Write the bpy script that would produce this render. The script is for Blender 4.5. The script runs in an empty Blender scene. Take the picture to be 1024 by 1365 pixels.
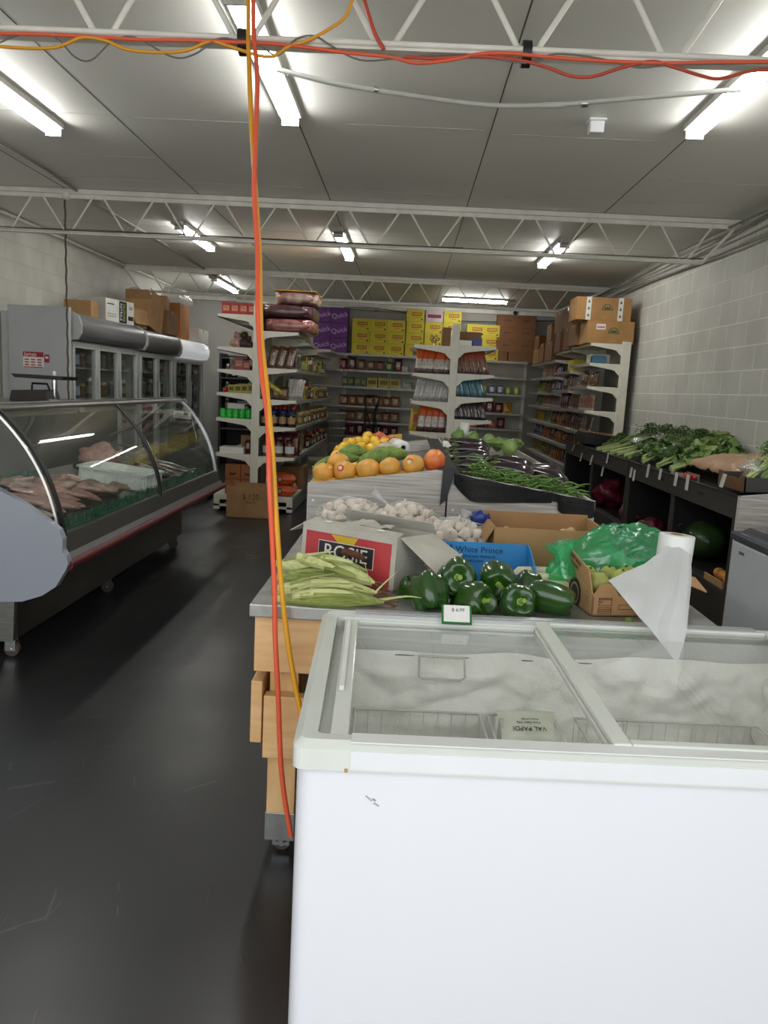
import bpy, math, random
from mathutils import Vector, Matrix, noise
random.seed(7)
R_ = random.Random(11)
S = bpy.context.scene
COL = S.collection
PI = math.pi

# ---------------------------------------------------------------- camera
CAM = [[0.99818065, 0.03151599, 0.05140172],
       [0.05573306, -0.15701211, -0.98602283],
       [-0.02300479, 0.98709368, -0.15848293]]   # rows: right, down, forward
EYE = 1.5
cd = bpy.data.cameras.new('camera'); cam = bpy.data.objects.new('camera', cd); COL.objects.link(cam)
cd.sensor_fit = 'HORIZONTAL'; cd.sensor_width = 36.0; cd.lens = 36.0*1025/1024
cd.clip_start = 0.05; cd.clip_end = 200
rt, dn, fw = (Vector(r) for r in CAM)
cam.matrix_world = Matrix(((rt.x, -dn.x, -fw.x, 0), (rt.y, -dn.y, -fw.y, 0), (rt.z, -dn.z, -fw.z, EYE), (0, 0, 0, 1)))
S.camera = cam
def ray(px, py):
    a, b = (px-512)/1025, (py-682.5)/1025
    return rt*a + dn*b + fw
def W(px, py, Y):
    r = ray(px, py); return Vector((0, 0, EYE)) + r*(Y/r.y)
def WZ(px, py, z):
    r = ray(px, py); return Vector((0, 0, EYE)) + r*((z-EYE)/r.z)
def WX(px, py, x):
    r = ray(px, py); return Vector((0, 0, EYE)) + r*(x/r.x)

# ---------------------------------------------------------------- daylight, exposure
SKY = 2.0
TUBE = 26.0
w = bpy.data.worlds.new('sky'); S.world = w; w.use_nodes = True
nt = w.node_tree; bg = nt.nodes['Background']
bg.inputs[0].default_value = (0.93, 0.97, 1.0, 1); bg.inputs[1].default_value = SKY
pd = bpy.data.lights.new('daylight_portal', 'AREA'); pd.shape = 'RECTANGLE'; pd.size = 6.9; pd.size_y = 3.0
pd.cycles.is_portal = True
po = bpy.data.objects.new('daylight_portal', pd); COL.objects.link(po)
po.location = (-0.7, -0.18, 1.5); po.rotation_euler = (PI/2, 0, 0)   # looks along +Y into the shop
S.view_settings.view_transform = 'Standard'; S.view_settings.look = 'None'
S.view_settings.exposure = 0.25; S.view_settings.gamma = 1.0; S.view_settings.use_curve_mapping = False

# ---------------------------------------------------------------- materials
def lin(c):
    c = c/255.0
    return c/12.92 if c <= 0.04045 else ((c+0.055)/1.055)**2.4
def rgb(t): return (lin(t[0]), lin(t[1]), lin(t[2]), 1)
_M = {}
def mat(name, c, rough=0.5, metal=0.0, var=None, bump=0, bscale=60, c2=None, vscale=8, coat=0, trans=0, emit=0, stretch=None, sss=0, spec=None, wave=None):
    if name in _M: return _M[name]
    m = bpy.data.materials.new(name); m.use_nodes = True
    n = m.node_tree.nodes; l = m.node_tree.links; b = n['Principled BSDF']
    b.inputs['Base Color'].default_value = rgb(c)
    b.inputs['Roughness'].default_value = rough; b.inputs['Metallic'].default_value = metal
    if coat: b.inputs['Coat Weight'].default_value = coat; b.inputs['Coat Roughness'].default_value = 0.08
    if spec is not None: b.inputs['Specular IOR Level'].default_value = spec
    if trans: b.inputs['Transmission Weight'].default_value = trans
    if sss: b.inputs['Subsurface Weight'].default_value = sss; b.inputs['Subsurface Scale'].default_value = 0.02
    if emit:
        b.inputs['Emission Color'].default_value = rgb(c); b.inputs['Emission Strength'].default_value = emit
    tc = n.new('ShaderNodeTexCoord'); mp = n.new('ShaderNodeMapping'); l.new(tc.outputs['Object'], mp.inputs[0])
    if stretch: mp.inputs['Scale'].default_value = stretch
    if c2 is None and var is None: var = 0.06
    if c2 is None:
        k = 1-var*1.6; c2 = tuple(v*k for v in c)
    nz = n.new('ShaderNodeTexNoise'); nz.inputs['Scale'].default_value = vscale; nz.inputs['Detail'].default_value = 5
    l.new(mp.outputs[0], nz.inputs['Vector'])
    src = nz.outputs['Fac']
    if wave:
        wv = n.new('ShaderNodeTexWave'); wv.inputs['Scale'].default_value = wave[0]; wv.inputs['Distortion'].default_value = wave[1]
        wv.inputs['Detail'].default_value = 3; wv.bands_direction = wave[2]; l.new(mp.outputs[0], wv.inputs['Vector']); src = wv.outputs['Fac']
    rp = n.new('ShaderNodeValToRGB'); rp.color_ramp.elements[0].position = 0.3; rp.color_ramp.elements[1].position = 0.7
    rp.color_ramp.elements[0].color = rgb(c2); rp.color_ramp.elements[1].color = rgb(c)
    l.new(src, rp.inputs[0]); l.new(rp.outputs[0], b.inputs['Base Color'])
    if bump:
        nb = n.new('ShaderNodeTexNoise'); nb.inputs['Scale'].default_value = bscale; nb.inputs['Detail'].default_value = 4
        l.new(mp.outputs[0], nb.inputs['Vector'])
        bp = n.new('ShaderNodeBump'); bp.inputs['Strength'].default_value = bump; bp.inputs['Distance'].default_value = 0.01
        l.new(nb.outputs['Fac'], bp.inputs['Height']); l.new(bp.outputs[0], b.inputs['Normal'])
    _M[name] = m
    return m
def glass(name, tint=(235, 242, 238), refl=0.06, rough=0.02, dirt=0.03):
    """thin pane: see-through with a mirror share that grows at grazing angles and a little film of dust"""
    if name in _M: return _M[name]
    m = bpy.data.materials.new(name); m.use_nodes = True; n = m.node_tree.nodes; l = m.node_tree.links
    n.remove(n['Principled BSDF']); out = n['Material Output']
    t = n.new('ShaderNodeBsdfTransparent'); t.inputs[0].default_value = rgb(tint)
    g = n.new('ShaderNodeBsdfGlossy'); g.inputs['Roughness'].default_value = rough
    d = n.new('ShaderNodeBsdfDiffuse'); d.inputs[0].default_value = (0.7, 0.72, 0.7, 1)
    f = n.new('ShaderNodeLayerWeight'); f.inputs[0].default_value = 0.5
    pw = n.new('ShaderNodeMath'); pw.operation = 'POWER'; pw.inputs[1].default_value = 4.0
    mr = n.new('ShaderNodeMath'); mr.operation = 'MULTIPLY_ADD'; mr.inputs[1].default_value = 0.8; mr.inputs[2].default_value = refl
    mr.use_clamp = True
    l.new(f.outputs['Facing'], pw.inputs[0]); l.new(pw.outputs[0], mr.inputs[0])
    tc = n.new('ShaderNodeTexCoord'); nz = n.new('ShaderNodeTexNoise'); nz.inputs['Scale'].default_value = 3; nz.inputs['Detail'].default_value = 8
    l.new(tc.outputs['Object'], nz.inputs['Vector'])
    m2 = n.new('ShaderNodeMath'); m2.operation = 'MULTIPLY'; m2.inputs[1].default_value = dirt*2; l.new(nz.outputs['Fac'], m2.inputs[0])
    a = n.new('ShaderNodeMixShader'); l.new(m2.outputs[0], a.inputs[0]); l.new(t.outputs[0], a.inputs[1]); l.new(d.outputs[0], a.inputs[2])
    b = n.new('ShaderNodeMixShader'); l.new(mr.outputs[0], b.inputs[0]); l.new(a.outputs[0], b.inputs[1]); l.new(g.outputs[0], b.inputs[2])
    l.new(b.outputs[0], out.inputs[0]); _M[name] = m
    return m
def film(name, c, dens=0.5, rough=0.25, gl=0.15, crinkle=0.5):
    """thin translucent plastic film"""
    if name in _M: return _M[name]
    m = bpy.data.materials.new(name); m.use_nodes = True; n = m.node_tree.nodes; l = m.node_tree.links
    n.remove(n['Principled BSDF']); out = n['Material Output']
    t = n.new('ShaderNodeBsdfTransparent'); t.inputs[0].default_value = rgb(tuple(min(255, v+60) for v in c))
    d = n.new('ShaderNodeBsdfDiffuse'); d.inputs[0].default_value = rgb(c)
    tr = n.new('ShaderNodeBsdfTranslucent'); tr.inputs[0].default_value = rgb(c)
    g = n.new('ShaderNodeBsdfGlossy'); g.inputs['Roughness'].default_value = rough
    tc = n.new('ShaderNodeTexCoord'); nz = n.new('ShaderNodeTexNoise'); nz.inputs['Scale'].default_value = 14; nz.inputs['Detail'].default_value = 3
    nz.inputs['Distortion'].default_value = 1.5
    l.new(tc.outputs['Object'], nz.inputs['Vector']); bp = n.new('ShaderNodeBump'); bp.inputs['Strength'].default_value = crinkle; bp.inputs['Distance'].default_value = 0.02
    l.new(nz.outputs['Fac'], bp.inputs['Height'])
    for s in (d, tr, g): l.new(bp.outputs[0], s.inputs['Normal'])
    x = n.new('ShaderNodeMixShader'); x.inputs[0].default_value = 0.4; l.new(d.outputs[0], x.inputs[1]); l.new(tr.outputs[0], x.inputs[2])
    y = n.new('ShaderNodeMixShader'); y.inputs[0].default_value = dens; l.new(t.outputs[0], y.inputs[1]); l.new(x.outputs[0], y.inputs[2])
    z = n.new('ShaderNodeMixShader'); z.inputs[0].default_value = gl; l.new(y.outputs[0], z.inputs[1]); l.new(g.outputs[0], z.inputs[2])
    l.new(z.outputs[0], out.inputs[0]); _M[name] = m
    return m
def net(name, c, scale=220, hole=0.5):
    """woven netting: real holes cut by a procedural checker of threads"""
    if name in _M: return _M[name]
    m = mat(name, c, 0.6); n = m.node_tree.nodes; l = m.node_tree.links
    v = n.new('ShaderNodeTexVoronoi'); v.inputs['Scale'].default_value = scale; v.inputs['Randomness'].default_value = 0.15
    tc = n.new('ShaderNodeTexCoord'); l.new(tc.outputs['Object'], v.inputs['Vector'])
    gt = n.new('ShaderNodeMath'); gt.operation = 'GREATER_THAN'; gt.inputs[1].default_value = hole; l.new(v.outputs['Distance'], gt.inputs[0])
    l.new(gt.outputs[0], n['Principled BSDF'].inputs['Alpha'])
    return m

# ---------------------------------------------------------------- mesh builder
class MB:
    def __init__(s): s.v = []; s.f = []; s.m = []; s.sm = []
    def add(s, vs, fs, mi=0, smooth=False, T=None):
        o = len(s.v)
        s.v += [tuple(T @ Vector(v)) if T else tuple(v) for v in vs]
        for f in fs: s.f.append([i+o for i in f]); s.m.append(mi); s.sm.append(smooth)
        return s
    def box(s, x0, x1, y0, y1, z0, z1, mi=0, T=None):
        return s.add([(x0,y0,z0),(x1,y0,z0),(x1,y1,z0),(x0,y1,z0),(x0,y0,z1),(x1,y0,z1),(x1,y1,z1),(x0,y1,z1)],
                     [(0,3,2,1),(4,5,6,7),(0,1,5,4),(1,2,6,5),(2,3,7,6),(3,0,4,7)], mi, False, T)
    def quad(s, a, b, c, d, mi=0): return s.add([a,b,c,d], [(0,1,2,3)], mi)
    def prism(s, poly, axis, a, b, mi=0, smooth=False, T=None):
        """poly = 2D outline; axis 'x' -> (y,z), 'y' -> (x,z), 'z' -> (x,y); extruded a..b"""
        def P(p, t):
            return {'x': (t, p[0], p[1]), 'y': (p[0], t, p[1]), 'z': (p[0], p[1], t)}[axis]
        n = len(poly); vs = [P(p, a) for p in poly] + [P(p, b) for p in poly]
        s.add(vs, [tuple(range(n))[::-1], tuple(range(n, 2*n))], mi, False, T)
        return s.add(vs, [(i, (i+1) % n, n+(i+1) % n, n+i) for i in range(n)], mi, smooth, T)
    def tube(s, pts, r, n=8, mi=0, cap=True, T=None):
        pts = [Vector(p) for p in pts]; vs = []; fs = []
        rr = r if isinstance(r, (list, tuple)) else [r]*len(pts)
        up = Vector((0,0,1)); prev = None
        for i, p in enumerate(pts):
            d = (pts[min(i+1, len(pts)-1)] - pts[max(i-1, 0)])
            if d.length < 1e-9: d = Vector((0,0,1))
            d.normalize()
            a = prev if prev is not None else (up if abs(d.z) < .95 else Vector((1,0,0)))
            a = (a - d*a.dot(d)); a.normalize(); prev = a; b = d.cross(a)
            for k in range(n):
                t = 2*PI*k/n; vs.append(p + (a*math.cos(t) + b*math.sin(t))*rr[i])
        for i in range(len(pts)-1):
            for k in range(n):
                fs.append((i*n+k, i*n+(k+1) % n, (i+1)*n+(k+1) % n, (i+1)*n+k))
        s.add(vs, fs, mi, True, T)
        if cap:
            m = len(pts)-1; s.add(vs[:n], [tuple(range(n))[::-1]], mi, False, T); s.add(vs[m*n:], [tuple(range(n))], mi, False, T)
        return s
    def lathe(s, prof, n=16, mi=0, T=None, lob=0, la=0.0, ph=0):
        """prof = [(r, z)...]"""
        vs = []; fs = []
        for r, z in prof:
            for k in range(n):
                t = 2*PI*k/n; q = r*(1+la*math.cos(lob*t+ph)) if lob else r
                vs.append((q*math.cos(t), q*math.sin(t), z))
        for i in range(len(prof)-1):
            for k in range(n): fs.append((i*n+k, i*n+(k+1) % n, (i+1)*n+(k+1) % n, (i+1)*n+k))
        return s.add(vs, fs, mi, True, T)
    def ball(s, c, r, n=12, mi=0, k=0, seed=0, T=None):
        """ellipsoid with optional lumps"""
        if not hasattr(r, '__len__'): r = (r, r, r)
        vs = []; fs = []; m = max(6, n//2+1)
        for i in range(m+1):
            ph = PI*i/m
            for j in range(n):
                t = 2*PI*j/n; d = Vector((math.sin(ph)*math.cos(t), math.sin(ph)*math.sin(t), math.cos(ph)))
                q = 1 + (k*noise.noise(d*1.7+Vector((seed*3.1, seed, 0))) if k else 0)
                vs.append((c[0]+d.x*r[0]*q, c[1]+d.y*r[1]*q, c[2]+d.z*r[2]*q))
        for i in range(m):
            for j in range(n): fs.append((i*n+j, (i+1)*n+j, (i+1)*n+(j+1) % n, i*n+(j+1) % n))
        return s.add(vs, fs, mi, True, T)
    def grid(s, fn, nu, nv, mi=0, smooth=True, T=None):
        vs = [fn(i/nu, j/nv) for j in range(nv+1) for i in range(nu+1)]
        fs = [(j*(nu+1)+i, j*(nu+1)+i+1, (j+1)*(nu+1)+i+1, (j+1)*(nu+1)+i) for j in range(nv) for i in range(nu)]
        return s.add(vs, fs, mi, smooth, T)
    def build(s, name, mats, parent=None, bevel=0, loc=None, rot=None, sub=0, thick=0, wire=0):
        me = bpy.data.meshes.new(name); me.from_pydata(s.v, [], s.f)
        if not isinstance(mats, (list, tuple)): mats = [mats]
        for m in mats: me.materials.append(m)
        for p, mi, sm in zip(me.polygons, s.m, s.sm): p.material_index = mi; p.use_smooth = sm
        me.validate(); me.update()
        o = bpy.data.objects.new(name, me); COL.objects.link(o)
        if parent: o.parent = parent
        if loc: o.location = loc
        if rot: o.rotation_euler = rot
        if thick:
            q = o.modifiers.new('solid', 'SOLIDIFY'); q.thickness = thick; q.offset = 0
        if bevel:
            q = o.modifiers.new('bevel', 'BEVEL'); q.width = bevel; q.segments = 2; q.limit_method = 'ANGLE'; q.angle_limit = 0.6
        if wire:
            q = o.modifiers.new('wire', 'WIREFRAME'); q.thickness = wire; q.use_even_offset = False
        if sub:
            q = o.modifiers.new('sub', 'SUBSURF'); q.levels = sub; q.render_levels = sub
        return o
def thing(name, label, cat, loc=(0,0,0), rot=(0,0,0), group=None):
    o = bpy.data.objects.new(name, None); COL.objects.link(o); o.empty_display_size = 0.1
    o.location = loc; o.rotation_euler = rot if hasattr(rot, '__len__') else (0, 0, rot)
    return tag(o, label, cat, group)
def tag(o, label, cat, group=None, kind=None):
    o['label'] = label; o['category'] = cat
    if group: o['group'] = group
    if kind: o['kind'] = kind
    return o
def dup(r, loc=None, rot=None, label=None, group=None, scale=None):
    c = r.copy(); COL.objects.link(c)
    if loc is not None: c.location = loc
    if rot is not None: c.rotation_euler = rot if hasattr(rot, '__len__') else (0, 0, rot)
    if scale is not None: c.scale = scale if hasattr(scale, '__len__') else (scale,)*3
    if label: c['label'] = label
    if group: c['group'] = group
    def rec(a, b):
        for ch in list(a.children):
            if ch == b: continue
            d = ch.copy(); COL.objects.link(d); d.parent = b; rec(ch, d)
    rec(r, c)
    return c
def struct(name, mb, mats, **k):
    o = mb.build(name, mats, **k); o['kind'] = 'structure'; return o
def text(name, s, size, m, parent, loc, rot=(PI/2, 0, 0), ext=0.0006, align='CENTER', sx=1.0):
    c = bpy.data.curves.new(name, 'FONT'); c.body = s; c.size = size; c.extrude = ext; c.align_x = align; c.align_y = 'CENTER'
    t = bpy.data.objects.new(name, c); COL.objects.link(t)
    bpy.context.view_layer.update()
    me = bpy.data.meshes.new_from_object(t); COL.objects.unlink(t); bpy.data.objects.remove(t)
    o = bpy.data.objects.new(name, me); COL.objects.link(o); me.materials.clear(); me.materials.append(m)
    o.parent = parent; o.location = loc; o.rotation_euler = rot; o.scale = (sx, 1, 1)
    return o
ORD = ['first','second','third','fourth','fifth','sixth','seventh','eighth','ninth','tenth','eleventh','twelfth','thirteenth','fourteenth','fifteenth',
       'sixteenth','seventeenth','eighteenth','nineteenth','twentieth','twenty-first','twenty-second','twenty-third','twenty-fourth','twenty-fifth',
       'twenty-sixth','twenty-seventh','twenty-eighth','twenty-ninth','thirtieth','thirty-first','thirty-second','thirty-third','thirty-fourth',
       'thirty-fifth','thirty-sixth','thirty-seventh','thirty-eighth','thirty-ninth','fortieth','forty-first','forty-second','forty-third','forty-fourth','forty-fifth']
def crumple(mb, amp, sc, seed=0, keep=None):
    for i, v in enumerate(mb.v):
        p = Vector(v)
        d = noise.noise_vector(p*sc + Vector((seed*7.3, seed*1.9, 0)))
        mb.v[i] = tuple(p + d*amp)
    return mb
def spline(pts, n=6):
    """Catmull-Rom through the points"""
    P = [Vector(p) for p in pts]; out = []
    for i in range(len(P)-1):
        a = P[max(i-1, 0)]; b = P[i]; c = P[i+1]; d = P[min(i+2, len(P)-1)]
        for k in range(n):
            t = k/n
            out.append(0.5*((2*b) + (c-a)*t + (2*a-5*b+4*c-d)*t*t + (3*b-a-3*c+d)*t**3))
    out.append(P[-1]); return out

WHITE = mat('white_enamel', (238, 239, 242), 0.28, coat=0.4, var=0.01, vscale=2)
CREAM = mat('cream_powder_coat', (225, 221, 205), 0.4, var=0.03)
STEELW = mat('white_painted_steel', (232, 229, 220), 0.45, var=0.05)
CHROME = mat('chrome', (215, 215, 215), 0.14, 1.0)
STAIN = mat('stainless_steel', (165, 162, 155), 0.3, 1.0, var=0.1, stretch=(1, 1, 12))
BLACKP = mat('black_plastic', (22, 22, 24), 0.45)
DARKG = mat('dark_grey_metal', (62, 61, 58), 0.4, 0.3)
CARD = mat('brown_cardboard', (176, 136, 92), 0.85, var=0.07, vscale=6, bump=0.1, bscale=120)
CARD2 = mat('dark_brown_cardboard', (138, 103, 68), 0.85, var=0.07, vscale=6)
CARDIN = mat('cardboard_inside', (160, 124, 84), 0.9, var=0.06)
PAPER = mat('white_paper', (232, 230, 224), 0.7, var=0.02)
INK = mat('black_ink', (28, 28, 30), 0.7)
# ================================================================ THE ROOM
WL, WR, YB, YF, CZ = -4.17, 2.76, 14.4, -0.22, 3.07
def floor_mat():
    m = mat('dark_painted_concrete', (41, 41, 42), 0.36, c2=(32, 32, 33), vscale=1.3, bump=0.02, bscale=14)
    n = m.node_tree.nodes; l = m.node_tree.links; b = n['Principled BSDF']
    tc = n.new('ShaderNodeTexCoord')
    nz = n.new('ShaderNodeTexNoise'); nz.inputs['Scale'].default_value = 1.1; nz.inputs['Detail'].default_value = 7; l.new(tc.outputs['Object'], nz.inputs['Vector'])
    mr = n.new('ShaderNodeMapRange'); mr.inputs[1].default_value = 0.3; mr.inputs[2].default_value = 0.7; mr.inputs[3].default_value = 0.27; mr.inputs[4].default_value = 0.45
    l.new(nz.outputs['Fac'], mr.inputs[0]); l.new(mr.outputs[0], b.inputs['Roughness'])
    # fine scratches: thin bands of stretched voronoi edges
    base = None
    for k, (rz, sc) in enumerate(((0.5, 1.3), (-0.8, 1.0), (1.3, 1.7))):
        mp = n.new('ShaderNodeMapping'); mp.inputs['Rotation'].default_value = (0, 0, rz); mp.inputs['Scale'].default_value = (sc, sc*0.35, 1)
        l.new(tc.outputs['Object'], mp.inputs[0])
        vo = n.new('ShaderNodeTexVoronoi'); vo.feature = 'DISTANCE_TO_EDGE'; vo.inputs['Scale'].default_value = 2.2; l.new(mp.outputs[0], vo.inputs['Vector'])
        lt = n.new('ShaderNodeMath'); lt.operation = 'LESS_THAN'; lt.inputs[1].default_value = 0.0035; l.new(vo.outputs['Distance'], lt.inputs[0])
        n2 = n.new('ShaderNodeTexNoise'); n2.inputs['Scale'].default_value = 2.3+k; l.new(tc.outputs['Object'], n2.inputs['Vector'])
        g = n.new('ShaderNodeMath'); g.operation = 'GREATER_THAN'; g.inputs[1].default_value = 0.6; l.new(n2.outputs['Fac'], g.inputs[0])
        mu = n.new('ShaderNodeMath'); mu.operation = 'MULTIPLY'; l.new(lt.outputs[0], mu.inputs[0]); l.new(g.outputs[0], mu.inputs[1])
        if base is None: base = mu
        else:
            a = n.new('ShaderNodeMath'); a.operation = 'MAXIMUM'; l.new(base.outputs[0], a.inputs[0]); l.new(mu.outputs[0], a.inputs[1]); base = a
    s2 = n.new('ShaderNodeMath'); s2.operation = 'MULTIPLY'; s2.inputs[1].default_value = 0.22; l.new(base.outputs[0], s2.inputs[0])
    old = b.inputs['Base Color'].links[0].from_socket
    mx = n.new('ShaderNodeMixRGB'); mx.inputs[2].default_value = rgb((110, 108, 104)); l.new(s2.outputs[0], mx.inputs[0]); l.new(old, mx.inputs[1]); l.new(mx.outputs[0], b.inputs['Base Color'])
    return m
struct('floor', MB().box(WL-0.2, WR+0.2, YF, YB+0.2, -0.12, 0), floor_mat())
PAVE = mat('outside_concrete_paving', (226, 222, 212), 0.9, var=0.08, vscale=1.5)
struct('ground', MB().box(-14, 12, -16, YF-0.001, -0.16, -0.02), PAVE)

def block_wall(name, c, mortar, axis):
    m = bpy.data.materials.new(name); m.use_nodes = True; n = m.node_tree.nodes; l = m.node_tree.links; b = n['Principled BSDF']
    b.inputs['Roughness'].default_value = 0.55
    tc = n.new('ShaderNodeTexCoord'); sx = n.new('ShaderNodeSeparateXYZ'); cx = n.new('ShaderNodeCombineXYZ')
    l.new(tc.outputs['Object'], sx.inputs[0]); l.new(sx.outputs[axis], cx.inputs[0]); l.new(sx.outputs[2], cx.inputs[1])
    br = n.new('ShaderNodeTexBrick'); l.new(cx.outputs[0], br.inputs['Vector'])
    br.inputs['Scale'].default_value = 1.0; br.inputs['Brick Width'].default_value = 0.4; br.inputs['Row Height'].default_value = 0.2
    br.inputs['Mortar Size'].default_value = 0.005; br.inputs['Mortar Smooth'].default_value = 0.4; br.inputs['Bias'].default_value = 0
    br.inputs['Color1'].default_value = rgb(c); br.inputs['Color2'].default_value = rgb(tuple(v*0.965 for v in c)); br.inputs['Mortar'].default_value = rgb(mortar)
    nz = n.new('ShaderNodeTexNoise'); nz.inputs['Scale'].default_value = 2.6; nz.inputs['Detail'].default_value = 8; l.new(tc.outputs['Object'], nz.inputs['Vector'])
    rp = n.new('ShaderNodeValToRGB'); rp.color_ramp.elements[0].position = 0.35; rp.color_ramp.elements[1].position = 0.75
    rp.color_ramp.elements[0].color = (0.86, 0.86, 0.85, 1); rp.color_ramp.elements[1].color = (1.04, 1.04, 1.03, 1); l.new(nz.outputs['Fac'], rp.inputs[0])
    mx = n.new('ShaderNodeMixRGB'); mx.blend_type = 'MULTIPLY'; mx.inputs[0].default_value = 1; l.new(br.outputs['Color'], mx.inputs[1]); l.new(rp.outputs[0], mx.inputs[2])
    l.new(mx.outputs[0], b.inputs['Base Color'])
    n2 = n.new('ShaderNodeTexNoise'); n2.inputs['Scale'].default_value = 90; l.new(tc.outputs['Object'], n2.inputs['Vector'])
    ad = n.new('ShaderNodeMath'); ad.operation = 'MULTIPLY_ADD'; ad.inputs[1].default_value = 0.25; l.new(n2.outputs['Fac'], ad.inputs[0])
    iv = n.new('ShaderNodeMath'); iv.operation = 'SUBTRACT'; iv.inputs[0].default_value = 1; l.new(br.outputs['Fac'], iv.inputs[1]); l.new(iv.outputs[0], ad.inputs[2])
    bp = n.new('ShaderNodeBump'); bp.inputs['Strength'].default_value = 0.5; bp.inputs['Distance'].default_value = 0.004; l.new(ad.outputs[0], bp.inputs['Height']); l.new(bp.outputs[0], b.inputs['Normal'])
    return m
WALLM = block_wall('painted_concrete_block', (208, 207, 198), (246, 245, 240), 1)
WALLL = block_wall('painted_concrete_block_left', (206, 204, 196), (192, 189, 180), 1)
struct('wall_left', MB().box(WL-0.2, WL, YF, YB+0.2, 0, CZ+0.1), WALLL)
struct('wall_right', MB().box(WR, WR+0.2, YF, YB+0.2, 0, CZ+0.1), WALLM)
struct('wall_back', MB().box(WL, WR, YB, YB+0.2, 0, CZ+0.1), mat('grey_painted_back_wall', (176, 174, 168), 0.7, var=0.06, vscale=1))
struct('wall_front', MB().box(WL-0.2, WR+0.2, YF-0.15, YF, 3.0, CZ+0.5).box(WL-0.2, WL+0.05, YF-0.15, YF, 0, 3.0).box(WR-0.05, WR+0.2, YF-0.15, YF, 0, 3.0),
       mat('front_beam_paint', (200, 198, 190), 0.6))
# ceiling boards with fine joints
CEIL = mat('grey_white_ceiling_board', (236, 235, 229), 0.5, var=0.02, vscale=0.8, bump=0.03, bscale=4)
JD = mat('ceiling_joint_dark', (96, 94, 88), 0.8); JW = mat('ceiling_joint_filler', (200, 198, 192), 0.6)  # dark strips for the long board joints, paler filler for the cross joints
c = MB().box(WL-0.2, WR+0.2, YF-0.15, YB+0.2, CZ, CZ+0.12)
for x in (-3.07, -1.9, -0.76, 0.41, 1.58): c.box(x-0.0035, x+0.0035, YF, YB, CZ-0.0015, CZ+0.001, 1)
for i, y in enumerate((1.9, 3.3, 5.0, 5.87, 6.55, 8.4, 9.9, 11.6, 13.0)):
    for k, (a, b) in enumerate(((WL, -3.07), (-3.07, -1.9), (-1.9, -0.76), (-0.76, 0.41), (0.41, 1.58), (1.58, WR))):
        if R_.random() < 0.28: continue
        e = R_.random()*0.3; yy = y + R_.uniform(-.03, .03)
        c.box(a+e, b-R_.random()*0.2, yy-0.003, yy+0.003, CZ-0.0015, CZ+0.001, 2)
struct('ceiling', c, [CEIL, JD, JW])
# cornice pipes where walls meet ceiling
struct('trim_1', MB().tube([(WL+0.03, YF, CZ-0.03), (WL+0.03, YB, CZ-0.03)], 0.02).box(WL, WR, YB-0.06, YB, 2.93, 3.0), STEELW)

# ---------------------------------------------------------------- open web steel joists
def joist(Y, xa, xb, ba, bb, ph, label, pitch=0.535, r=0.009):
    t = thing('steel_joist', label, 'roof joist', (0, Y, 2.7), group='white steel joists under the ceiling')
    top = MB().box(xa, xb, -0.035, 0.035, 0.325, 0.365).box(xa, xb, -0.006, 0.006, 0.29, 0.33)
    top.build('top_chord', STEELW, t, bevel=0.003)
    bot = MB().box(ba, bb, -0.026, 0.026, -0.010, 0.004)
    bot.tube([(ba, -0.026, 0.010), (bb, -0.026, 0.010)], 0.011).tube([(ba, 0.026, 0.004), (bb, 0.026, 0.004)], 0.011)
    bot.build('bottom_chord', STEELW, t)
    web = MB(); k0 = math.ceil((ba+0.02-ph)/pitch); k = k0
    while ph+k*pitch < bb+0.01:
        x = ph+k*pitch
        for sg in (-1, 1):
            xe = x+sg*(pitch/2-0.028)
            if xa < xe < xb: web.tube([(x+sg*0.024, 0, 0.005), (xe, 0, 0.335)], r)
        k += 1
    for a, b in ((ba, xa), (bb, xb)):
        if abs(a-b) > 0.05: web.tube([(a, 0, 0), (b, 0, 0.34)], 0.014)
    web.build('web', STEELW, t)
    return t
joist(2.99, WL, WR, WL, WR, -1.175, 'nearest white steel joist, with orange and yellow cords along its bottom', 0.511, 0.0105)
joist(6.95, WL, 2.74, WL, 2.452, -1.985, 'white steel joist halfway down the shop, its bottom bar carrying thin cables')
joist(11.32, WL, 2.74, -3.937, 2.04, -0.805, 'farthest white steel joist, above the back shelves', 0.552)

# ---------------------------------------------------------------- fluorescent battens
TUBEM = mat('lit_tube_diffuser', (255, 254, 250), 0.4, emit=TUBE, var=0.0)
HOUS = mat('batten_housing', (205, 203, 196), 0.5)
DIM = mat('unlit_tube_diffuser', (225, 226, 224), 0.4)
def batten(x, y0, y1, label, rz=0.0):
    L = y1-y0
    t = thing('fluorescent_batten', label, 'ceiling light', (x, y0, CZ), rz, group='fluorescent battens on the ceiling')
    MB().box(-0.066, 0.066, 0, L, -0.034, 0).box(-0.05, 0.05, -0.13, 0.0, -0.045, 0).build('housing', HOUS, t, bevel=0.004)
    p = [(-0.045, -0.03), (-0.045, -0.055), (-0.03, -0.075), (0.03, -0.075), (0.045, -0.055), (0.045, -0.03)]
    MB().prism(p, 'y', 0.012, L-0.012, smooth=False).build('diffuser', TUBEM, t)
    MB().box(-0.05, 0.05, 0, 0.012, -0.08, -0.03).build('end_cap', HOUS, t)
    MB().box(-0.05, 0.05, L-0.012, L, -0.08, -0.03).build('end_cap', HOUS, t)
    return t
batten(-2.37, 3.7, 5.2, 'lit tube light at the left edge, nearest on that side')
batten(-0.78, 3.35, 4.8, 'lit tube light right above the hanging orange cord')
batten(1.545, 3.2, 4.72, 'lit tube light at the upper right, joined to the grey conduit')
batten(-2.43, 8.14, 9.4, 'lit tube light between the left pair of joists, above the drinks fridges')
batten(-0.80, 8.14, 9.6, 'lit tube light in the middle row, above the fruit stand')
batten(1.49, 8.14, 9.46, 'lit tube light in the middle row, nearest the right wall')
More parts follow.
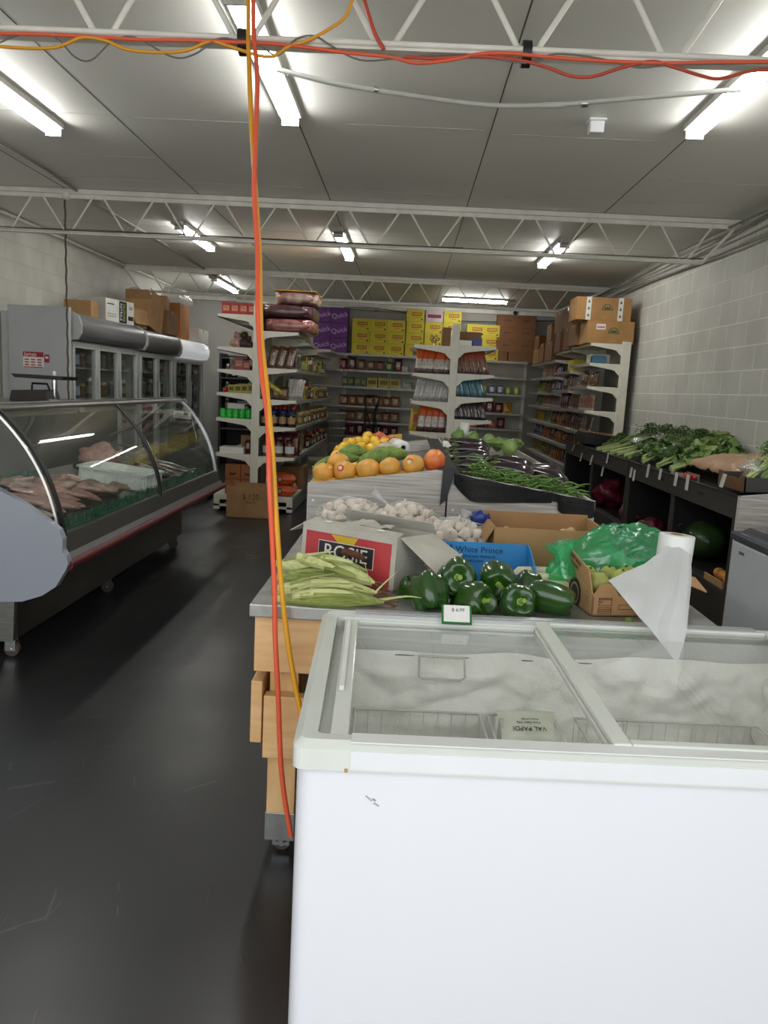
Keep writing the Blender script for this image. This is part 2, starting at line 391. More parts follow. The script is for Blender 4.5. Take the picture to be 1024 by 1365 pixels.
batten(-3.09, 12.2, 13.7, 'farthest lit tube light on the left, over the fridge boxes')
batten(1.57, 13.3, 14.4, 'lit tube light running crosswise above the back shelves', PI/2)

# small ceiling fittings
d = MB().box(-0.05, 0.05, -0.05, 0.05, -0.012, 0).box(-0.04, 0.04, -0.035, 0.035, -0.075, -0.012)
tag(d.build('junction_box', WHITE, bevel=0.006, loc=(0.984, 4.713, CZ)), 'small white junction box alone on the ceiling at right', 'junction box')
# conduit between two battens
PVC = mat('grey_pvc', (186, 186, 182), 0.4, var=0.03)
t = thing('ceiling_conduit', 'pale grey conduit sagging from the middle light to the right light', 'conduit', (0, 0, 0))
pts = [(-0.72, 3.98, 2.99), (-0.44, 4.11, 2.985), (-0.1, 4.2, 2.98), (0.327, 4.28, 2.975), (0.669, 4.25, 2.98), (0.987, 4.15, 2.985), (1.5, 3.98, 2.99)]
MB().tube(spline(pts), 0.0125, 10).build('pipe', PVC, t)
MB().tube([(0.60, 4.262, 2.978), (0.72, 4.244, 2.98)], 0.016, 10).build('coupling', PVC, t)
MB().tube([(0.80, 4.222, 2.981), (0.83, 4.212, 2.981)], 0.019, 10).tube([(-0.26, 4.157, 2.984), (-0.24, 4.162, 2.984)], 0.015, 10).build('clip', CHROME, t)
# long left cable duct on the ceiling
CABL = mat('dusty_grey_cable', (150, 147, 138), 0.6); CABD = mat('dark_cable', (84, 80, 74), 0.6)
pts = [(-3.6, 3.6, 3.045), (-3.0, 5.2, 3.05), (-2.914, 6.1, 3.05), (-2.975, 7.2, 3.05), (-2.977, 8.8, 3.05), (-2.985, 10.4, 3.05), (-3.02, 12.0, 3.05), (-3.05, 12.3, 3.04)]
tag(MB().tube(spline(pts), 0.012).build('surface_cable', CABL), 'long pale cable running down the ceiling on the left', 'cable')
# cable bundle along the right wall top
b_ = MB()
for k, (dx, dz, ph) in enumerate(((0.06, 0.10, 0), (0.09, 0.17, 1.3), (0.05, 0.22, 2.1), (0.1, 0.07, 3.3))):
    b_.tube(spline([(WR-dx-0.015*math.sin(y*1.7+ph), y, CZ-dz-0.03*math.sin(y*0.9+ph)) for y in [4, 5.2, 6.3, 7.2, 8.4, 9.6, 11, 12.6, 14.3]], 3), 0.011, 6)
tag(b_.build('cable_bundle', CABL), 'bundle of grey cables along the top of the right wall', 'cable')
t = thing('joist_cable', 'thin dark cable lying along the middle joist and down the left wall', 'cable')
MB().tube(spline([(WL+0.05, 4.6, 2.82), (WL+0.04, 6.2, 2.74), (-3.9, 6.92, 2.735), (-2.6, 6.92, 2.73), (-1.2, 6.92, 2.728), (0.3, 6.92, 2.725), (2.3, 6.92, 2.73), (2.6, 7.6, 2.86)], 5), 0.0035, 6).build('cable', CABD, t)
for (x0, x1, y, sag) in ((WL+.05, -2.0, 6.9, .03), (-2.0, 0.4, 6.91, .02)):
    MB().tube([(x0+(x1-x0)*k/10, y-0.03, 2.722-sag*math.sin(PI*k/10)*0.4) for k in range(11)], 0.004, 6).build('cable', CABD, t)
# wall conduit left
tag(MB().tube([(WL+0.02, 7.72, 2.15), (WL+0.02, 7.72, 2.8)], 0.014).build('wall_conduit', CABL), 'upright grey conduit on the left block wall', 'conduit')
# hanging rope from the middle joist
t = thing('hanging_rope', 'thin brown rope hanging from the middle joist behind the meat counter', 'rope', (-3.066, 6.95, 0))
MB().tube([(-0.015*z/3+0.003*math.sin(z*40), 0.003*math.cos(z*40), z) for z in [1.2+k*0.04 for k in range(46)]], 0.009, 6).build('rope', mat('brown_rope', (92, 84, 74), 0.8), t)
MB().ball((0, 0, 3.02), 0.045).build('hook', STEELW, t)
# cctv cameras on the back wall
def cctv(p, label):
    t = thing('security_camera', label, 'security camera', p, group='small security cameras up by the back wall')
    MB().box(-0.04, 0.04, -0.05, 0.05, 0.02, 0.09).build('mount', WHITE, t, bevel=0.008)
    MB().ball((0, -0.02, 0.0), 0.042).build('lens_dome', BLACKP, t)
for px, py, l in ((326, 403, 'small dark security camera above the red boxes at left'), (502, 412, 'small security camera above the yellow cartons'), (687, 417, 'white security camera above the brown cartons at back right')):
    p = W(px, py, 14.34); cctv(p, l)
tag(MB().tube(spline([(-1.2, 13.8, 2.86), (-0.5, 14.2, 2.9), (0.5, 14.3, 2.8), (1.2, 14.33, 2.78), (2.6, 14.3, 2.86)]), 0.008, 6).build('sagging_cable', CABD), 'dark cable sagging across the top of the back wall', 'cable')
tag(MB().tube([(-3.2, 14.3, 2.93), (0.1, 14.3, 2.91)], 0.035).build('wall_duct', STEELW), 'white duct high on the back wall', 'duct')

# ---------------------------------------------------------------- extension cords
ORC = mat('orange_cord', (232, 96, 62), 0.45, var=0.03); YEC = mat('yellow_cord', (226, 160, 36), 0.45, var=0.03); PKC = mat('faded_red_cord', (196, 74, 52), 0.5); GYC = mat('grey_cord', (112, 108, 104), 0.5)
def hang(pix, Ytop, Ybot):
    out = []
    for (px, py) in pix:
        out.append(W(px, py, Ytop+(Ybot-Ytop)*max(0, min(1, py/640))))
    return spline(out, 6)
tag(MB().tube(hang([(338, -40), (338, 40), (343, 100), (341, 180), (339, 260), (343, 330), (344, 420), (349, 500), (357, 560), (359, 640), (363, 720), (366, 790), (367, 850), (371, 930), (374, 1010), (379, 1060), (388, 1115)], 2.86, 2.15), 0.0078, 8).build('orange_extension_cord', ORC),
    'orange extension cord hanging from the ceiling to behind the white freezer', 'extension cord')
tag(MB().tube(hang([(331, -40), (331, 40), (334, 140), (341, 260), (346, 340), (348, 440), (356, 520), (363, 600), (369, 700), (375, 780), (383, 850), (393, 910), (403, 960)], 2.88, 2.15), 0.0078, 8).build('yellow_extension_cord', YEC),
    'yellow extension cord hanging beside the orange one', 'extension cord')
YJ = 2.945
def along(pix, m, r, name, label):
    tag(MB().tube(spline([W(px, py, YJ) for px, py in pix], 5), r, 8).build(name, m), label, 'extension cord')
along([(-30, 44), (60, 46), (140, 50), (190, 53), (260, 54), (310, 56), (345, 57), (400, 62), (460, 70), (520, 76), (556, 84), (600, 80), (640, 72), (680, 71), (720, 75), (800, 81), (880, 84), (960, 83), (1040, 82)], ORC, 0.0065, 'orange_extension_cord', 'orange extension cord lying along the bottom bar of the nearest joist')
along([(540, 76), (580, 78), (630, 75), (690, 80), (730, 90), (760, 101), (790, 102), (830, 90), (870, 82), (900, 90), (935, 101), (960, 105), (1000, 95), (1040, 92)], PKC, 0.006, 'red_extension_cord', 'dull red cord weaving under the right half of the nearest joist')
along([(-20, 60), (30, 64), (75, 63), (110, 50), (140, 54), (170, 66), (215, 70), (250, 67), (280, 55), (300, 60), (325, 68), (345, 74), (365, 75), (385, 62), (410, 54), (440, 38), (462, 20), (475, -20)], YEC, 0.0062, 'yellow_extension_cord', 'yellow cord looped around the left half of the nearest joist')
along([(-10, 62), (20, 48), (50, 45), (75, 50), (100, 76), (122, 80), (150, 55), (180, 50), (230, 76), (260, 72), (290, 52), (318, 54), (345, 60), (370, 74), (395, 52), (420, 48), (440, 60), (480, 80), (530, 78), (620, 72), (700, 84), (740, 72), (800, 78), (850, 90), (900, 86), (1040, 84)], GYC, 0.0032, 'grey_cable', 'thin grey cable twisting all along the nearest joist')
along([(480, -20), (490, 15), (500, 45), (512, 66)], PKC, 0.007, 'red_extension_cord', 'short dull red cord dropping to the nearest joist near its middle')
for px, l in ((325, 'black tape wound round the nearest joist beside the hanging cords'), (701, 'black tape wound round the nearest joist, right of centre')):
    p = W(px, 68 if px < 500 else 78, 2.99)
    tag(MB().tube([(-0.016, 0, 0), (0.016, 0, 0.0)], 0.045, 10).build('black_tape', BLACKP, loc=(p.x, 2.99, 2.705)), l, 'tape')
# ================================================================ CHEST FREEZER WITH SLIDING GLASS LIDS (foreground)
FG = mat('grey_freezer_trim', (212, 214, 206), 0.4, coat=0.2, var=0.02)
FG2 = mat('grey_freezer_liner', (205, 208, 202), 0.5, var=0.03)
FR = mat('freezer_frost', (254, 253, 247), 0.9, c2=(244, 243, 234), vscale=9, bump=0.5, bscale=300)
GL = glass('freezer_glass', (255, 255, 254), refl=0.03, rough=0.015, dirt=0.03)
FW, FD = 1.30, 0.80
SLP = 0.012/FD
def ftop(y): return 0.870 + SLP*y
fz = thing('chest_freezer', 'white chest freezer in the foreground with two sliding glass lids and frosty inside', 'freezer', (-0.172, 1.285, 0), math.radians(2.3))
# body: front, sides and back with rounded corners, open top
def rrect(x0, x1, y0, y1, r, n=5):
    p = []
    for cx, cy, a in ((x1-r, y0+r, -PI/2), (x1-r, y1-r, 0), (x0+r, y1-r, PI/2), (x0+r, y0+r, PI)):
        for k in range(n+1):
            t = a+PI/2*k/n; p.append((cx+r*math.cos(t), cy+r*math.sin(t)))
    return p
b_ = MB(); o_ = rrect(0.006, FW-0.006, 0.012, FD-0.01, 0.035); n = len(o_)
vs = [(x, y, 0.06) for x, y in o_] + [(x, y, 0.815+0.012*y) for x, y in o_]
b_.add(vs, [(i, (i+1) % n, n+(i+1) % n, n+i) for i in range(n)], 0, True); b_.add([(x, y, 0.06) for x, y in o_], [tuple(range(n))[::-1]])
body = b_.build('body', mat('white_freezer_enamel', (225, 225, 229), 0.3, coat=0.5, var=0.008, vscale=1.5), fz)
sc = MB()
for (px, py, L, a) in ((0.135, 0.765, 0.016, -0.7), (0.15, 0.752, 0.012, -0.6), (0.148, 0.76, 0.006, -0.8)):
    for k in range(4):
        x = px+L*k/4*math.cos(a); z = py+L*k/4*math.sin(a)
        sc.box(x, x+0.004, 0.0108, 0.0118, z-0.0009, z+0.0009)
sc.build('scuff_mark', mat('grey_scuff', (168, 168, 170), 0.7), body)
MB().box(0.095, 0.101, -0.0015, 0.0008, 0.816, 0.823).box(0.088, 0.108, 0.011, 0.012, 0.812, 0.816).build('rust_stain', mat('rust_stain', (176, 142, 82), 0.8), body)
for x in (0.08, FW-0.08):
    for y in (0.1, FD-0.1):
        MB().tube([(x, y, 0.0), (x, y, 0.06)], 0.022).build('foot', BLACKP, fz)
# rim ring: outer band + sloping top, inner opening
IN = dict(x0=0.042, x1=FW-0.042, y0=0.046, y1=FD-0.055)
outer = rrect(0, FW, 0, FD, 0.02); inner = rrect(IN['x0'], IN['x1'], IN['y0'], IN['y1'], 0.012)
rim = MB(); N = len(outer)
lo = [(x, y, ftop(y)-0.052) for x, y in outer]; hi = [(x, y, ftop(y)-0.012) for x, y in outer]
ins = rrect(0.014, FW-0.014, 0.016, FD-0.014, 0.016); tp = [(x, y, ftop(y)) for x, y in ins]
innr = [(x, y, ftop(y)-0.004) for x, y in inner]; innl = [(x, y, ftop(y)-0.03) for x, y in inner]
rings = [lo, hi, tp, innr, innl]; vs = sum(rings, [])
for r in range(4): rim.add(vs, [(r*N+i, r*N+(i+1) % N, (r+1)*N+(i+1) % N, (r+1)*N+i) for i in range(N)], 0, False)
rm = rim.build('rim', FG, fz)
# lighter long trim strips along front and back of rim, grey corner blocks stay
MB().box(0.105, FW-0.105, 0.004, 0.040, 0, 0.0025, T=Matrix.Translation((0, 0, ftop(0)+0.0)) @ Matrix.Rotation(math.atan(SLP), 4, 'X')).build('front_strip', mat('pale_trim_strip', (220, 221, 218), 0.35, coat=0.4, var=0.01), rm)
MB().box(0.105, FW-0.105, -0.0018, 0.0, ftop(0)-0.048, ftop(0)-0.013).build('front_band', mat('pale_trim_band', (221, 222, 224), 0.22, coat=0.5, var=0.01), rm)
st = MB()
for yy, h in ((FD-0.05, 0.004), (FD-0.034, 0.006), (FD-0.018, 0.005)):
    st.box(0.09, FW-0.09, yy, yy+0.011, ftop(yy)-0.004, ftop(yy)+h)
st.build('aluminium_track', mat('brushed_aluminium', (205, 207, 208), 0.28, 0.6, var=0.04), rm)
# tub: grey upper liner then frost
tub = MB(); x0, x1, y0, y1 = IN['x0'], IN['x1'], IN['y0'], IN['y1']
tub.quad((x0, y1, 0.866), (x1, y1, 0.866), (x1, y1, 0.70), (x0, y1, 0.70)); tub.quad((x0, y0, 0.866), (x0, y1, 0.866), (x0, y1, 0.70), (x0, y0, 0.70))
tub.quad((x1, y1, 0.866), (x1, y0, 0.866), (x1, y0, 0.70), (x1, y1, 0.70)); tub.quad((x1, y0, 0.866), (x0, y0, 0.866), (x0, y0, 0.70), (x1, y0, 0.70))
for a in (0.012, 0.028): tub.box(x0+0.08, x1-0.08, y1-0.006, y1, 0.80-a*2, 0.803-a*2, 1)
tub.build('liner', [FG2, mat('liner_groove', (120, 122, 118), 0.6)], fz)
def frost_wall(p0, p1, nrm, zt, z0=0.34, seed=0):
    p0 = Vector(p0); p1 = Vector(p1); nr = Vector(nrm)
    def f(u, v):
        q = p0.lerp(p1, u); z = z0+(zt+0.022*noise.noise(Vector((u*7+seed, 0, 3.3)))-z0)*v
        th = 0.012+0.05*abs(noise.noise(Vector((u*7+seed, z*9, 1))))+0.012*noise.noise(Vector((u*24, z*24, seed)))+0.004*noise.noise(Vector((u*90, z*80, seed)))
        th *= min(1, (1-v)*8+0.15) if v > 0.85 else 1
        q = q + nr*(th+0.012*(1-v)); return (q.x, q.y, z)
    return MB().grid(f, 150, 60)
fr = frost_wall((x0, y1), (x1, y1), (0, -1), 0.795, seed=1)
for a, b, nn, zt, s_ in (((x0, y0), (x0, y1), (1, 0), 0.80, 2), ((x1, y1), (x1, y0), (-1, 0), 0.80, 3), ((x1, y0), (x0, y0), (0, 1), 0.79, 4)):
    g = frost_wall(a, b, nn, zt, seed=s_); fr.add(g.v, g.f, 0, True)
fr.grid(lambda u, v: (x0+(x1-x0)*u, y0+(y1-y0)*v, 0.45+0.02*noise.noise(Vector((u*7, v*5, 0)))), 40, 26)
for v_ in range(len(fr.v)): pass
fr.build('frost', FR, fz)
# wire baskets
WIRE = mat('white_wire', (238, 238, 232), 0.5)
def basket(xa, xb):
    bk = MB(); za, zb = 0.48, 0.64
    for z in (za, (za+zb)/2, zb): bk.tube([(xa, y0+.05, z), (xb, y0+.05, z), (xb, y1-.06, z), (xa, y1-.06, z), (xa, y0+.05, z)], 0.0022 if z < zb else 0.0035, 5)
    k = int((xb-xa)/0.035)
    for i in range(k+1):
        x = xa+(xb-xa)*i/k; bk.tube([(x, y0+.05, zb), (x, y0+.05, za), (x, y1-.06, za), (x, y1-.06, zb)], 0.0014, 4)
    for i in range(13):
        y = y0+.05+(y1-y0-.11)*i/12; bk.tube([(xa, y, zb), (xa, y, za), (xb, y, za), (xb, y, zb)], 0.0014, 4)
    return bk.build('wire_basket', WIRE, fz)
basket(x0+0.06, x0+0.40); basket(x0+0.42, x0+0.60); basket(x0+0.66, x1-0.05)
# divider bars: the two white uprights seen through the glass
for xx in (0.475, 0.80):
    MB().tube([(xx, y1-0.10, 0.44), (xx+0.004, y1-0.12, 0.66)], 0.006).tube([(xx+0.03, y1-0.10, 0.44), (xx+0.018, y1-0.12, 0.66)], 0.004).build('divider', WIRE, fz)
# hook handle on frost
MB().tube([(0.27, y1-0.045, 0.79), (0.272, y1-0.05, 0.735), (0.285, y1-0.052, 0.73), (0.385, y1-0.052, 0.73), (0.396, y1-0.05, 0.738), (0.392, y1-0.045, 0.79), (0.27, y1-0.045, 0.792)], 0.0035, 6).build('basket_handle', mat('pale_grey_plastic', (205, 206, 198), 0.5), fz)
# sliding lids: each a frame + pane, left one lower
def lid(xa, xb, dz, name, hx=None):
    T = Matrix.Translation((0, 0, ftop(0)+dz)) @ Matrix.Rotation(math.atan(SLP), 4, 'X')
    ya, yb = IN['y0']-0.01, IN['y1']+0.008
    f = MB()
    f.box(xa, xa+0.035, ya, yb, -0.008, 0.006, T=T).box(xb-0.035, xb, ya, yb, -0.008, 0.006, T=T)
    f.box(xa+0.035, xb-0.035, ya, ya+0.022, -0.008, 0.006, T=T).box(xa+0.035, xb-0.035, yb-0.014, yb, -0.008, 0.006, T=T)
    o = f.build('lid_frame', FG, fz, bevel=0.003)
    pn = [T @ Vector(q) for q in ((xa+.03, ya+.02, 0), (xb-.03, ya+.02, 0), (xb-.03, yb-.01, 0), (xa+.03, yb-.01, 0))]
    MB().quad(*pn).build('lid_pane', GL, o)
    if hx is not None: MB().box(hx, hx+0.012, ya+0.22, yb-0.04, 0.006, 0.018, T=T).build('lid_handle', mat('white_lid_handle', (228, 229, 224), 0.35), o, bevel=0.003)
    return o
lid(IN['x0']+0.022, 0.620, -0.016, 'left', hx=IN['x0']+0.028)
lid(0.588, IN['x1'], 0.0, 'right')
# lower side ledge where the lid rides
MB().box(IN['x0'], IN['x0']+0.03, IN['y0'], IN['y1'], 0.835, 0.842).build('lid_ledge', FG2, fz)
# folded price card hooked over the back edge of the freezer
pc = thing('price_card', 'white price card with green edges on the back rim of the freezer', 'price card', (0.166, 2.035, 0.892), (math.radians(-38), 0, math.radians(2.3)))
MB().box(-0.036, 0.036, -0.0012, 0.0012, -0.014, 0.036).build('card', PAPER, pc)
MB().box(-0.041, -0.036, -0.003, 0.003, -0.016, 0.036).box(0.036, 0.041, -0.003, 0.003, -0.016, 0.036).box(-0.041, 0.041, -0.003, 0.003, -0.018, -0.013).build('green_holder', mat('green_plastic', (30, 110, 48), 0.4), pc)
text('handwriting', '$ 6.99', 0.014, mat('pencil', (120, 118, 120), 0.8), pc, (0.004, -0.0022, 0.022), ext=0.0003)

# bag of frozen snacks inside the freezer
def pillow(w_, h_, t_, nx=10, ny=12, seed=0, amp=0.004, pinch=0.35):
    """puffed bag lying in the XZ plane, base at z=0, facing -Y"""
    m = MB()
    for sgn in (-1, 1):
        def f(u, v, sgn=sgn):
            a, b = 2*u-1, 2*v-1
            th = t_/2*(max(0, 1-a**4))**0.6*(max(0, 1-b**4))**0.6
            wx = w_/2*(1-0.08*(1-b*b))
            n_ = noise.noise(Vector((a*2.5+seed, b*2.5, sgn*2+seed)))
            return (a*wx, sgn*(th*(1+0.25*n_))+amp*n_*(1-a*a)*0.5, h_*v+amp*noise.noise(Vector((a*3, seed, 5)))*(1 if v > .5 else 0))
        g = MB().grid(f, nx, ny)
        if sgn > 0: g.f = [q[::-1] for q in g.f]
        m.add(g.v, g.f, 0, True)
    return m
fb = thing('frozen_snack_bag', 'clear bag labelled VAL PAPDI lying in the freezer behind the left glass', 'frozen food bag', WZ(700, 948, 0.655), (math.radians(-118), 0, math.radians(180+6)))
pb = pillow(0.165, 0.10, 0.035, seed=3, amp=0.012).build('bag', mat('frosty_clear_bag', (240, 240, 228), 0.35, c2=(206, 212, 188), vscale=14), fb)
text('lettering', 'VAL PAPDI', 0.019, INK, pb, (0.005, -0.021, 0.072), ext=0.0004)
text('lettering', 'Frozen Beans  340g', 0.008, INK, pb, (0.005, -0.0235, 0.055), ext=0.0003)
text('lettering', 'Product of India', 0.007, INK, pb, (0.0, -0.0235, 0.044), ext=0.0003)

# ================================================================ SERVE-OVER MEAT COUNTER (left)
dc = thing('meat_counter', 'long curved-glass meat and fish counter on the left with a red bumper rail', 'display counter', (-1.62, 3.65, 0))
L = 3.16
METD = mat('dark_stainless_front', (84, 80, 74), 0.3, 0.75, c2=(58, 55, 51), vscale=1.4)
SILL = mat('grey_counter_sill', (74, 73, 71), 0.4, 0.3, var=0.05)
RED = mat('dark_red_bumper', (84, 12, 16), 0.45, var=0.05)
GPL = mat('blue_grey_plastic', (150, 155, 166), 0.3, coat=0.25, var=0.015, vscale=2)
base = MB().prism([(-0.35, 0.11), (-0.35, 0.42), (-1.05, 0.42), (-1.05, 0.11)][::-1], 'y', 0.16, L-0.06)
base.build('base', METD, dc, bevel=0.006)
MB().prism([(-0.36, 0.10), (-0.345, 0.40), (-1.06, 0.40), (-1.06, 0.10)], 'y', 0.13, 0.16).build('end_base_panel', STAIN, dc, bevel=0.008)
MB().prism([(-0.35, 0.36), (-0.12, 0.46), (-0.03, 0.52), (-0.02, 0.545), (-0.06, 0.62), (-1.08, 0.62), (-1.08, 0.40)], 'y', 0.0, L).build('belly', METD, dc, bevel=0.004)
MB().tube([(0.0, -0.02, 0.563), (0.0, L+0.02, 0.563)], 0.026, 12).box(-0.03, 0.0, -0.01, L+0.01, 0.54, 0.588).build('bumper', RED, dc)
MB().prism([(0.005, 0.585), (-0.025, 0.612), (-0.05, 0.70), (-0.075, 0.70), (-0.10, 0.60), (-0.10, 0.585)], 'y', -0.0, L).build('sill', SILL, dc)
# deck, back wall, service shelf
DECK = mat('white_deck_tray', (150, 150, 145), 0.35, 0.3, var=0.06)
MB().prism([(-0.09, 0.60), (-0.09, 0.655), (-0.95, 0.80), (-0.95, 0.60)], 'y', 0.0, L).build('deck', DECK, dc)
MB().prism([(-0.95, 0.62), (-0.95, 1.22), (-1.10, 1.25), (-1.10, 0.40)], 'y', 0.0, L).build('back_wall', mat('grey_inner_panel', (104, 104, 100), 0.4, 0.2, c2=(84, 84, 80), vscale=3), dc)
MB().box(-1.12, -0.92, 0.0, L, 1.22, 1.245).build('service_shelf', STAIN, dc, bevel=0.003)
MB().box(-0.51, -0.37, -0.03, L+0.03, 1.295, 1.32).box(-0.49, -0.40, -0.03, L+0.03, 1.318, 1.327).tube([(-0.37, -0.03, 1.305), (-0.37, L+0.03, 1.305)], 0.014).build('top_rail', mat('satin_aluminium_rail', (140, 138, 134), 0.3, 0.7), dc)
MB().tube([(-0.46, 0.1, 1.268), (-0.46, 1.15, 1.268)], 0.02, 10).tube([(-0.46, 1.25, 1.268), (-0.46, 2.2, 1.268)], 0.02, 10).build('unlit_lamp_tube', mat('cream_lamp_tube', (190, 184, 165), 0.4), dc)
def arc(n=14, x0=-0.375, z0=1.305, cx=-0.10, cz=1.07, x1=-0.055, z1=0.69):
    return [((1-t)**2*x0+2*t*(1-t)*cx+t*t*x1, (1-t)**2*z0+2*t*(1-t)*cz+t*t*z1) for t in [k/n for k in range(n+1)]]
A = arc()
CGL = glass('counter_glass', (244, 250, 246), refl=0.03, rough=0.01, dirt=0.02)
def shell(off, y0_, y1_, th):
    m = MB(); nn = len(A)
    def nrm(i):
        a = A[max(i-1, 0)]; b = A[min(i+1, nn-1)]; d = Vector((b[0]-a[0], b[1]-a[1])).normalized(); return (-d.y, d.x)
    P = [(A[i][0]+nrm(i)[0]*off, A[i][1]+nrm(i)[1]*off) for i in range(nn)]
    Q = [(A[i][0]+nrm(i)[0]*(off+th), A[i][1]+nrm(i)[1]*(off+th)) for i in range(nn)]
    m.prism(P+Q[::-1], 'y', y0_, y1_, smooth=False); return m
ys = [0.0, 1.55, L]
for i in range(2):
    g_ = MB()
    g_.add([(x, y, z) for (x, z) in A for y in (ys[i]+0.03, ys[i+1]-0.01)], [(2*k, 2*k+1, 2*k+3, 2*k+2) for k in range(len(A)-1)], 0, True)
    g_.build('curved_pane', CGL, dc)
for i, (ya, kind) in enumerate(((0.0, 0), (0.045, 1), (1.545, 1), (1.59, 0), (L-0.05, 0), (L-0.012, 0))):
    shell(0.0, ya, ya+(0.012 if kind == 0 else 0.03), 0.012).build('glass_edge_strip', CHROME if kind == 0 else BLACKP, dc)
for y in (0.004, L-0.004):
    pts = [(x, z) for x, z in A] + [(-0.10, 0.66), (-0.95, 0.80), (-0.93, 1.24), (-0.5, 1.29)]
    MB().add([(x, y, z) for x, z in pts], [tuple(range(len(pts)))]).build('end_pane', CGL, dc)
# slanted support struts inside
for y in (0.35, 1.6, L-0.2):
    MB().tube([(-0.44, y, 1.30), (-0.70, y-0.03, 1.08), (-0.93, y-0.05, 0.98)], 0.013, 8).build('strut', STAIN, dc)
# grey moulded end cap
cap = [(-0.0, 0.545), (0.012, 0.575), (0.005, 0.62), (-0.015, 0.64), (-0.012, 0.70), (-0.03, 0.745), (-0.10, 0.80), (-0.20, 0.865), (-0.33, 0.93), (-0.45, 0.965), (-1.12, 0.99), (-1.12, 0.36), (-0.36, 0.365), (-0.22, 0.375), (-0.12, 0.41), (-0.05, 0.46)]
for y, s_ in ((-0.045, 1),):
    MB().prism(cap, 'y', y, y+0.045).build('end_cap', GPL, dc, bevel=0.016)
def castor(parent, x, y, r=0.04, h=0.11, name='castor'):
    c_ = MB(); c_.tube([(x, y-0.014, r), (x, y+0.014, r)], r, 16)
    o = c_.build('castor_wheel', mat('castor_rubber', (70, 60, 54), 0.6), parent)
    f = MB().tube([(x+0.0, y, h-0.02), (x, y, h)], 0.03, 10).box(x-0.03, x+0.025, y-0.022, y-0.017, r*0.8, h-0.012).box(x-0.03, x+0.025, y+0.017, y+0.022, r*0.8, h-0.012)
    f.tube([(x, y-0.024, r), (x, y+0.024, r)], 0.008, 8)
    f.build('castor_fork', CHROME, o)
    return o
for x in (-0.40, -1.0):
    for y in (0.20, 1.5, L-0.14): castor(dc, x, y)
# price sign inside the far glass
ps = MB().box(-0.075, 0.075, -0.001, 0.001, -0.03, 0.03).box(0.01, 0.05, -0.002, 0.0, 0.0, 0.026, 1)
for z in (0.012, 0.0): ps.box(-0.06, -0.005, -0.002, 0, z, z+0.004, 2)
for z in (-0.012, -0.021): ps.box(-0.06, 0.06, -0.002, 0, z, z+0.003, 2)
sg = W(243, 553, 6.72)
tag(ps.build('shop_sign_card', [PAPER, mat('sign_picture', (120, 56, 48), 0.6), INK], loc=sg, rot=(0, math.radians(4), math.radians(8))), 'white card with a small picture stuck at the far end of the meat counter', 'sign card')

# --- goods in the counter (world coordinates)
def deck_z(x): return 0.655+(0.80-0.655)*((-1.71-x)/0.86)
MEAT = mat('pale_fish_flesh', (178, 150, 136), 0.3, c2=(112, 84, 76), vscale=12, coat=0.4, bump=0.4, bscale=40)
MEAT2 = mat('pink_meat', (176, 134, 124), 0.3, c2=(122, 84, 78), vscale=16, coat=0.4, bump=0.4, bscale=40)
FISH = mat('silver_fish_skin', (128, 116, 104), 0.28, 0.2, c2=(74, 64, 58), vscale=14, coat=0.4, bump=0.3, bscale=50)
TRAY = mat('black_tray', (34, 33, 34), 0.35); TRAYW = mat('white_crate_plastic', (236, 237, 232), 0.4, var=0.03)
def tray(x0_, x1_, y0_, y1_, z, label, m=TRAY, h=0.035):
    t_ = thing('display_tray', label, 'tray', ((x0_+x1_)/2, (y0_+y1_)/2, z), (0, math.atan(0.145/0.86), 0))
    a, b = (x1_-x0_)/2, (y1_-y0_)/2
    MB().box(-a, a, -b, b, 0, 0.006).box(-a, -a+.008, -b, b, .006, h).box(a-.008, a, -b, b, .006, h).box(-a+.008, a-.008, -b, -b+.008, .006, h).box(-a+.008, a-.008, b-.008, b, .006, h).build('pan', m, t_)
    return t_
kk = 0
for i, (ya, yb, xa, xb) in enumerate(((3.72, 4.10, -2.50, -1.85), (4.14, 4.50, -2.50, -1.85), (4.54, 4.92, -2.50, -1.85), (5.7, 6.1, -2.50, -1.85), (6.14, 6.6, -2.50, -1.85))):
    tray(xa, xb, ya, yb, (deck_z(xa)+deck_z(xb))/2+0.002, 'shallow black tray of fish in the meat counter, %s from the near end' % ORD[i])
fish_spots = []
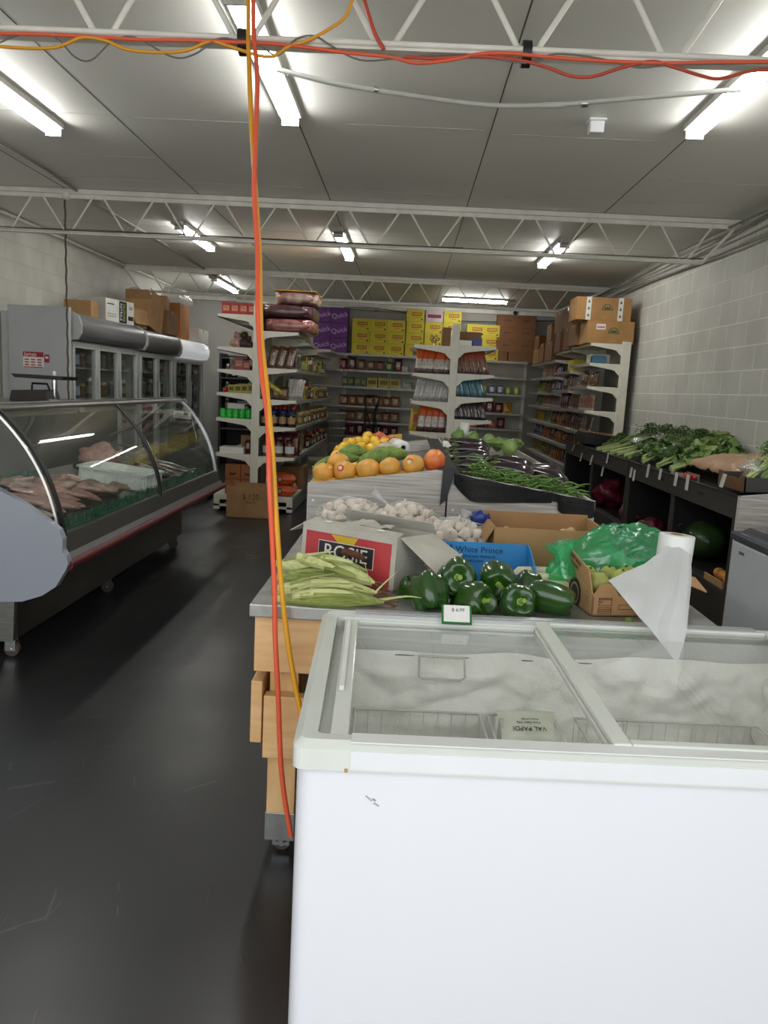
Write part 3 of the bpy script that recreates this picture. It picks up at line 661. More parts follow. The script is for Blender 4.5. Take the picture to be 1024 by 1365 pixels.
for (ya, yb, n_, m_, nm, lb) in ((3.74, 4.08, 5, MEAT, 'fish_fillet', 'pale fish fillet in the nearest tray'), (4.16, 4.48, 5, MEAT2, 'meat_piece', 'pink piece of meat in the second tray'),
                     (4.56, 4.90, 6, MEAT2, 'meat_piece', 'pale pink chicken piece in the third tray'), (5.72, 6.08, 7, FISH, 'whole_fish', 'dark silvery fish in the fourth tray'), (6.16, 6.58, 8, FISH, 'whole_fish', 'dark silvery fish in the farthest tray')):
    proto = None
    for k in range(n_):
        yy = ya+(yb-ya)*(k+0.5)/n_; xx = -2.12+R_.uniform(-.1, .12)
        z = deck_z(xx)+0.05+R_.uniform(0, .02)
        if proto is None or k % 2 == 0:
            mb = MB()
            def f(u, v, k=k):
                a = 2*PI*u; s = math.sin(PI*v)**0.55*(1.0 if m_ is not FISH else (1-0.35*v))
                x = (v-0.5)*0.36; rr = 1+0.25*noise.noise(Vector((x*14, math.cos(a)*2+k, math.sin(a)*2)))
                return (x, 0.042*s*math.cos(a)*rr, 0.022*s*math.sin(a)*rr)
            mb.grid(f, 14, 18)
            if m_ is FISH: mb.add([(0.17, 0, 0.0), (0.23, 0.035, 0.01), (0.215, 0, 0.005), (0.23, -0.035, 0.01)], [(0, 1, 2, 3)])
            o = mb.build(nm, m_); proto = o
        else:
            o = proto.copy(); COL.objects.link(o)
        z -= 0.012
        o.location = (xx, yy, z); o.rotation_euler = (0.1, math.atan(0.145/0.86), R_.uniform(-.5, .5)); o.scale = (R_.uniform(.9, 1.2), R_.uniform(.9, 1.3), R_.uniform(.9, 1.25))
        tag(o, lb+' of the glass counter', 'fish' if m_ is not MEAT2 else 'meat', lb.replace('pale', 'pale')+' group')
# big pale pile between trays and crate
for k, (x, y, sx) in enumerate(((-2.02, 4.98, .12), (-2.25, 5.0, .12), (-1.93, 5.1, .08), (-2.17, 4.78, .10), (-2.36, 4.6, .10))):
    tag(MB().ball((0, 0, 0), (sx, sx*0.85, 0.035), 18, k=0.7, seed=k+3).build('meat_piece', MEAT, loc=(x, y, deck_z(x)+0.05), rot=(0, .15, k)), 'big pale lump of chicken piled beside the white crate in the counter', 'meat', 'big pale lumps by the white crate')
cr = thing('plastic_crate', 'white ribbed plastic crate standing inside the meat counter', 'crate', (-2.06, 5.50, deck_z(-1.95)+0.02), (0, math.atan(0.145/0.86)*0.6, math.radians(-3)))
m_ = MB().box(-.24, .24, -.16, .16, 0, .008).box(-.24, -.23, -.16, .16, .008, .12).box(.23, .24, -.16, .16, .008, .12).box(-.23, .23, -.16, -.15, .008, .12).box(-.23, .23, .15, .16, .008, .12)
m_.build('box_wall', TRAYW, cr)
rb = MB().box(-.25, .25, -.175, -.16, .105, .12).box(-.25, .25, .16, .175, .105, .12).box(-.255, -.24, -.175, .175, .105, .12).box(.24, .255, -.175, .175, .105, .12)
for k in range(6):
    x = -.22+k*.088; rb.box(x-.004, x+.004, -.172, -.16, 0, .105)
for k in range(5):
    y = -.14+k*.07; rb.box(.24, .252, y-.004, y+.004, 0, .105)
rb.build('rib', TRAYW, cr)
tag(MB().ball((0, 0, 0), (.15, .13, .105), 22, k=0.35, seed=5).build('mince_lump', mat('minced_meat', (160, 110, 104), 0.45, c2=(190, 160, 150), vscale=45, bump=0.8, bscale=70), loc=(-2.33, 5.78, deck_z(-2.3)+0.115)), 'round lump of frozen mince in clear wrap behind the white crate', 'meat')
# sheets of dried fish/leaves at the far end
for k in range(7):
    y = 5.95+k*0.11
    g = MB().grid(lambda u, v, k=k: ((u-.5)*.34, (v-.5)*.10, 0.02*noise.noise(Vector((u*6, v*5, k)))+0.03*math.sin(u*3)), 18, 8)
    tag(g.build('dried_fish', mat('olive_dried_fish', (88, 84, 64), 0.5, c2=(50, 46, 34), vscale=10), loc=(-2.33, y, deck_z(-2.33)+0.06+0.006*k), rot=(0.2, 0.2, 0.2), thick=0.006), 'olive brown dried fish laid in rows at the far end of the counter', 'fish', 'dried fish rows')
# green plastic grass strips
def grass_strip(y0_, y1_, label, x=-1.80, wdt=0.07, n_=900, seed=1):
    rr = random.Random(seed); m = MB()
    m.box(x-wdt/2, x+wdt/2, y0_, y1_, deck_z(x)+0.0, deck_z(x)+0.012)
    for k in range(n_):
        px_, py_ = x+rr.uniform(-wdt/2, wdt/2), rr.uniform(y0_, y1_); a = rr.uniform(0, 2*PI); h = rr.uniform(.025, .05); z = deck_z(px_)+0.012
        dx, dy = math.cos(a), math.sin(a); q = rr.uniform(.2, .9)*h
        m.add([(px_-dy*.004, py_+dx*.004, z), (px_+dy*.004, py_-dx*.004, z), (px_+dx*q, py_+dy*q, z+h)], [(0, 1, 2)])
    return tag(m.build('plastic_grass_strip', mat('green_plastic_grass', (22, 104, 66), 0.45, c2=(12, 66, 40), vscale=30)), label, 'plastic grass')
grass_strip(3.70, 5.18, 'green plastic grass strip along the near half of the meat counter front', seed=1)
grass_strip(5.24, 6.76, 'green plastic grass strip along the far half of the meat counter front', seed=2)
grass_strip(4.5, 5.2, 'green plastic grass strip at the back of the meat counter', x=-2.5, n_=400, seed=3)

# ================================================================ DRINKS FRIDGES along the left wall
FGREY = mat('fridge_white_frame', (196, 198, 194), 0.35, var=0.03); CANO = mat('fridge_canopy_grey', (128, 128, 130), 0.35, 0.2, c2=(112, 112, 114), vscale=1, stretch=(1, 1, 30))
CANW = mat('lit_fridge_canopy', (226, 228, 230), 0.3, emit=0.35); DGL = glass('fridge_glass', (238, 243, 241), refl=0.07, rough=0.02, dirt=0.04)
DIN = mat('fridge_inside', (172, 172, 168), 0.5); SEAL = mat('door_seal', (90, 90, 88), 0.6)
def fridge(y0_, y1_, nd, label, zt=2.1, lit=False, side=False):
    t_ = thing('drinks_fridge', label, 'fridge', (-3.44, y0_, 0)); Ly = y1_-y0_; D = 0.72
    m = MB().box(-D, 0-.06, 0, .03, 0.05, zt-.02).box(-D, -.06, Ly-.03, Ly, 0.05, zt-.02).box(-D, -D+.03, .03, Ly-.03, 0.05, zt-.02).box(-D+.03, -.06, .03, Ly-.03, 0.05, 0.16).box(-D+.03, -.06, .03, Ly-.03, zt-.30, zt-.02)
    m.build('cabinet', FGREY, t_)
    cnp = [(-.10, zt-.27), (0.06, zt-.26), (0.095, zt-.20), (0.10, zt-.12), (0.07, zt-.04), (0.0, zt), (-.10, zt)]
    MB().prism(cnp, 'y', 0.03, Ly-.03, smooth=True).build('canopy', CANW if lit else CANO, t_)
    MB().prism([(x*1.05, z+(0.01 if z > zt-.1 else -.01)) for x, z in cnp], 'y', 0, 0.03).build('canopy_end', FGREY, t_)
    MB().prism([(x*1.05, z+(0.01 if z > zt-.1 else -.01)) for x, z in cnp], 'y', Ly-.03, Ly).build('canopy_end', FGREY, t_)
    MB().box(-D+.04, -.07, .035, Ly-.035, .16, .165).build('floor_shelf', DIN, t_)
    for k in range(4):
        z = .55+k*.33; MB().box(-D+.06, -.12, .04, Ly-.04, z, z+.015).build('shelf', mat('fridge_shelf_wire', (176, 178, 172), 0.5), t_)
    dw = (Ly-.06)/nd
    for k in range(nd):
        a = .03+k*dw; b = a+dw
        f = MB().box(-.05, 0, a+.004, a+.06, .17, zt-.29).box(-.05, 0, b-.06, b-.004, .17, zt-.29).box(-.05, 0, a+.06, b-.06, .17, .24).box(-.05, 0, a+.06, b-.06, zt-.35, zt-.29)
        o = f.build('door', FGREY, t_, bevel=.004)
        MB().quad((-.026, a+.055, .235), (-.026, b-.055, .235), (-.026, b-.055, zt-.345), (-.026, a+.055, zt-.345)).build('door_pane', DGL, o)
        MB().tube([(.012, b-.035, 1.05), (.03, b-.035, 1.08), (.03, b-.035, 1.42), (.012, b-.035, 1.45)], .008).build('door_handle', FGREY, o)
    return t_
fridge(7.87, 9.86, 3, 'nearest glass-door drinks fridge, with three doors and a grey canopy')
fridge(9.88, 11.35, 2, 'middle glass-door drinks fridge with a grey canopy', zt=2.09)
fridge(11.37, 12.98, 2, 'farthest glass-door drinks fridge, its canopy white', zt=2.07, lit=True)
# big plain side sheet standing against the first fridge
sp = thing('white_metal_sheet', 'tall white metal panel beside the first drinks fridge, with red stickers', 'panel', (-4.06, 7.80, 0))
MB().box(0, .64, 0, .04, 0.02, 2.14).build('panel', mat('satin_white_sheet', (186, 188, 190), 0.32, 0.15, var=0.03, vscale=2), sp, bevel=.012)
p = W(44, 479, 7.79); lx = p.x+4.06; q = MB().box(lx-.105, lx+.105, -.003, 0, p.z-.08, p.z+.075).box(lx-.105, lx+.105, -.004, -.0031, p.z+.025, p.z+.075, 1).box(lx-.1, lx+.1, -.004, -.0031, p.z-.08, p.z-.072, 1)
for k in range(3):
    for j in range(3): q.box(lx-.09+j*.065, lx-.045+j*.065, -.004, -.0031, p.z-.06+k*.026, p.z-.048+k*.026, 1)
st = q.build('sticker', [PAPER, mat('sticker_red', (168, 34, 40), 0.5)], sp)
text('lettering', 'James', .055, PAPER, st, (lx-.03, -.0042, p.z+.05), ext=.0004)
p = W(62, 478, 7.79); lx = p.x+4.06
MB().box(lx-.025, lx+.025, -.003, 0, p.z-.04, p.z+.04).box(lx-.015, lx+.015, -.004, -.0031, p.z, p.z+.02, 1).build('sticker', [mat('sticker_crimson', (170, 30, 56), 0.5), PAPER], sp)

# meat slicer / scale set behind the counter
t = thing('weighing_scale', 'dark flat-topped scale on a chrome post behind the meat counter', 'scale', (-3.0, 6.2, 0))
pp = W(63, 500, 6.4); X0 = pp.x+3.0
MB().prism([(X0-.23, pp.z), (X0+.20, pp.z-.005), (X0+.18, pp.z-.035), (X0-.2, pp.z-.03)], 'y', .05, .35).build('pan', TRAY, t, bevel=.006)
MB().tube([(X0+.06, .2, pp.z-.03), (X0+.06, .2, pp.z-.19)], .022, 12).build('post', CHROME, t)
MB().tube([(X0+.06, .2, pp.z), (X0+.06, .2, pp.z+.035)], .014, 12).build('knob', WHITE, t)
MB().box(X0-.02, X0+.16, .05, .35, pp.z-.215, pp.z-.19).build('base', CHROME, t, bevel=.006)
t2 = thing('back_bench', 'steel bench behind the meat counter carrying the scale', 'bench', (-3.55, 5.6, 0))
ztb = pp.z-.217
MB().box(0, .65, 0, 1.5, ztb-.03, ztb).build('bench_top', STAIN, t2, bevel=.004)
for x in (.04, .61):
    for y in (.04, 1.46): MB().tube([(x, y, 0), (x, y, ztb-.03)], .02).build('leg', STAIN, t2)
p = W(45, 526, 6.3)
t = thing('tool_case', 'dark carrying case with a handle behind the meat counter', 'case', (p.x, 6.35, ztb))
MB().prism([(-.17, 0), (-.15, .085), (.12, .10), (.15, 0)], 'y', -.12, .12).build('case_body', mat('dark_case', (46, 40, 34), 0.5), t, bevel=.01)
MB().tube([(-.04, 0, .09), (-.035, 0, .145), (.09, 0, .145), (.11, 0, .095)], .009).build('case_handle', BLACKP, t)

# boxes on top of the fridges
def carton(x, y, z, w_, d_, h_, label, m=CARD, rz=0.0, group=None, tape=True, printed=None, name='cardboard_box', flaps=False, rot=None):
    t_ = thing(name, label, 'box', (x, y, z), rot or (0, 0, rz), group)
    if flaps:
        th = .005
        MB().box(-w_/2, w_/2, -d_/2, d_/2, 0, th).box(-w_/2, -w_/2+th, -d_/2, d_/2, th, h_).box(w_/2-th, w_/2, -d_/2, d_/2, th, h_).box(-w_/2+th, w_/2-th, -d_/2, -d_/2+th, th, h_).box(-w_/2+th, w_/2-th, d_/2-th, d_/2, th, h_).build('box_body', m, t_)
    else:
        MB().box(-w_/2, w_/2, -d_/2, d_/2, 0, h_).build('box_body', m, t_, bevel=.004)
        if tape: MB().box(-w_/2-.001, w_/2+.001, -.024, .024, h_-.05, h_+.001).build('tape', mat('brown_tape', (150, 118, 78), 0.3), t_)
    if printed: printed(t_, w_, d_, h_)
    return t_
def flap(parent, pts, m=CARD, name='flap'):
    return MB().add(pts, [tuple(range(len(pts)))]).build(name, m, parent, thick=.004)
FZ = 2.1
def place(px, py, x, Yd=None):
    return WX(px, py, x)
# white gloves carton
def glove_print(t_, w_, d_, h_):
    MB().box(w_/2, w_/2+.001, -.02, .13, 0.01, h_-.01).build('print', INK, t_)
    for k, s_ in enumerate(('NITRILE', 'GLOVES')):
        text('lettering', s_, .058, PAPER if k == 0 else mat('lime_print', (190, 210, 70), .5), t_, (w_/2+.0015, .015+k*.06, h_/2), rot=(PI/2, PI/2, PI/2), ext=.0005)
    MB().box(w_/2, w_/2+.001, -.25, -.08, h_*.35, h_*.37).box(w_/2, w_/2+.001, -.25, -.12, h_*.75, h_*.8).box(w_/2, w_/2+.001, -.25, -.08, h_*.25, h_*.27).box(w_/2, w_/2+.001, .16, .26, .05, .1).build('print', INK, t_)
    text('lettering', '200', .05, INK, t_, (w_/2+.0015, .21, h_*.72), rot=(PI/2, 0, PI/2), ext=.0005)
carton(-3.66, 9.35, FZ, .38, .56, .27, 'white carton of nitrile gloves on top of the first fridge', m=mat('white_carton', (208, 208, 202), .6), rz=math.radians(-14), tape=False, printed=glove_print)
carton(-3.75, 8.85, FZ, .30, .28, .2, 'small brown box at the left of the white gloves carton', rz=.1)
c1 = carton(-3.66, 9.95, FZ, .40, .42, .23, 'open brown cardboard box just right of the gloves carton', flaps=True, rz=-.1)
flap(c1, [(.2, -.21, .23), (.2, .21, .23), (.24, .2, .04), (.24, -.2, .04)])
c2 = carton(-3.62, 10.5, FZ, .36, .45, .36, 'tall brown box leaning open in the middle of the fridge tops', m=CARD, rot=(math.radians(-14), 0, -.05), flaps=True)
flap(c2, [(.18, -.22, .36), (.18, .22, .36), (.14, .2, .52), (.14, -.2, .52)])
flap(c2, [(-.18, -.22, .36), (.18, -.22, .36), (.16, -.3, .46), (-.16, -.3, .46)])
carton(-3.6, 11.1, FZ-.01, .4, .5, .33, 'dark brown box with a pale label on the fridge tops', m=CARD2, tape=True)
carton(-3.66, 11.15, FZ+.321, .35, .4, .2, 'small brown box stacked on the dark brown box', rz=.2)
carton(-3.62, 11.75, FZ-.02, .42, .5, .5, 'tall orange-brown printed box near the far end of the fridges', m=mat('orange_card', (186, 122, 66), .8))
carton(-3.52, 12.45, FZ-.03, .42, .6, .2, 'long white box at the far end of the fridge tops', m=mat('white_carton', (208, 208, 202), .6))
g = MB().ball((0, 0, 0), (.2, .28, .14), 20, k=.9, seed=9)
tag(g.build('plastic_bag', film('clear_plastic_bag', (220, 222, 220), .35), loc=(-3.64, 11.95, FZ+.60)), 'crumpled clear plastic bag on the orange-brown printed box', 'plastic bag')
g = MB().ball((0, 0, 0), (.13, .16, .1), 16, k=.9, seed=4)
tag(g.build('plastic_bag', film('clear_plastic_bag', (220, 222, 220), .35), loc=(-3.8, 10.75, FZ+.46)), 'crumpled clear plastic bag behind the tall leaning box', 'plastic bag')

# ================================================================ SECOND FREEZER at the right edge
f2 = thing('chest_freezer', 'grey-white chest freezer with a dark lid at the right edge, behind the paper roll', 'freezer', (1.78, 2.75, 0))
MB().box(0, .75, 0, 1.36, .06, .80).build('body', mat('grey_white_freezer', (206, 210, 218), .35, coat=.2, var=.02), f2, bevel=.015)
MB().box(-.012, .77, -.01, 1.372, .80, .845).build('rim', mat('dark_grey_rim', (70, 74, 80), .35), f2, bevel=.012)
MB().prism([(.0, .845), (.06, .875), (.375, .90), (.70, .875), (.75, .845)], 'y', .06, 1.3).build('lid', mat('navy_glass_lid', (38, 46, 62), .12, coat=.6), f2, bevel=.01)
MB().box(-.0015, 0, 1.20, 1.26, .74, .755).build('badge', mat('grey_badge', (110, 112, 118), .4), f2)
MB().box(.3, .42, .5, .7, .899, .905).build('lid_sticker', PAPER, f2)
for x in (.08, .67):
    for y in (.1, 1.26): MB().tube([(x, y, 0), (x, y, .06)], .022).build('foot', BLACKP, f2)
# low dark cabinet, added for an unclear dark shape past the meat counter
t = thing('dark_cabinet', 'dark trolley with a pale steel edge between meat counter and left shelves', 'trolley', (-2.75, 9.6, 0))
MB().prism([(-.3, .0), (-.3, .55), (.05, .62), (.25, .45), (.28, .0)], 'y', 0, .5).build('body', mat('dark_cabinet_plastic', (44, 44, 44), .5), t, bevel=.02)
MB().tube([(-.02, -.02, 1.25), (.05, -.02, 1.1), (.14, -.02, .72)], .014).build('rail', STAIN, t)
MB().box(-.28, .0, .1, .4, .60, .95).build('upper_cabinet', mat('dark_cabinet_plastic', (44, 44, 44), .5), t, bevel=.02)
# ================================================================ GONDOLA SHELVING
PERF = mat('shelf_back_panel', (190, 187, 174), 0.5, var=0.03); LIP = mat('price_rail_grey', (150, 149, 142), 0.35, 0.2, var=0.04)
SHELFM = mat('shelf_top_cream', (205, 201, 186), 0.45, var=0.04)
def bracket_poly(D, h0=0.025, h1=0.075, foot=0.11, wf=0.06):
    """side view of an arm, root at u=0 (post) to u=D (tip); z=0 is shelf top"""
    return [(0, 0.0), (D, 0.0), (D, -h0), (wf*1.6, -h1), (wf, -h1-0.01), (wf*0.55, -foot), (0, -foot-0.03)]
def shelf_run(parent, x_post, sx, D, y0_, y1_, zs, near_arm=True, lipm=None):
    """bays of one side: zs = list per bay of shelf heights; local coordinates"""
    nb = len(zs); dy = (y1_-y0_)/nb
    for b in range(nb):
        for z in zs[b]:
            a, c = y0_+b*dy, y0_+(b+1)*dy
            X0_, X1_ = x_post, x_post+sx*D
            m = MB().box(min(X0_, X1_), max(X0_, X1_), a+.004, c-.004, z-.02, z)
            o = m.build('shelf', SHELFM, parent)
            MB().box(min(X1_, X1_+sx*.012), max(X1_, X1_+sx*.012), a+.004, c-.004, z-.032, z+.006).build('price_rail', LIP, o)
            for yy in ((a-.012, a+.006), (c-.006, c+.012)):
                MB().prism([(x_post+sx*u, z+.004+q) for u, q in bracket_poly(D, 0.03, .07)], 'y', yy[0], yy[1]).build('arm', CREAM, o)
# ---- left gondola: post x=-1.73, front y=8.8
LGY = 8.8
lg = thing('gondola_shelf', 'cream double-sided shelf rack on the left behind the cords, packed with groceries', 'shelf rack', (-1.73, LGY, 0))
NB, BL = 5, 0.92
for b in range(NB+1):
    MB().box(-.045, .045, b*BL-.02, b*BL+.02, 0.0, 2.36).build('upright', CREAM, lg, bevel=.004)
    if b < NB: MB().box(-.008, .008, b*BL+.02, (b+1)*BL-.02, .1, 2.3).build('back_panel', PERF, lg)
ZL = [2.231, 1.869, 1.619, 1.358, 1.07, .665]; ZR = [2.063, 1.656, 1.304, .997, .653]
shelf_run(lg, -.045, -1, .405, 0, NB*BL, [ZL]*NB); 
shelf_run(lg, .045, 1, .41, 0, NB*BL, [ZR, [2.0]+ZR[1:], [1.93]+ZR[1:], [1.93]+ZR[1:], ZR])
for sg in (-1, 1):
    X_ = sg*.46
    m = MB().box(min(sg*.045, X_), max(sg*.045, X_), -.01, NB*BL, .165, .195)
    o = m.build('base_deck', SHELFM, lg)
    f = MB().box(min(sg*.045, X_), max(sg*.045, X_), -.03, -.01, .135, .20).box(min(sg*.045, X_), max(sg*.045, X_), -.03, -.01, .055, .085).box(min(sg*.39, X_), max(sg*.39, X_), -.03, -.01, .02, .14)
    f.build('base_end', CREAM, o, bevel=.003)
    MB().box(min(X_-sg*.01, X_), max(X_-sg*.01, X_), 0, NB*BL, .02, .16).build('kick_panel', LIP, o)
    MB().tube([(sg*.43, -.01, 0), (sg*.43, -.01, .05)], .012).build('foot', CHROME, o)
# ---- centre gondola: post x=.463, front y=8.35
CGY = 8.35
cg = thing('gondola_shelf', 'cream double-sided shelf rack in the centre behind the eggplants, holding incense packets', 'shelf rack', (0.468, CGY, 0))
for b in range(3):
    MB().box(-.04, .04, b*BL-.02, b*BL+.02, 0, 2.21).build('upright', CREAM, cg, bevel=.004)
    if b < 2: MB().box(-.008, .008, b*BL+.02, (b+1)*BL-.02, .1, 2.15).build('back_panel', PERF, cg)
ZCL = [1.973, 1.678, 1.384, 1.055, .72]; ZCR = [1.989, 1.694, 1.451, 1.21, .8]
shelf_run(cg, -.04, -1, .39, 0, 2*BL, [ZCL]*2); shelf_run(cg, .04, 1, .39, 0, 2*BL, [ZCR]*2)
MB().box(-.46, .46, 0, 2*BL, .02, .19).build('base_deck', CREAM, cg)
# ---- right wall shelving: post x=2.6, front y=9.6, shelves toward -x
RGY = 9.6
rg = thing('wall_shelf_rack', 'cream shelf rack against the right block wall, full of snack bags', 'shelf rack', (2.6, RGY, 0))
RBL = (14.0-RGY)/4
for b in range(5):
    MB().box(-.05, .06, b*RBL-.02, b*RBL+.02, 0, 2.205).build('upright', CREAM, rg, bevel=.004)
    if b < 4: MB().box(.04, .055, b*RBL+.02, (b+1)*RBL-.02, .1, 2.18).build('back_panel', PERF, rg)
ZW = [2.171, 1.931, 1.651, 1.357, 1.08, .84, .57]
ZW2 = [2.05, 1.80, 1.56, 1.33, 1.09, .84, .57]
shelf_run(rg, -.05, -1, .37, 0, 4*RBL, [ZW, [2.15, 1.86, 1.60, 1.35, 1.09, .84, .57], ZW2, [2.05, 1.80, 1.57, 1.34, 1.09, .84, .57]])
MB().box(-.46, .05, 0, 4*RBL, .02, .19).build('base_deck', CREAM, rg)
# ---- back wall shelving, front edge y=14.0
bk = thing('wall_shelf_rack', 'long cream shelf rack across the back wall under the yellow cartons', 'shelf rack', (-2.0, 14.36, 0))
ZB = [2.085, 1.80, 1.505, 1.165, .885, .62]
xs = [0.0, .82, 1.64, 2.46, 3.28, 4.1]
for i, x in enumerate(xs):
    MB().box(x-.03, x+.03, -.06, 0, 0, 2.12).build('upright', CREAM, bk, bevel=.003)
    if i < 5:
        MB().box(x+.03, xs[i+1]-.03, -.02, -.008, .1, 2.1).build('back_panel', PERF, bk)
        for z in ZB:
            o = MB().box(x+.004, xs[i+1]-.004, -.36, -.03, z-.02, z).build('shelf', SHELFM, bk)
            MB().box(x+.004, xs[i+1]-.004, -.372, -.36, z-.032, z+.006).build('price_rail', LIP, o)
        MB().box(x, xs[i+1], -.42, -.03, .02, .19).build('base_deck', CREAM, bk)
# ---- dark rack in the back left corner
DKM = mat('dark_rack_paint', (52, 52, 54), .5)
dr = thing('dark_shelf_rack', 'dark metal shelf rack in the back left corner beyond the fridges', 'shelf rack', (-3.35, 13.75, 0))
MB().box(0, 1.3, .50, .52, .05, 1.95).build('back_panel', DKM, dr)
for x in (0, .65, 1.3): MB().box(x-.02, x+.02, 0, .5, 0, 1.97).build('upright', DKM, dr)
for z in (1.9, 1.55, 1.25, .95, .65, .3): MB().box(.02, 1.28, .02, .5, z-.02, z).build('shelf', mat('dark_rack_shelf', (92, 92, 92), .5), dr)

# ================================================================ PACKED GOODS: prototypes
_P = {}
def pouch_mb(w_, h_, t_, seed, label=True):
    m = pillow(w_, h_, t_, 8, 8, seed=seed, amp=.006)
    if label:
        n0 = len(m.f); nf = 64
        for j in range(8):
            for i in range(8):
                if 2 <= i <= 5 and (j in (3, 4, 5)): m.m[j*8+i] = 1
                if j == 7 or j == 0: m.m[j*8+i] = 2; m.m[nf+j*8+i] = 2
    return m
def pouch(key, w_, h_, t_, c, cl, ct, gloss=.25):
    """returns a mesh for a puffed bag; colours bag / label / seal"""
    k = ('pouch', key)
    if k not in _P:
        o = pouch_mb(w_, h_, t_, len(_P)).build('snack_bag', [mat('bag_%s' % key, c, gloss, c2=tuple(max(0, v*.62) for v in c), vscale=26, coat=.3), mat('bag_label_%s' % key, cl, .4, c2=tuple(max(0, v*.7) for v in cl), vscale=40), mat('bag_seal_%s' % key, ct, .4)])
        _P[k] = o.data; COL.objects.unlink(o); bpy.data.objects.remove(o)
    return _P[k]
def canm(key, r, h, c, cl):
    k = ('can', key)
    if k not in _P:
        m = MB().lathe([(0, 0), (r*.93, 0), (r, .006), (r, h*.2)], 14).lathe([(r, h*.2), (r, h*.85)], 14, 1).lathe([(r, h*.85), (r, h-.005), (r*.93, h), (0, h)], 14)
        o = m.build('can', [mat('can_%s' % key, c, .3, .3), mat('can_label_%s' % key, cl, .4, c2=tuple(v*.7 for v in cl), vscale=30)]); _P[k] = o.data; COL.objects.unlink(o); bpy.data.objects.remove(o)
    return _P[k]
def jarm(key, r, h, c, lid_, lab):
    k = ('jar', key)
    if k not in _P:
        m = MB().lathe([(0, 0), (r*.9, 0), (r, .008), (r, h*.22)], 14).lathe([(r*1.01, h*.22), (r*1.01, h*.62)], 14, 2).lathe([(r, h*.62), (r, h*.72), (r*.72, h*.84)], 14).lathe([(r*.78, h*.82), (r*.78, h), (0, h)], 14, 1)
        o = m.build('jar', [mat('jar_%s' % key, c, .12, coat=.6), mat('jar_lid_%s' % key, lid_, .35, .2), mat('jar_label_%s' % key, lab, .5)]); _P[k] = o.data; COL.objects.unlink(o); bpy.data.objects.remove(o)
    return _P[k]
def boxm(key, w_, d_, h_, c, cl):
    k = ('box', key)
    if k not in _P:
        m = MB().box(-w_/2, w_/2, -d_/2, d_/2, 0, h_)
        for y, sg in ((-d_/2, -1), (d_/2, 1)): m.box(-w_*.36, w_*.36, min(y, y+sg*.001), max(y, y+sg*.001), h_*.3, h_*.75, 1)
        for x, sg in ((-w_/2, -1), (w_/2, 1)): m.box(min(x, x+sg*.001), max(x, x+sg*.001), -d_*.36, d_*.36, h_*.3, h_*.75, 1)
        o = m.build('packet', [mat('pk_%s' % key, c, .45, c2=tuple(v*.85 for v in c), vscale=14), mat('pk_label_%s' % key, cl, .5, c2=tuple(v*.5 for v in cl), vscale=60)]); _P[k] = o.data; COL.objects.unlink(o); bpy.data.objects.remove(o)
    return _P[k]
def put(me, name, loc, rot, label, cat, group=None, scale=(1, 1, 1)):
    o = bpy.data.objects.new(name, me); COL.objects.link(o); o.location = loc; o.rotation_euler = rot; o.scale = scale
    return tag(o, label, cat, group)
def row(items, p0, p1, z, face, where, frm, group, cat='packet', lean=-.10, rr=None):
    """items: list of (mesh, name, words, width, category); laid from p0 to p1 (xy)."""
    rr = rr or random.Random(hash(where) % 1000 if False else len(where)*7+len(items))
    p0 = Vector(p0); p1 = Vector(p1); tot = (p1-p0).length; d = (p1-p0).normalized()
    wsum = sum(i[3] for i in items); gap = (tot-wsum)/max(1, len(items)); t = gap/2
    for k, (me, nm, words, wd, cat_) in enumerate(items):
        q = p0+d*(t+wd/2); t += wd+gap
        put(me, nm, (q.x, q.y, z+.001), (lean+rr.uniform(-.04, .04) if lean else 0, 0, face+rr.uniform(-.12, .12)), '%s, %s from %s, %s' % (words, ORD[min(k, 44)], frm.replace('the ', ''), where), cat_, group, (1, 1, rr.uniform(.93, 1.06)))
# kinds
K = {}
def kind(key, me, nm, words, wd, cat): K[key] = (me, nm, words, wd, cat)
kind('maroon', pouch('maroon', .15, .20, .05, (104, 22, 30), (176, 120, 112), (86, 20, 26)), 'snack_bag', 'maroon snack bag', .15, 'snack bag')
kind('maroonb', pouch('maroonb', .15, .23, .05, (92, 28, 34), (196, 186, 176), (120, 30, 40)), 'snack_bag', 'dark red snack bag', .15, 'snack bag')
kind('brownmix', pouch('brownmix', .16, .19, .06, (122, 92, 62), (168, 142, 104), (64, 44, 30)), 'snack_bag', 'brown mixed-nut bag', .16, 'snack bag')
kind('spice', pouch('spice', .16, .18, .05, (98, 72, 52), (150, 60, 44), (60, 46, 36)), 'snack_bag', 'dark spice bag', .16, 'snack bag')
kind('rusk', pouch('rusk', .17, .19, .07, (146, 108, 70), (178, 142, 98), (96, 20, 26)), 'snack_bag', 'clear bag of brown rusks', .17, 'snack bag')
kind('puff', pouch('puff', .17, .19, .07, (164, 136, 100), (190, 170, 136), (110, 30, 32)), 'snack_bag', 'clear bag of pale biscuits', .17, 'snack bag')
kind('yellow', pouch('yellow', .16, .20, .05, (196, 164, 40), (168, 70, 36), (172, 140, 40)), 'snack_bag', 'yellow snack bag', .16, 'snack bag')
kind('olive', pouch('olive', .16, .19, .05, (142, 146, 62), (86, 70, 44), (120, 122, 50)), 'snack_bag', 'olive green snack bag', .16, 'snack bag')
kind('blue', pouch('blue', .16, .20, .05, (48, 74, 140), (206, 204, 196), (40, 60, 120)), 'snack_bag', 'blue snack bag', .16, 'snack bag')
kind('silver', pouch('silver', .16, .20, .04, (150, 138, 132), (96, 66, 64), (176, 170, 166), .18), 'snack_bag', 'silvery see-through spice bag', .16, 'snack bag')
kind('pinkish', pouch('pinkish', .17, .21, .05, (178, 148, 130), (186, 50, 44), (190, 176, 166)), 'snack_bag', 'beige bag with a red stripe label', .17, 'snack bag')
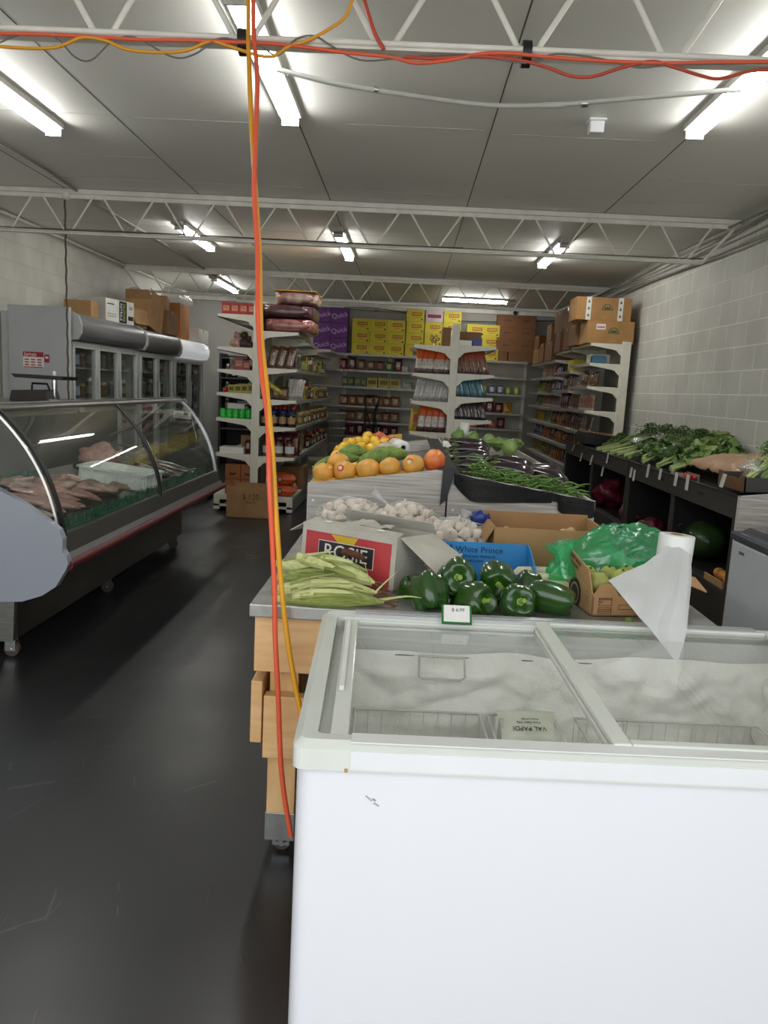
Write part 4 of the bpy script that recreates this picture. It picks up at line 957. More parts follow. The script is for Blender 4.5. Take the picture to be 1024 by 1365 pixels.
kind('orange', pouch('orange', .15, .17, .05, (172, 92, 44), (206, 150, 90), (130, 50, 30)), 'snack_bag', 'orange brown snack bag', .15, 'snack bag')
kind('greenb', pouch('greenb', .15, .18, .05, (70, 110, 62), (190, 170, 60), (50, 90, 50)), 'snack_bag', 'green snack bag', .15, 'snack bag')
kind('white', pouch('white', .2, .13, .06, (188, 186, 178), (170, 168, 160), (176, 174, 168)), 'flour_bag', 'plain whitish bag', .2, 'bag')
kind('gtin', boxm('gtin', .10, .08, .17, (68, 72, 30), (152, 158, 80)), 'tea_box', 'dark green tin with a pale label', .10, 'tin')
kind('ybox', boxm('ybox', .19, .1, .17, (168, 158, 52), (112, 84, 40)), 'biscuit_box', 'yellow biscuit packet', .19, 'packet')
kind('redbox', boxm('redbox', .11, .08, .16, (158, 40, 38), (226, 150, 110)), 'tea_box', 'small red box with a pale label', .11, 'box')
kind('canblue', canm('canblue', .05, .15, (50, 58, 120), (200, 204, 216)), 'can', 'blue and white can', .12, 'can')
kind('cangreen', canm('cangreen', .05, .13, (120, 144, 60), (186, 196, 110)), 'can', 'green can', .12, 'can')
kind('canred', canm('canred', .05, .14, (160, 50, 36), (206, 130, 80)), 'can', 'red can', .12, 'can')
kind('cangreenneon', canm('cangreenneon', .035, .11, (40, 200, 60), (70, 230, 90)), 'can', 'bright green can', .085, 'can')
kind('jarbrown', jarm('jarbrown', .04, .14, (66, 38, 24), (150, 90, 40), (206, 200, 186)), 'jar', 'brown sauce jar', .09, 'jar')
kind('jargold', jarm('jargold', .038, .16, (122, 84, 40), (196, 164, 90), (96, 84, 60)), 'jar', 'gold-lidded jar', .085, 'jar')
kind('jarblue', jarm('jarblue', .045, .19, (26, 26, 28), (34, 58, 150), (180, 146, 96)), 'jar', 'dark jar with a blue lid', .1, 'jar')
kind('jarred', jarm('jarred', .045, .20, (30, 24, 22), (168, 34, 30), (90, 84, 70)), 'jar', 'dark jar with a red lid', .1, 'jar')
kind('jarwhite', jarm('jarwhite', .055, .2, (120, 76, 50), (60, 26, 18), (226, 226, 222)), 'jar', 'jar with a big white label', .12, 'jar')
kind('jargreen', jarm('jargreen', .045, .17, (104, 112, 50), (180, 170, 140), (160, 150, 90)), 'jar', 'jar of green pickle', .1, 'jar')
kind('bottle', jarm('bottle', .045, .24, (206, 204, 196), (190, 40, 40), (176, 150, 60)), 'bottle', 'white drink bottle', .1, 'bottle')
kind('botdark', jarm('botdark', .04, .22, (84, 78, 66), (200, 198, 190), (150, 140, 110)), 'bottle', 'dull drink bottle', .1, 'bottle')
def pick(s): return [K[k] for k in s.split()]
# ---- back wall shelves (seen face on)
BY = 14.08
def xw(px): return (px-541)/1025*14.3
rows_b = [
 (1.80, 'second back shelf, left part', [(-1.28, .07)], 'maroon maroonb brownmix brownmix spice greenb maroonb'),
 (1.505, 'third back shelf, left part', [(-1.22, .05)], 'gtin gtin gtin gtin ybox ybox ybox'),
 (1.165, 'fourth back shelf, left part', [(-1.24, .05)], 'rusk rusk rusk rusk puff rusk puff'),
 (.885, 'fifth back shelf, left part', [(-1.24, .05)], 'puff rusk puff rusk puff rusk puff'),
 (.62, 'sixth back shelf, left part', [(-1.24, .05)], 'maroon maroon maroonb maroon maroonb maroon maroon'),
]
for z, where, ((a, b),), s_ in rows_b:
    row(pick(s_), (a, BY), (b-.2, BY), z, 0, where, 'the left', 'snacks on the back shelves, left part')
put(K['white'][0], 'flour_bag', (-.13, BY+.03, 1.801), (0, 0, 0), 'plain whitish bag lying on the second back shelf left of the centre rack', 'bag')
put(K['white'][0], 'flour_bag', (-.22, BY+.03, 1.506), (-.2, .5, 0), 'plain whitish bag leaning over beside the yellow packets', 'bag')
put(K['white'][0], 'flour_bag', (-.04, BY+.03, 1.506), (0, 0, .1), 'plain whitish bag lying right of the leaning one', 'bag')
rows_b = [(1.505, 'third back shelf, right part', (.98, 2.02), 'canred canred cangreen canblue canblue cangreen cangreen'),
          (1.165, 'fourth back shelf, right part', (.95, 1.9), 'bottle maroonb silver maroonb maroon yellow'),
          (.885, 'fifth back shelf, right part', (.95, 1.8), 'redbox redbox maroon redbox maroon'),
          ]
for z, where, (a, b), s_ in rows_b: row(pick(s_), (a, BY), (b, BY), z, 0, where, 'the left', 'snacks on the back shelves, right part')
carton(1.17, 14.15, 1.801, .2, .2, .2, 'small brown box alone on the second back shelf behind the centre rack', m=CARD2)
# ---- cartons on top of the back shelves
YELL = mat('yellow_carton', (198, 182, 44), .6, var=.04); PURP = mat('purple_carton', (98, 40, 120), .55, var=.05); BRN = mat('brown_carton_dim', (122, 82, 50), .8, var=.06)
PRT = mat('red_print', (158, 52, 36), .6)
def print_panel(c1_, c2_):
    def f(t_, w_, d_, h_):
        m = MB().box(-w_*.2, w_*.36, -d_/2-.001, -d_/2, h_*.45, h_*.74)
        for k in range(5): m.box(-w_*.16+k*w_*.1, -w_*.09+k*w_*.1, -d_/2-.002, -d_/2-.001, h_*.52, h_*.68, 1)
        m.box(-w_*.05, w_*.2, -d_/2-.001, -d_/2, h_*.3, h_*.34); m.box(w_*.33, w_*.42, -d_/2-.001, -d_/2, h_*.12, h_*.24, 2)
        m.build('print', [c1_, c2_, INK], t_)
    return f
yp = carton(0, 0, 0, .315, .22, .205, 'x', m=YELL, tape=False, printed=print_panel(PRT, YELL), name='yellow_carton')
cols = [(xw(476), 3), (xw(498.5), 3), (xw(521), 3), (xw(545), 4), (xw(569), 4), (xw(592), 4), (xw(622), 3), (xw(641), 3)]
first = True
LV = ['at the bottom', 'second from the bottom', 'third from the bottom', 'on top']
for ci, (x, n_) in enumerate(cols):
    for k in range(n_):
        lab_ = 'yellow carton, %s of the %s yellow stack from left' % (LV[3] if k == n_-1 else LV[k], ORD[ci])
        loc = (x+R_.uniform(-.006, .006), 14.14, 2.087+k*.2065)
        if first: yp.location = loc; yp['label'] = lab_; o = yp; first = False
        else: o = dup(yp, loc, R_.uniform(-.02, .02), lab_)
        o['group'] = 'yellow cartons on the back shelves'
        if ci == 4 and k == 3:
            bpy.data.objects.remove([c for c in o.children if c.name.startswith('print')][0])
            for c in o.children:
                if c.name.startswith('box_body'):
                    c.data = c.data.copy(); c.data.materials[0] = mat('pale_pink_carton', (196, 180, 184), .6)
            MB().box(-.12, .12, -.111, -.110, .07, .13).build('print', mat('maroon_print', (120, 36, 56), .6), o)
            o['label'] = 'pale pink carton with maroon print on top of the fifth yellow stack'
def purple_print(t_, w_, d_, h_):
    text('lettering', 'Quick', .12, mat('lilac_print', (206, 176, 214), .5), t_, (-.0, -d_/2-.002, h_*.5), rot=(PI/2, math.radians(-12), 0))
pp_ = None
for ci, px in enumerate((427, 449)):
    for k in range(3):
        lab_ = 'purple carton reading Quick, %s of the %s purple stack' % (('at the bottom', 'in the middle', 'on top')[k], ('left', 'right')[ci])
        loc = (xw(px)-.01, 14.14, 2.087+k*.262)
        if pp_ is None: pp_ = carton(*loc, .30, .22, .26, lab_, m=PURP, tape=False, printed=purple_print, name='purple_carton', group='purple cartons on the back shelves')
        else: dup(pp_, loc, 0, lab_)
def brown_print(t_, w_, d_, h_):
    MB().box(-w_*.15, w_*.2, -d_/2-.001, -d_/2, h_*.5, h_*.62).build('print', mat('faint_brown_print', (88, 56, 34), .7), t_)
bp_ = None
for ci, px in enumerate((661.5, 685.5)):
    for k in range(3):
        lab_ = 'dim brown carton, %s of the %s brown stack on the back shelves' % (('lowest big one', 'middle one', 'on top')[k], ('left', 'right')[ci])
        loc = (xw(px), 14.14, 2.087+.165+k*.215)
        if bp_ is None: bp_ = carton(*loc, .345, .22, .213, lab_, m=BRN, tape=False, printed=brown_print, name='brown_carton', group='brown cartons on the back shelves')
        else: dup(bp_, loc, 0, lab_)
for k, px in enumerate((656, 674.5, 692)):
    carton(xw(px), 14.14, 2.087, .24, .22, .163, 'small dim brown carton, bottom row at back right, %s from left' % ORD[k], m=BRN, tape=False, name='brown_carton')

# ---- right wall shelf goods: fronts face -x (rotz = -90 deg => local -y -> -x)
FX = 2.30
seqs = {2.0: ('silver pinkish blue yellow silver redbox', .4)}
def wall_row(z, y0_, y1_, keys, wh, n_):
    rr = random.Random(int(z*100)); it = []
    for k in range(n_): it.append(K[keys[min(len(keys)-1, int(k/n_*len(keys)))][rr.randrange(len(keys[min(len(keys)-1, int(k/n_*len(keys)))]))]])
    row(it, (FX, y0_), (FX, y1_), z, -PI/2, wh, 'the near end', 'snack bags on the right wall shelves', rr=rr)
wall_row(1.651, 9.68, 10.68, [['spice', 'silver'], ['silver', 'maroonb']], 'third shelf, right wall rack', 7)
wall_row(1.60, 10.75, 11.75, [['silver', 'maroonb']], 'third shelf, second bay, wall rack', 7)
wall_row(1.565, 11.85, 13.95, [['silver', 'blue'], ['spice', 'silver'], ['olive']], 'third shelf, far bays, wall rack', 12)
wall_row(1.357, 9.68, 13.95, [['pinkish'], ['silver', 'spice'], ['silver', 'maroonb'], ['maroonb', 'silver'], ['pinkish', 'silver'], ['blue', 'olive']], 'fourth shelf, right wall rack', 26)
wall_row(1.09, 9.68, 13.95, [['spice', 'silver'], ['maroonb', 'spice'], ['maroonb', 'orange'], ['silver', 'greenb'], ['yellow', 'olive']], 'fifth shelf, right wall rack', 26)
wall_row(.84, 9.68, 13.95, [['orange', 'spice'], ['orange', 'spice'], ['maroonb', 'orange'], ['orange', 'spice'], ['blue']], 'sixth shelf, right wall rack', 26)
wall_row(.57, 9.68, 13.95, [['spice', 'silver'], ['spice', 'maroonb'], ['orange', 'silver'], ['greenb', 'orange'], ['olive', 'orange']], 'seventh shelf, right wall rack', 26)
wall_row(1.80, 11.85, 13.6, [['blue', 'yellow', 'redbox'], ['pinkish', 'silver'], ['pinkish', 'silver']], 'second shelf, far wall bays', 9)
# boxes of small goods near end, second shelf
carton(2.36, 9.95, 1.935, .22, .3, .12, 'white striped box on the second shelf of the right wall rack near end', m=mat('white_carton', (208, 208, 202), .6), tape=False, name='packet_box')
carton(2.33, 9.80, 1.935, .16, .14, .10, 'blue and pink packet box at the near end of the right wall rack', m=mat('teal_box', (70, 120, 150), .5), tape=False, name='packet_box')
carton(2.36, 11.0, 1.865, .24, .34, .16, 'yellow box on the second bay of the right wall rack', m=YELL, tape=False, name='packet_box')
# big cartons on the right wall rack
def tree_print(t_, w_, d_, h_):
    G = mat('green_print', (40, 92, 58), .6)
    m = MB()
    for k in range(12):
        a0, a1 = PI*k/12, PI*(k+1)/12; r0, r1 = .055, .064
        m.add([(r0*math.cos(a0), 0, r0*math.sin(a0)), (r1*math.cos(a0), 0, r1*math.sin(a0)), (r1*math.cos(a1), 0, r1*math.sin(a1)), (r0*math.cos(a1), 0, r0*math.sin(a1))], [(0, 1, 2, 3)])
    m.box(-.07, .07, -.0005, .0005, -.008, 0)
    for x in (-.025, .0, .025): m.add([(x-.016, 0, .004), (x+.016, 0, .004), (x, 0, .042)], [(0, 1, 2)])
    m.build('print', G, t_, loc=(w_*.06, -d_/2-.0015, h_*.48))
def tree_print2(t_, w_, d_, h_):
    tree_print(t_, w_, d_, h_)
    MB().box(-w_*.32, -w_*.12, -d_/2-.001, -d_/2, h_*.6, h_*.85).box(-w_*.30, -w_*.14, -d_/2-.0015, -d_/2-.001, h_*.68, h_*.74, 1).build('sticker', [PAPER, mat('pink_print', (200, 90, 110), .5)], t_)
def strap_print(t_, w_, d_, h_):
    tree_print(t_, w_, d_, h_)
    for x in (-w_*.28, w_*.3):
        m = MB().box(x-.03, x+.03, -d_/2-.002, -d_/2-.001, 0, h_)
        for k in range(3): m.add([(x-.015, -d_/2-.003, h_*(.15+k*.3)), (x+.015, -d_/2-.003, h_*(.15+k*.3)), (x, -d_/2-.003, h_*(.15+k*.3)+.04)], [(0, 1, 2)], 1)
        m.build('printed_tape', [PAPER, mat('green_print', (40, 92, 58), .6)], t_)
CL = mat('light_brown_carton', (178, 134, 84), .8, var=.05)
carton(2.40, 9.80, 2.173, .56, .42, .27, 'large brown carton with a green emblem and pink sticker, low on the right wall rack', m=CL, printed=tree_print2, name='large_carton', tape=False)
carton(2.30, 9.83, 2.446, .66, .42, .27, 'large brown carton with two printed tapes on top of the right wall stack', m=CL, printed=strap_print, name='large_carton', tape=False)
carton(2.27, 10.33, 2.173, .36, .44, .27, 'brown carton turned sideways behind the emblem cartons', m=CARD2, name='large_carton')
for k, (y, z, h) in enumerate(((10.95, 2.153, .30), (10.98, 2.455, .28), (11.6, 2.153, .28), (11.62, 2.435, .30), (12.3, 2.053, .30), (12.35, 2.355, .26), (12.95, 2.053, .3), (13.5, 2.053, .24), (13.5, 2.295, .22))):
    carton(2.33, y, z, .38, .5, h, 'brown carton atop the right wall rack, %s behind the emblem boxes' % ORD[k], m=CARD2 if k % 2 else BRN, name='large_carton', rz=R_.uniform(-.05, .05))

# ---- centre gondola bags
def stick_bag(key, top, bodyc, botc, w_=.085, h_=.26, t_=.035):
    k = ('stick', key)
    if k not in _P:
        m = pillow(w_, h_, t_, 8, 10, seed=len(_P), amp=.004)
        for q in range(2):
            for j in range(10):
                for i in range(8): m.m[q*80+j*8+i] = 0 if j >= 6 else (2 if j < 2 else 1)
        o = m.build('b', [mat('sb_top_'+key, top, .35, c2=tuple(v*.8 for v in top)), mat('sb_body_'+key, bodyc, .2, c2=tuple(v*.7 for v in bodyc), vscale=30, coat=.5), mat('sb_bot_'+key, botc, .3, c2=tuple(v*.6 for v in botc), vscale=40)])
        _P[k] = o.data; COL.objects.unlink(o); bpy.data.objects.remove(o)
    return _P[k]
SB = stick_bag('orange', (222, 92, 30), (206, 196, 184), (74, 26, 24))
SS = stick_bag('silver', (186, 184, 178), (196, 194, 188), (170, 168, 164), .07, .25, .04)
ST = stick_bag('teal', (52, 112, 128), (58, 126, 140), (40, 90, 104), .06, .25, .03)
SR = stick_bag('brown', (170, 78, 40), (146, 104, 78), (96, 48, 34), .075, .26, .035)
SD = stick_bag('dark', (66, 52, 50), (84, 68, 64), (52, 40, 40), .07, .2, .035)
def cg_fill(me, words, nm, n_, x0_, x1_, z, where, tilt, sc=1.0, rows_=2, cat='packet'):
    for r in range(rows_):
        for k in range(n_):
            x = x0_+(x1_-x0_)*(k+.5)/n_
            put(me, nm, (x, CGY+.06+r*.13+.008*(k % 2), z+.002), (-.18, tilt+R_.uniform(-.06, .06), R_.uniform(-.1, .1)), '%s, %s from left, %s row, %s' % (words, ORD[k], ('front', 'second', 'third')[r], where), cat, nm.replace('_', ' ')+'s on the centre rack', (sc, sc, sc))
cg_fill(SB, 'orange-topped white packet', 'orange_topped_packet', 6, .06, .42, 1.678, 'upper left shelf, centre rack', .14)
cg_fill(SS, 'silvery white stick packet', 'silver_packet', 9, .06, .42, 1.384, 'middle left shelf, centre rack', .24)
cg_fill(SB, 'orange-topped white packet', 'orange_topped_packet', 4, .11, .41, 1.055, 'lower left shelf, centre rack', .08, 1.08)
cg_fill(SR, 'orange and brown incense packet', 'brown_packet', 7, .52, .84, 1.694, 'upper right shelf, centre rack', -.22)
cg_fill(ST, 'teal incense packet', 'teal_packet', 10, .52, .84, 1.451, 'middle right shelf, centre rack', -.3)
cg_fill(SD, 'dark clear-wrapped packet', 'dark_packet', 9, .52, .86, 1.21, 'lower right shelf, centre rack', -.35)
put(K['yellow'][0], 'snack_bag', (.075, CGY+.08, 1.06), (-.1, .1, .3), 'yellow bag at the outer left end of the lower left centre shelf', 'snack bag', None, (.7, 1, 1.2))
# top of centre gondola
g = MB()
for k in range(26):
    a = R_.uniform(0, 2*PI); r = R_.uniform(.015, .05); z = R_.uniform(.03, .11)
    g.ball((r*math.cos(a), r*math.sin(a)*.5, z), R_.uniform(.006, .013), 6)
g.lathe([(0, 0), (.03, 0), (.02, .01), (.008, .03), (.02, .06), (0, .1)], 10)
tag(g.build('gold_ornament', mat('gold_foil', (196, 176, 110), .2, .9), loc=(.255, CGY+.1, 1.978)), 'small gold filigree ornament on the top left shelf of the centre rack', 'ornament')
carton(.375, CGY+.25, 1.978, .09, .3, .2, 'upright brown board against the post on the top left of the centre rack', m=CARD2, tape=False, name='cardboard_sheet')
c_ = carton(.63, CGY+.3, 1.994, .26, .14, .16, 'brown cardboard box at the back of the top right centre shelf', m=CARD2, tape=False)
carton(.58, CGY+.1, 1.994, .13, .1, .055, 'small white packet with pale print on the top right centre shelf', m=PAPER, tape=False, name='packet_box')
carton(.70, CGY+.12, 1.994, .1, .1, .085, 'small open blue and white box on the top right centre shelf', m=mat('slate_blue_box', (84, 92, 140), .5), tape=False, name='packet_box', rz=.2)

# ---- left gondola goods
X_L, X_R = -1.98, -1.50
def Lx(px, z_, y=LGY): return (px-541.5)/1025*8.95
# top right: big plastic wrapped quilts
def quilt(label, w_, d_, h_, loc, c, c2, rz=0.0, seed=1, band=False):
    t_ = thing('packed_blanket', label, 'blanket', loc, rz)
    def f(u, v):
        a = 2*PI*u; n1 = noise.noise(Vector((math.cos(a)*2+seed, v*6, math.sin(a)*2)))
        ex = 0.26; cx, cz = math.cos(a), math.sin(a)
        x = (abs(cx)**ex)*(1 if cx > 0 else -1); z = (abs(cz)**ex)*(1 if cz > 0 else -1)
        s_ = min(1, 1-abs(2*v-1)**8*.35)
        return (x*w_/2*s_*(1+.04*n1), (v-.5)*d_, h_/2+z*h_/2*s_*(1+.12*n1))
    m = MB().grid(f, 28, 16)
    m.ball((0, -d_/2+.015, h_/2), (w_/2*.88, .03, h_/2*.85), 16)
    m.build('fabric', mat('blanket_%d' % seed, c, .35, c2=c2, vscale=11, coat=.7), t_)
    if band: MB().box(-w_/2*1.0, w_/2*1.0, -d_/2-.02, d_/2, h_*.93, h_*1.0).build('yellow_trim', mat('yellow_trim', (216, 160, 50), .4), t_, bevel=.01)
    return t_
quilt('maroon floral blanket in clear plastic, bottom of the stack on the left rack', .56, .8, .155, (-1.40, 9.22, 2.068), (112, 24, 34), (176, 120, 112), seed=3)
quilt('dark maroon blanket in clear plastic, middle of the stack on the left rack', .60, .8, .155, (-1.42, 9.24, 2.224), (52, 16, 26), (96, 60, 62), seed=5)
quilt('patterned pink and white blanket with a yellow edge, on top of the stack', .48, .7, .15, (-1.33, 9.22, 2.381), (196, 176, 160), (120, 36, 40), seed=8, band=True)
# 1.656: noodle bags front
for k, x in enumerate((-1.60, -1.50, -1.39)):
    t_ = thing('noodle_bag', 'brown noodle bag with white lettering, %s from the post on the left rack' % ORD[k], 'food bag', (x, LGY+.12, 1.66), (-.12, .22, 0), 'noodle bags on the left rack')
    pillow(.11, .26, .06, seed=k, amp=.005).build('bag', mat('brown_noodles', (122, 84, 58), .25, c2=(72, 46, 32), vscale=30, coat=.6), t_)
    text('lettering', 'NOODLE', .042, PAPER, t_, (.03, -.036, .13), rot=(PI/2, -PI/2, 0), ext=.0004)
it = pick('silver silver cangreen cangreen yellow jargold jargold silver jargreen jargold silver cangreen yellow jarbrown silver silver')
row(it, (X_R+.16, LGY+.3), (X_R+.16, LGY+3.6), 1.656, PI/2, 'second right-hand shelf, left rack', 'the near end', 'groceries on the left rack, aisle side', lean=0)
# 1.304: nuts bags, yellow sachets, silver packs, jars
for k in range(3):
    put(K['brownmix'][0], 'snack_bag', (-1.62+k*.10, LGY+.09, 1.306), (-.05, .05, 0), 'small brown nut bag, %s from post, third right-hand shelf, left rack' % ORD[k], 'snack bag', None, (.62, 1, .8))
YS = stick_bag('yellowfoil', (206, 196, 40), (214, 204, 60), (190, 176, 40), .05, .3, .03)
for k in range(3): put(YS, 'yellow_sachet', (-1.56+k*.06, LGY+.05, 1.45-k*.035), (-.1, -.95, 0), 'yellow foil strip lying over the nut bags, %s from the post' % ORD[k], 'sachet', 'yellow foil strips')
for k in range(5): put(SS, 'silver_packet', (-1.38+k*.025, LGY+.14+k*.05, 1.306), (-.1, .18, .5), 'grey silvery pouch beside the nut bags, %s from the post' % ORD[k], 'packet', 'grey pouches on the left rack')
row(pick('ybox ybox jargold jargold jarred jargold jarbrown jargold ybox jargreen jargold jargold jarbrown jargold jarbrown jargold jargold jargold jargold jarbrown'), (X_R+.17, LGY+.5), (X_R+.17, LGY+3.7), 1.304, PI/2, 'third right-hand shelf, left rack', 'the near end', 'groceries on the left rack, aisle side', lean=0)
# .997
for r in range(2):
    for k in range(4): put(K['jarblue' if r == 0 else 'jarred'][0], 'jar', (-1.63+k*.10, LGY+.08+r*.12, .998), (0, 0, 0), '%s, %s from post, fourth shelf, left rack' % (('dark jar with a blue lid', 'dark jar with a red lid')[r], ORD[k]), 'jar', 'dark jars on the left rack', (1, 1, 1+.25*r))
row(pick('orange jargreen jargold jargold jarbrown jargreen jargold jarbrown jargold jargold jargold jarbrown jargold jargold jarbrown jargold jargold jargold jarbrown jargold jargold jargold jargold'), (X_R+.17, LGY+.35), (X_R+.17, LGY+3.7), .997, PI/2, 'fourth right-hand shelf, left rack', 'the near end', 'groceries on the left rack, aisle side', lean=0)
# .653
for k in range(3): put(K['jarwhite'][0], 'jar', (-1.60+k*.13, LGY+.09, .655), (0, 0, 0), 'jar with a big white label, %s from the post of the left rack' % ORD[k], 'jar', 'white-labelled jars')
for k in range(4): put(K['maroon'][0], 'snack_bag', (-1.60+k*.10, LGY+.28, .655), (-.1, 0, 0), 'dark red packet behind the white-labelled jars, %s from the post' % ORD[k], 'packet', None, (.7, 1, 1.35))
row(pick('olive olive jargreen olive silver maroon jarbrown jarred jarred jarbrown jargold jarbrown maroon jargold jarbrown jarred jargold jarbrown jargold jargold jarbrown'), (X_R+.16, LGY+.25), (X_R+.16, LGY+3.7), .653, PI/2, 'fifth right-hand shelf, left rack', 'the near end', 'groceries on the left rack, aisle side', lean=0)
# clear plastic tubs stacked at the far end of the aisle
TUBP = film('clear_tub_plastic', (200, 198, 190), .45, gl=.25)
for k in range(9):
    m = MB().lathe([(0, 0), (.12, 0), (.15, .10), (.155, .10), (.155, .115)], 16)
    tag(m.build('plastic_tub', TUBP, loc=(-1.12, 12.4, .02+.118*k), thick=.004), 'clear round plastic tub in the far stack, %s from floor' % ORD[k], 'tub', 'clear tubs in a stack')
for k in range(5):
    m = MB().lathe([(0, 0), (.09, 0), (.10, .16), (.105, .17)], 16)
    tag(m.build('plastic_tub', TUBP, loc=(-1.14, 12.75, .02+.18*k+.0), thick=.004), 'tall clear tub behind the tub stack, %s from floor' % ORD[k], 'tub', 'tall clear tubs in a stack')
tag(MB().lathe([(0, 0), (.11, 0), (.14, .3), (.145, .3), (.135, .28)], 18).build('waste_bin', mat('navy_plastic_bin', (34, 62, 104), .4), loc=(-1.1, 11.6, 0.0)), 'dark blue bin on the floor by the left rack', 'bin')
# base right: orange rice sacks
def sack(label, loc, rz=0.0):
    t_ = thing('rice_sack', label, 'sack', loc, rz, 'orange sacks at the foot of the left rack')
    m = pillow(.16, .34, .13, seed=2, amp=.006); m.v = [(v[2]-.17, v[0], v[1]+.065) for v in m.v]; m.f = [f[::-1] for f in m.f]
    m.build('sack', mat('orange_sack', (204, 84, 30), .4, c2=(168, 60, 20), vscale=9), t_)
    MB().lathe([(0, 0), (.034, 0)], 16, T=Matrix.Translation((-.01, -.077, .065)) @ Matrix.Rotation(PI/2, 4, 'X')).lathe([(0, 0), (.022, 0)], 16, 1, T=Matrix.Translation((-.01, -.0785, .065)) @ Matrix.Rotation(PI/2, 4, 'X')).build('emblem', [mat('dark_emblem', (70, 40, 40), .5), mat('grey_emblem', (170, 160, 150), .5)], t_)
    MB().box(-.17, -.14, -.068, .05, .01, .12).build('white_end', PAPER, t_)
    return t_
s0 = sack('orange rice sack, lower of the two at the foot of the left rack', (-1.42, LGY+.09, .197)); dup(s0, (-1.425, LGY+.095, .335), .03, 'orange rice sack, upper of the two at the foot of the left rack')
dup(s0, (-1.45, LGY+.42, .197), .1, 'orange rice sack lying behind the front pair at the foot of the left rack')
carton(-1.40, LGY+.95, .197, .3, .4, .28, 'brown box behind the orange sacks under the left rack', m=CARD2)
# left side goods
for k in range(4):
    put(K['redbox'][0], 'tea_box', (-2.10+k*.098, LGY+.08, 2.233), (0, 0, 0), 'small red box on the top left shelf, %s from the outer end' % ORD[k], 'box', 'red boxes on top of the left rack', (.86, 1, .82))
for k, (x, c, z, s_) in enumerate(((-1.98, (206, 160, 150), 1.871, .075), (-1.90, (70, 50, 44), 1.871, .08), (-1.85, (96, 66, 50), 1.871, .06))):
    m = MB().ball((0, 0, s_*.7), (s_, s_*.8, s_*.75), 14, k=.3, seed=k).ball((0, -.01, s_*1.75), s_*.55, 12, k=.3, seed=k+4).ball((-s_*.3, 0, s_*2.25), s_*.2, 8, 1).ball((s_*.35, 0, s_*2.2), s_*.2, 8, 1).ball((-s_*.9, -.02, s_*.6), s_*.3, 8, 1)
    tag(m.build('festive_figurine', [mat('figurine_%d' % k, c, .5, c2=tuple(v*.6 for v in c), vscale=30), mat('figurine_trim', (206, 168, 60), .4)], loc=(x, LGY+.12, z)), ('pink and gold ornament', 'dark bushy ornament', 'small brown ornament beside the post')[k]+' on the second left shelf of the left rack', 'ornament')
for k, (key, x, s_) in enumerate((('silver', -2.0, .7), ('redbox', -1.95, .9), ('redbox', -1.87, .7), ('maroonb', -1.82, .7))):
    put(K[key][0], 'packet', (x, LGY+.07+.02*k, 1.621), (0, 0, .1*k), 'small packet, %s from outer end, third left-hand shelf, left rack' % ORD[k], 'packet', None, (s_, 1, s_))
for k in range(4): put(K['ybox'][0], 'biscuit_box', (-2.02+k*.075, LGY+.08, 1.36), (0, 0, 0), 'small gold packet, %s from outer end, fourth left-hand shelf, left rack' % ORD[k], 'packet', None, (.38, 1, .55+.05*k))
tag(MB().ball((0, 0, .035), (.035, .035, .035), 12).build('red_ball_packet', mat('shiny_red', (170, 24, 34), .2, coat=.6), loc=(-2.10, LGY+.08, 1.36)), 'shiny round red packet at the outer end of the fourth left shelf', 'packet')
for k in range(4): put(K['cangreenneon'][0], 'can', (-2.12+k*.072, LGY+.06+.01*k, 1.072), (0, 0, 0), 'bright green can, %s from the outer end on the fifth left shelf' % ORD[k], 'can', 'bright green cans')
put(K['cangreenneon'][0], 'can', (-1.83, LGY+.10, 1.072), (0, 0, 0), 'bright green can nearest the post on the fifth left shelf', 'can', 'bright green cans')
carton(-1.99, LGY+.22, 1.072, .2, .12, .17, 'white printed box behind the bright green cans', m=PAPER, tape=False, name='packet_box')
for k in range(2): put(K['botdark'][0], 'bottle', (-1.88+k*.08, LGY+.22, 1.072), (0, 0, 0), 'dull bottle behind the green cans, %s from the outer end' % ORD[k], 'bottle', None, (1, 1, .9))
c_ = carton(-2.0, LGY+.12, .668, .28, .22, .075, 'shallow white carton on the sixth left shelf of the left rack', m=PAPER, tape=False)
carton(-1.90, LGY+.38, .668, .12, .12, .2, 'little brown printed box on the sixth left shelf', m=CARD, tape=False)
put(K['maroonb'][0], 'snack_bag', (-1.83, LGY+.12, .668), (0, 0, 0), 'dark red packet beside the post on the sixth left shelf', 'packet', None, (.5, 1, .7))
OB = mat('orange_brown_box', (164, 98, 52), .6, var=.06)
def ob_print(t_, w_, d_, h_):
    MB().tube([(-.035, -d_/2-.002, h_*.42), (-.02, -d_/2-.002, h_*.34), (.02, -d_/2-.002, h_*.34), (.035, -d_/2-.002, h_*.42)], .008, 6).build('handle_hole', INK, t_)
for k, (x, z) in enumerate(((-1.98, .197), (-1.80, .197), (-1.98, .374), (-1.80, .374))):
    carton(x, LGY+.15, z, .175, .28, .173, 'orange-brown wine box under the left rack, %s' % ('lower outer one', 'lower one by the post', 'upper outer one', 'upper one by the post')[k], m=OB, tape=False, printed=ob_print, name='wine_box')
def ink_120(t_, w_, d_, h_):
    text('lettering', '$ 1.20', .09, mat('marker_pen', (96, 70, 50), .8), t_, (.02, -d_/2-.002, h_*.66), sx=.8); text('lettering', 'each', .055, mat('marker_pen', (96, 70, 50), .8), t_, (.02, -d_/2-.002, h_*.50))
c_ = carton(-1.70, LGY-.24, .003, .50, .34, .35, 'open brown cardboard box marked 1.20 on the floor before the left rack', m=CARD, flaps=True, printed=ink_120)
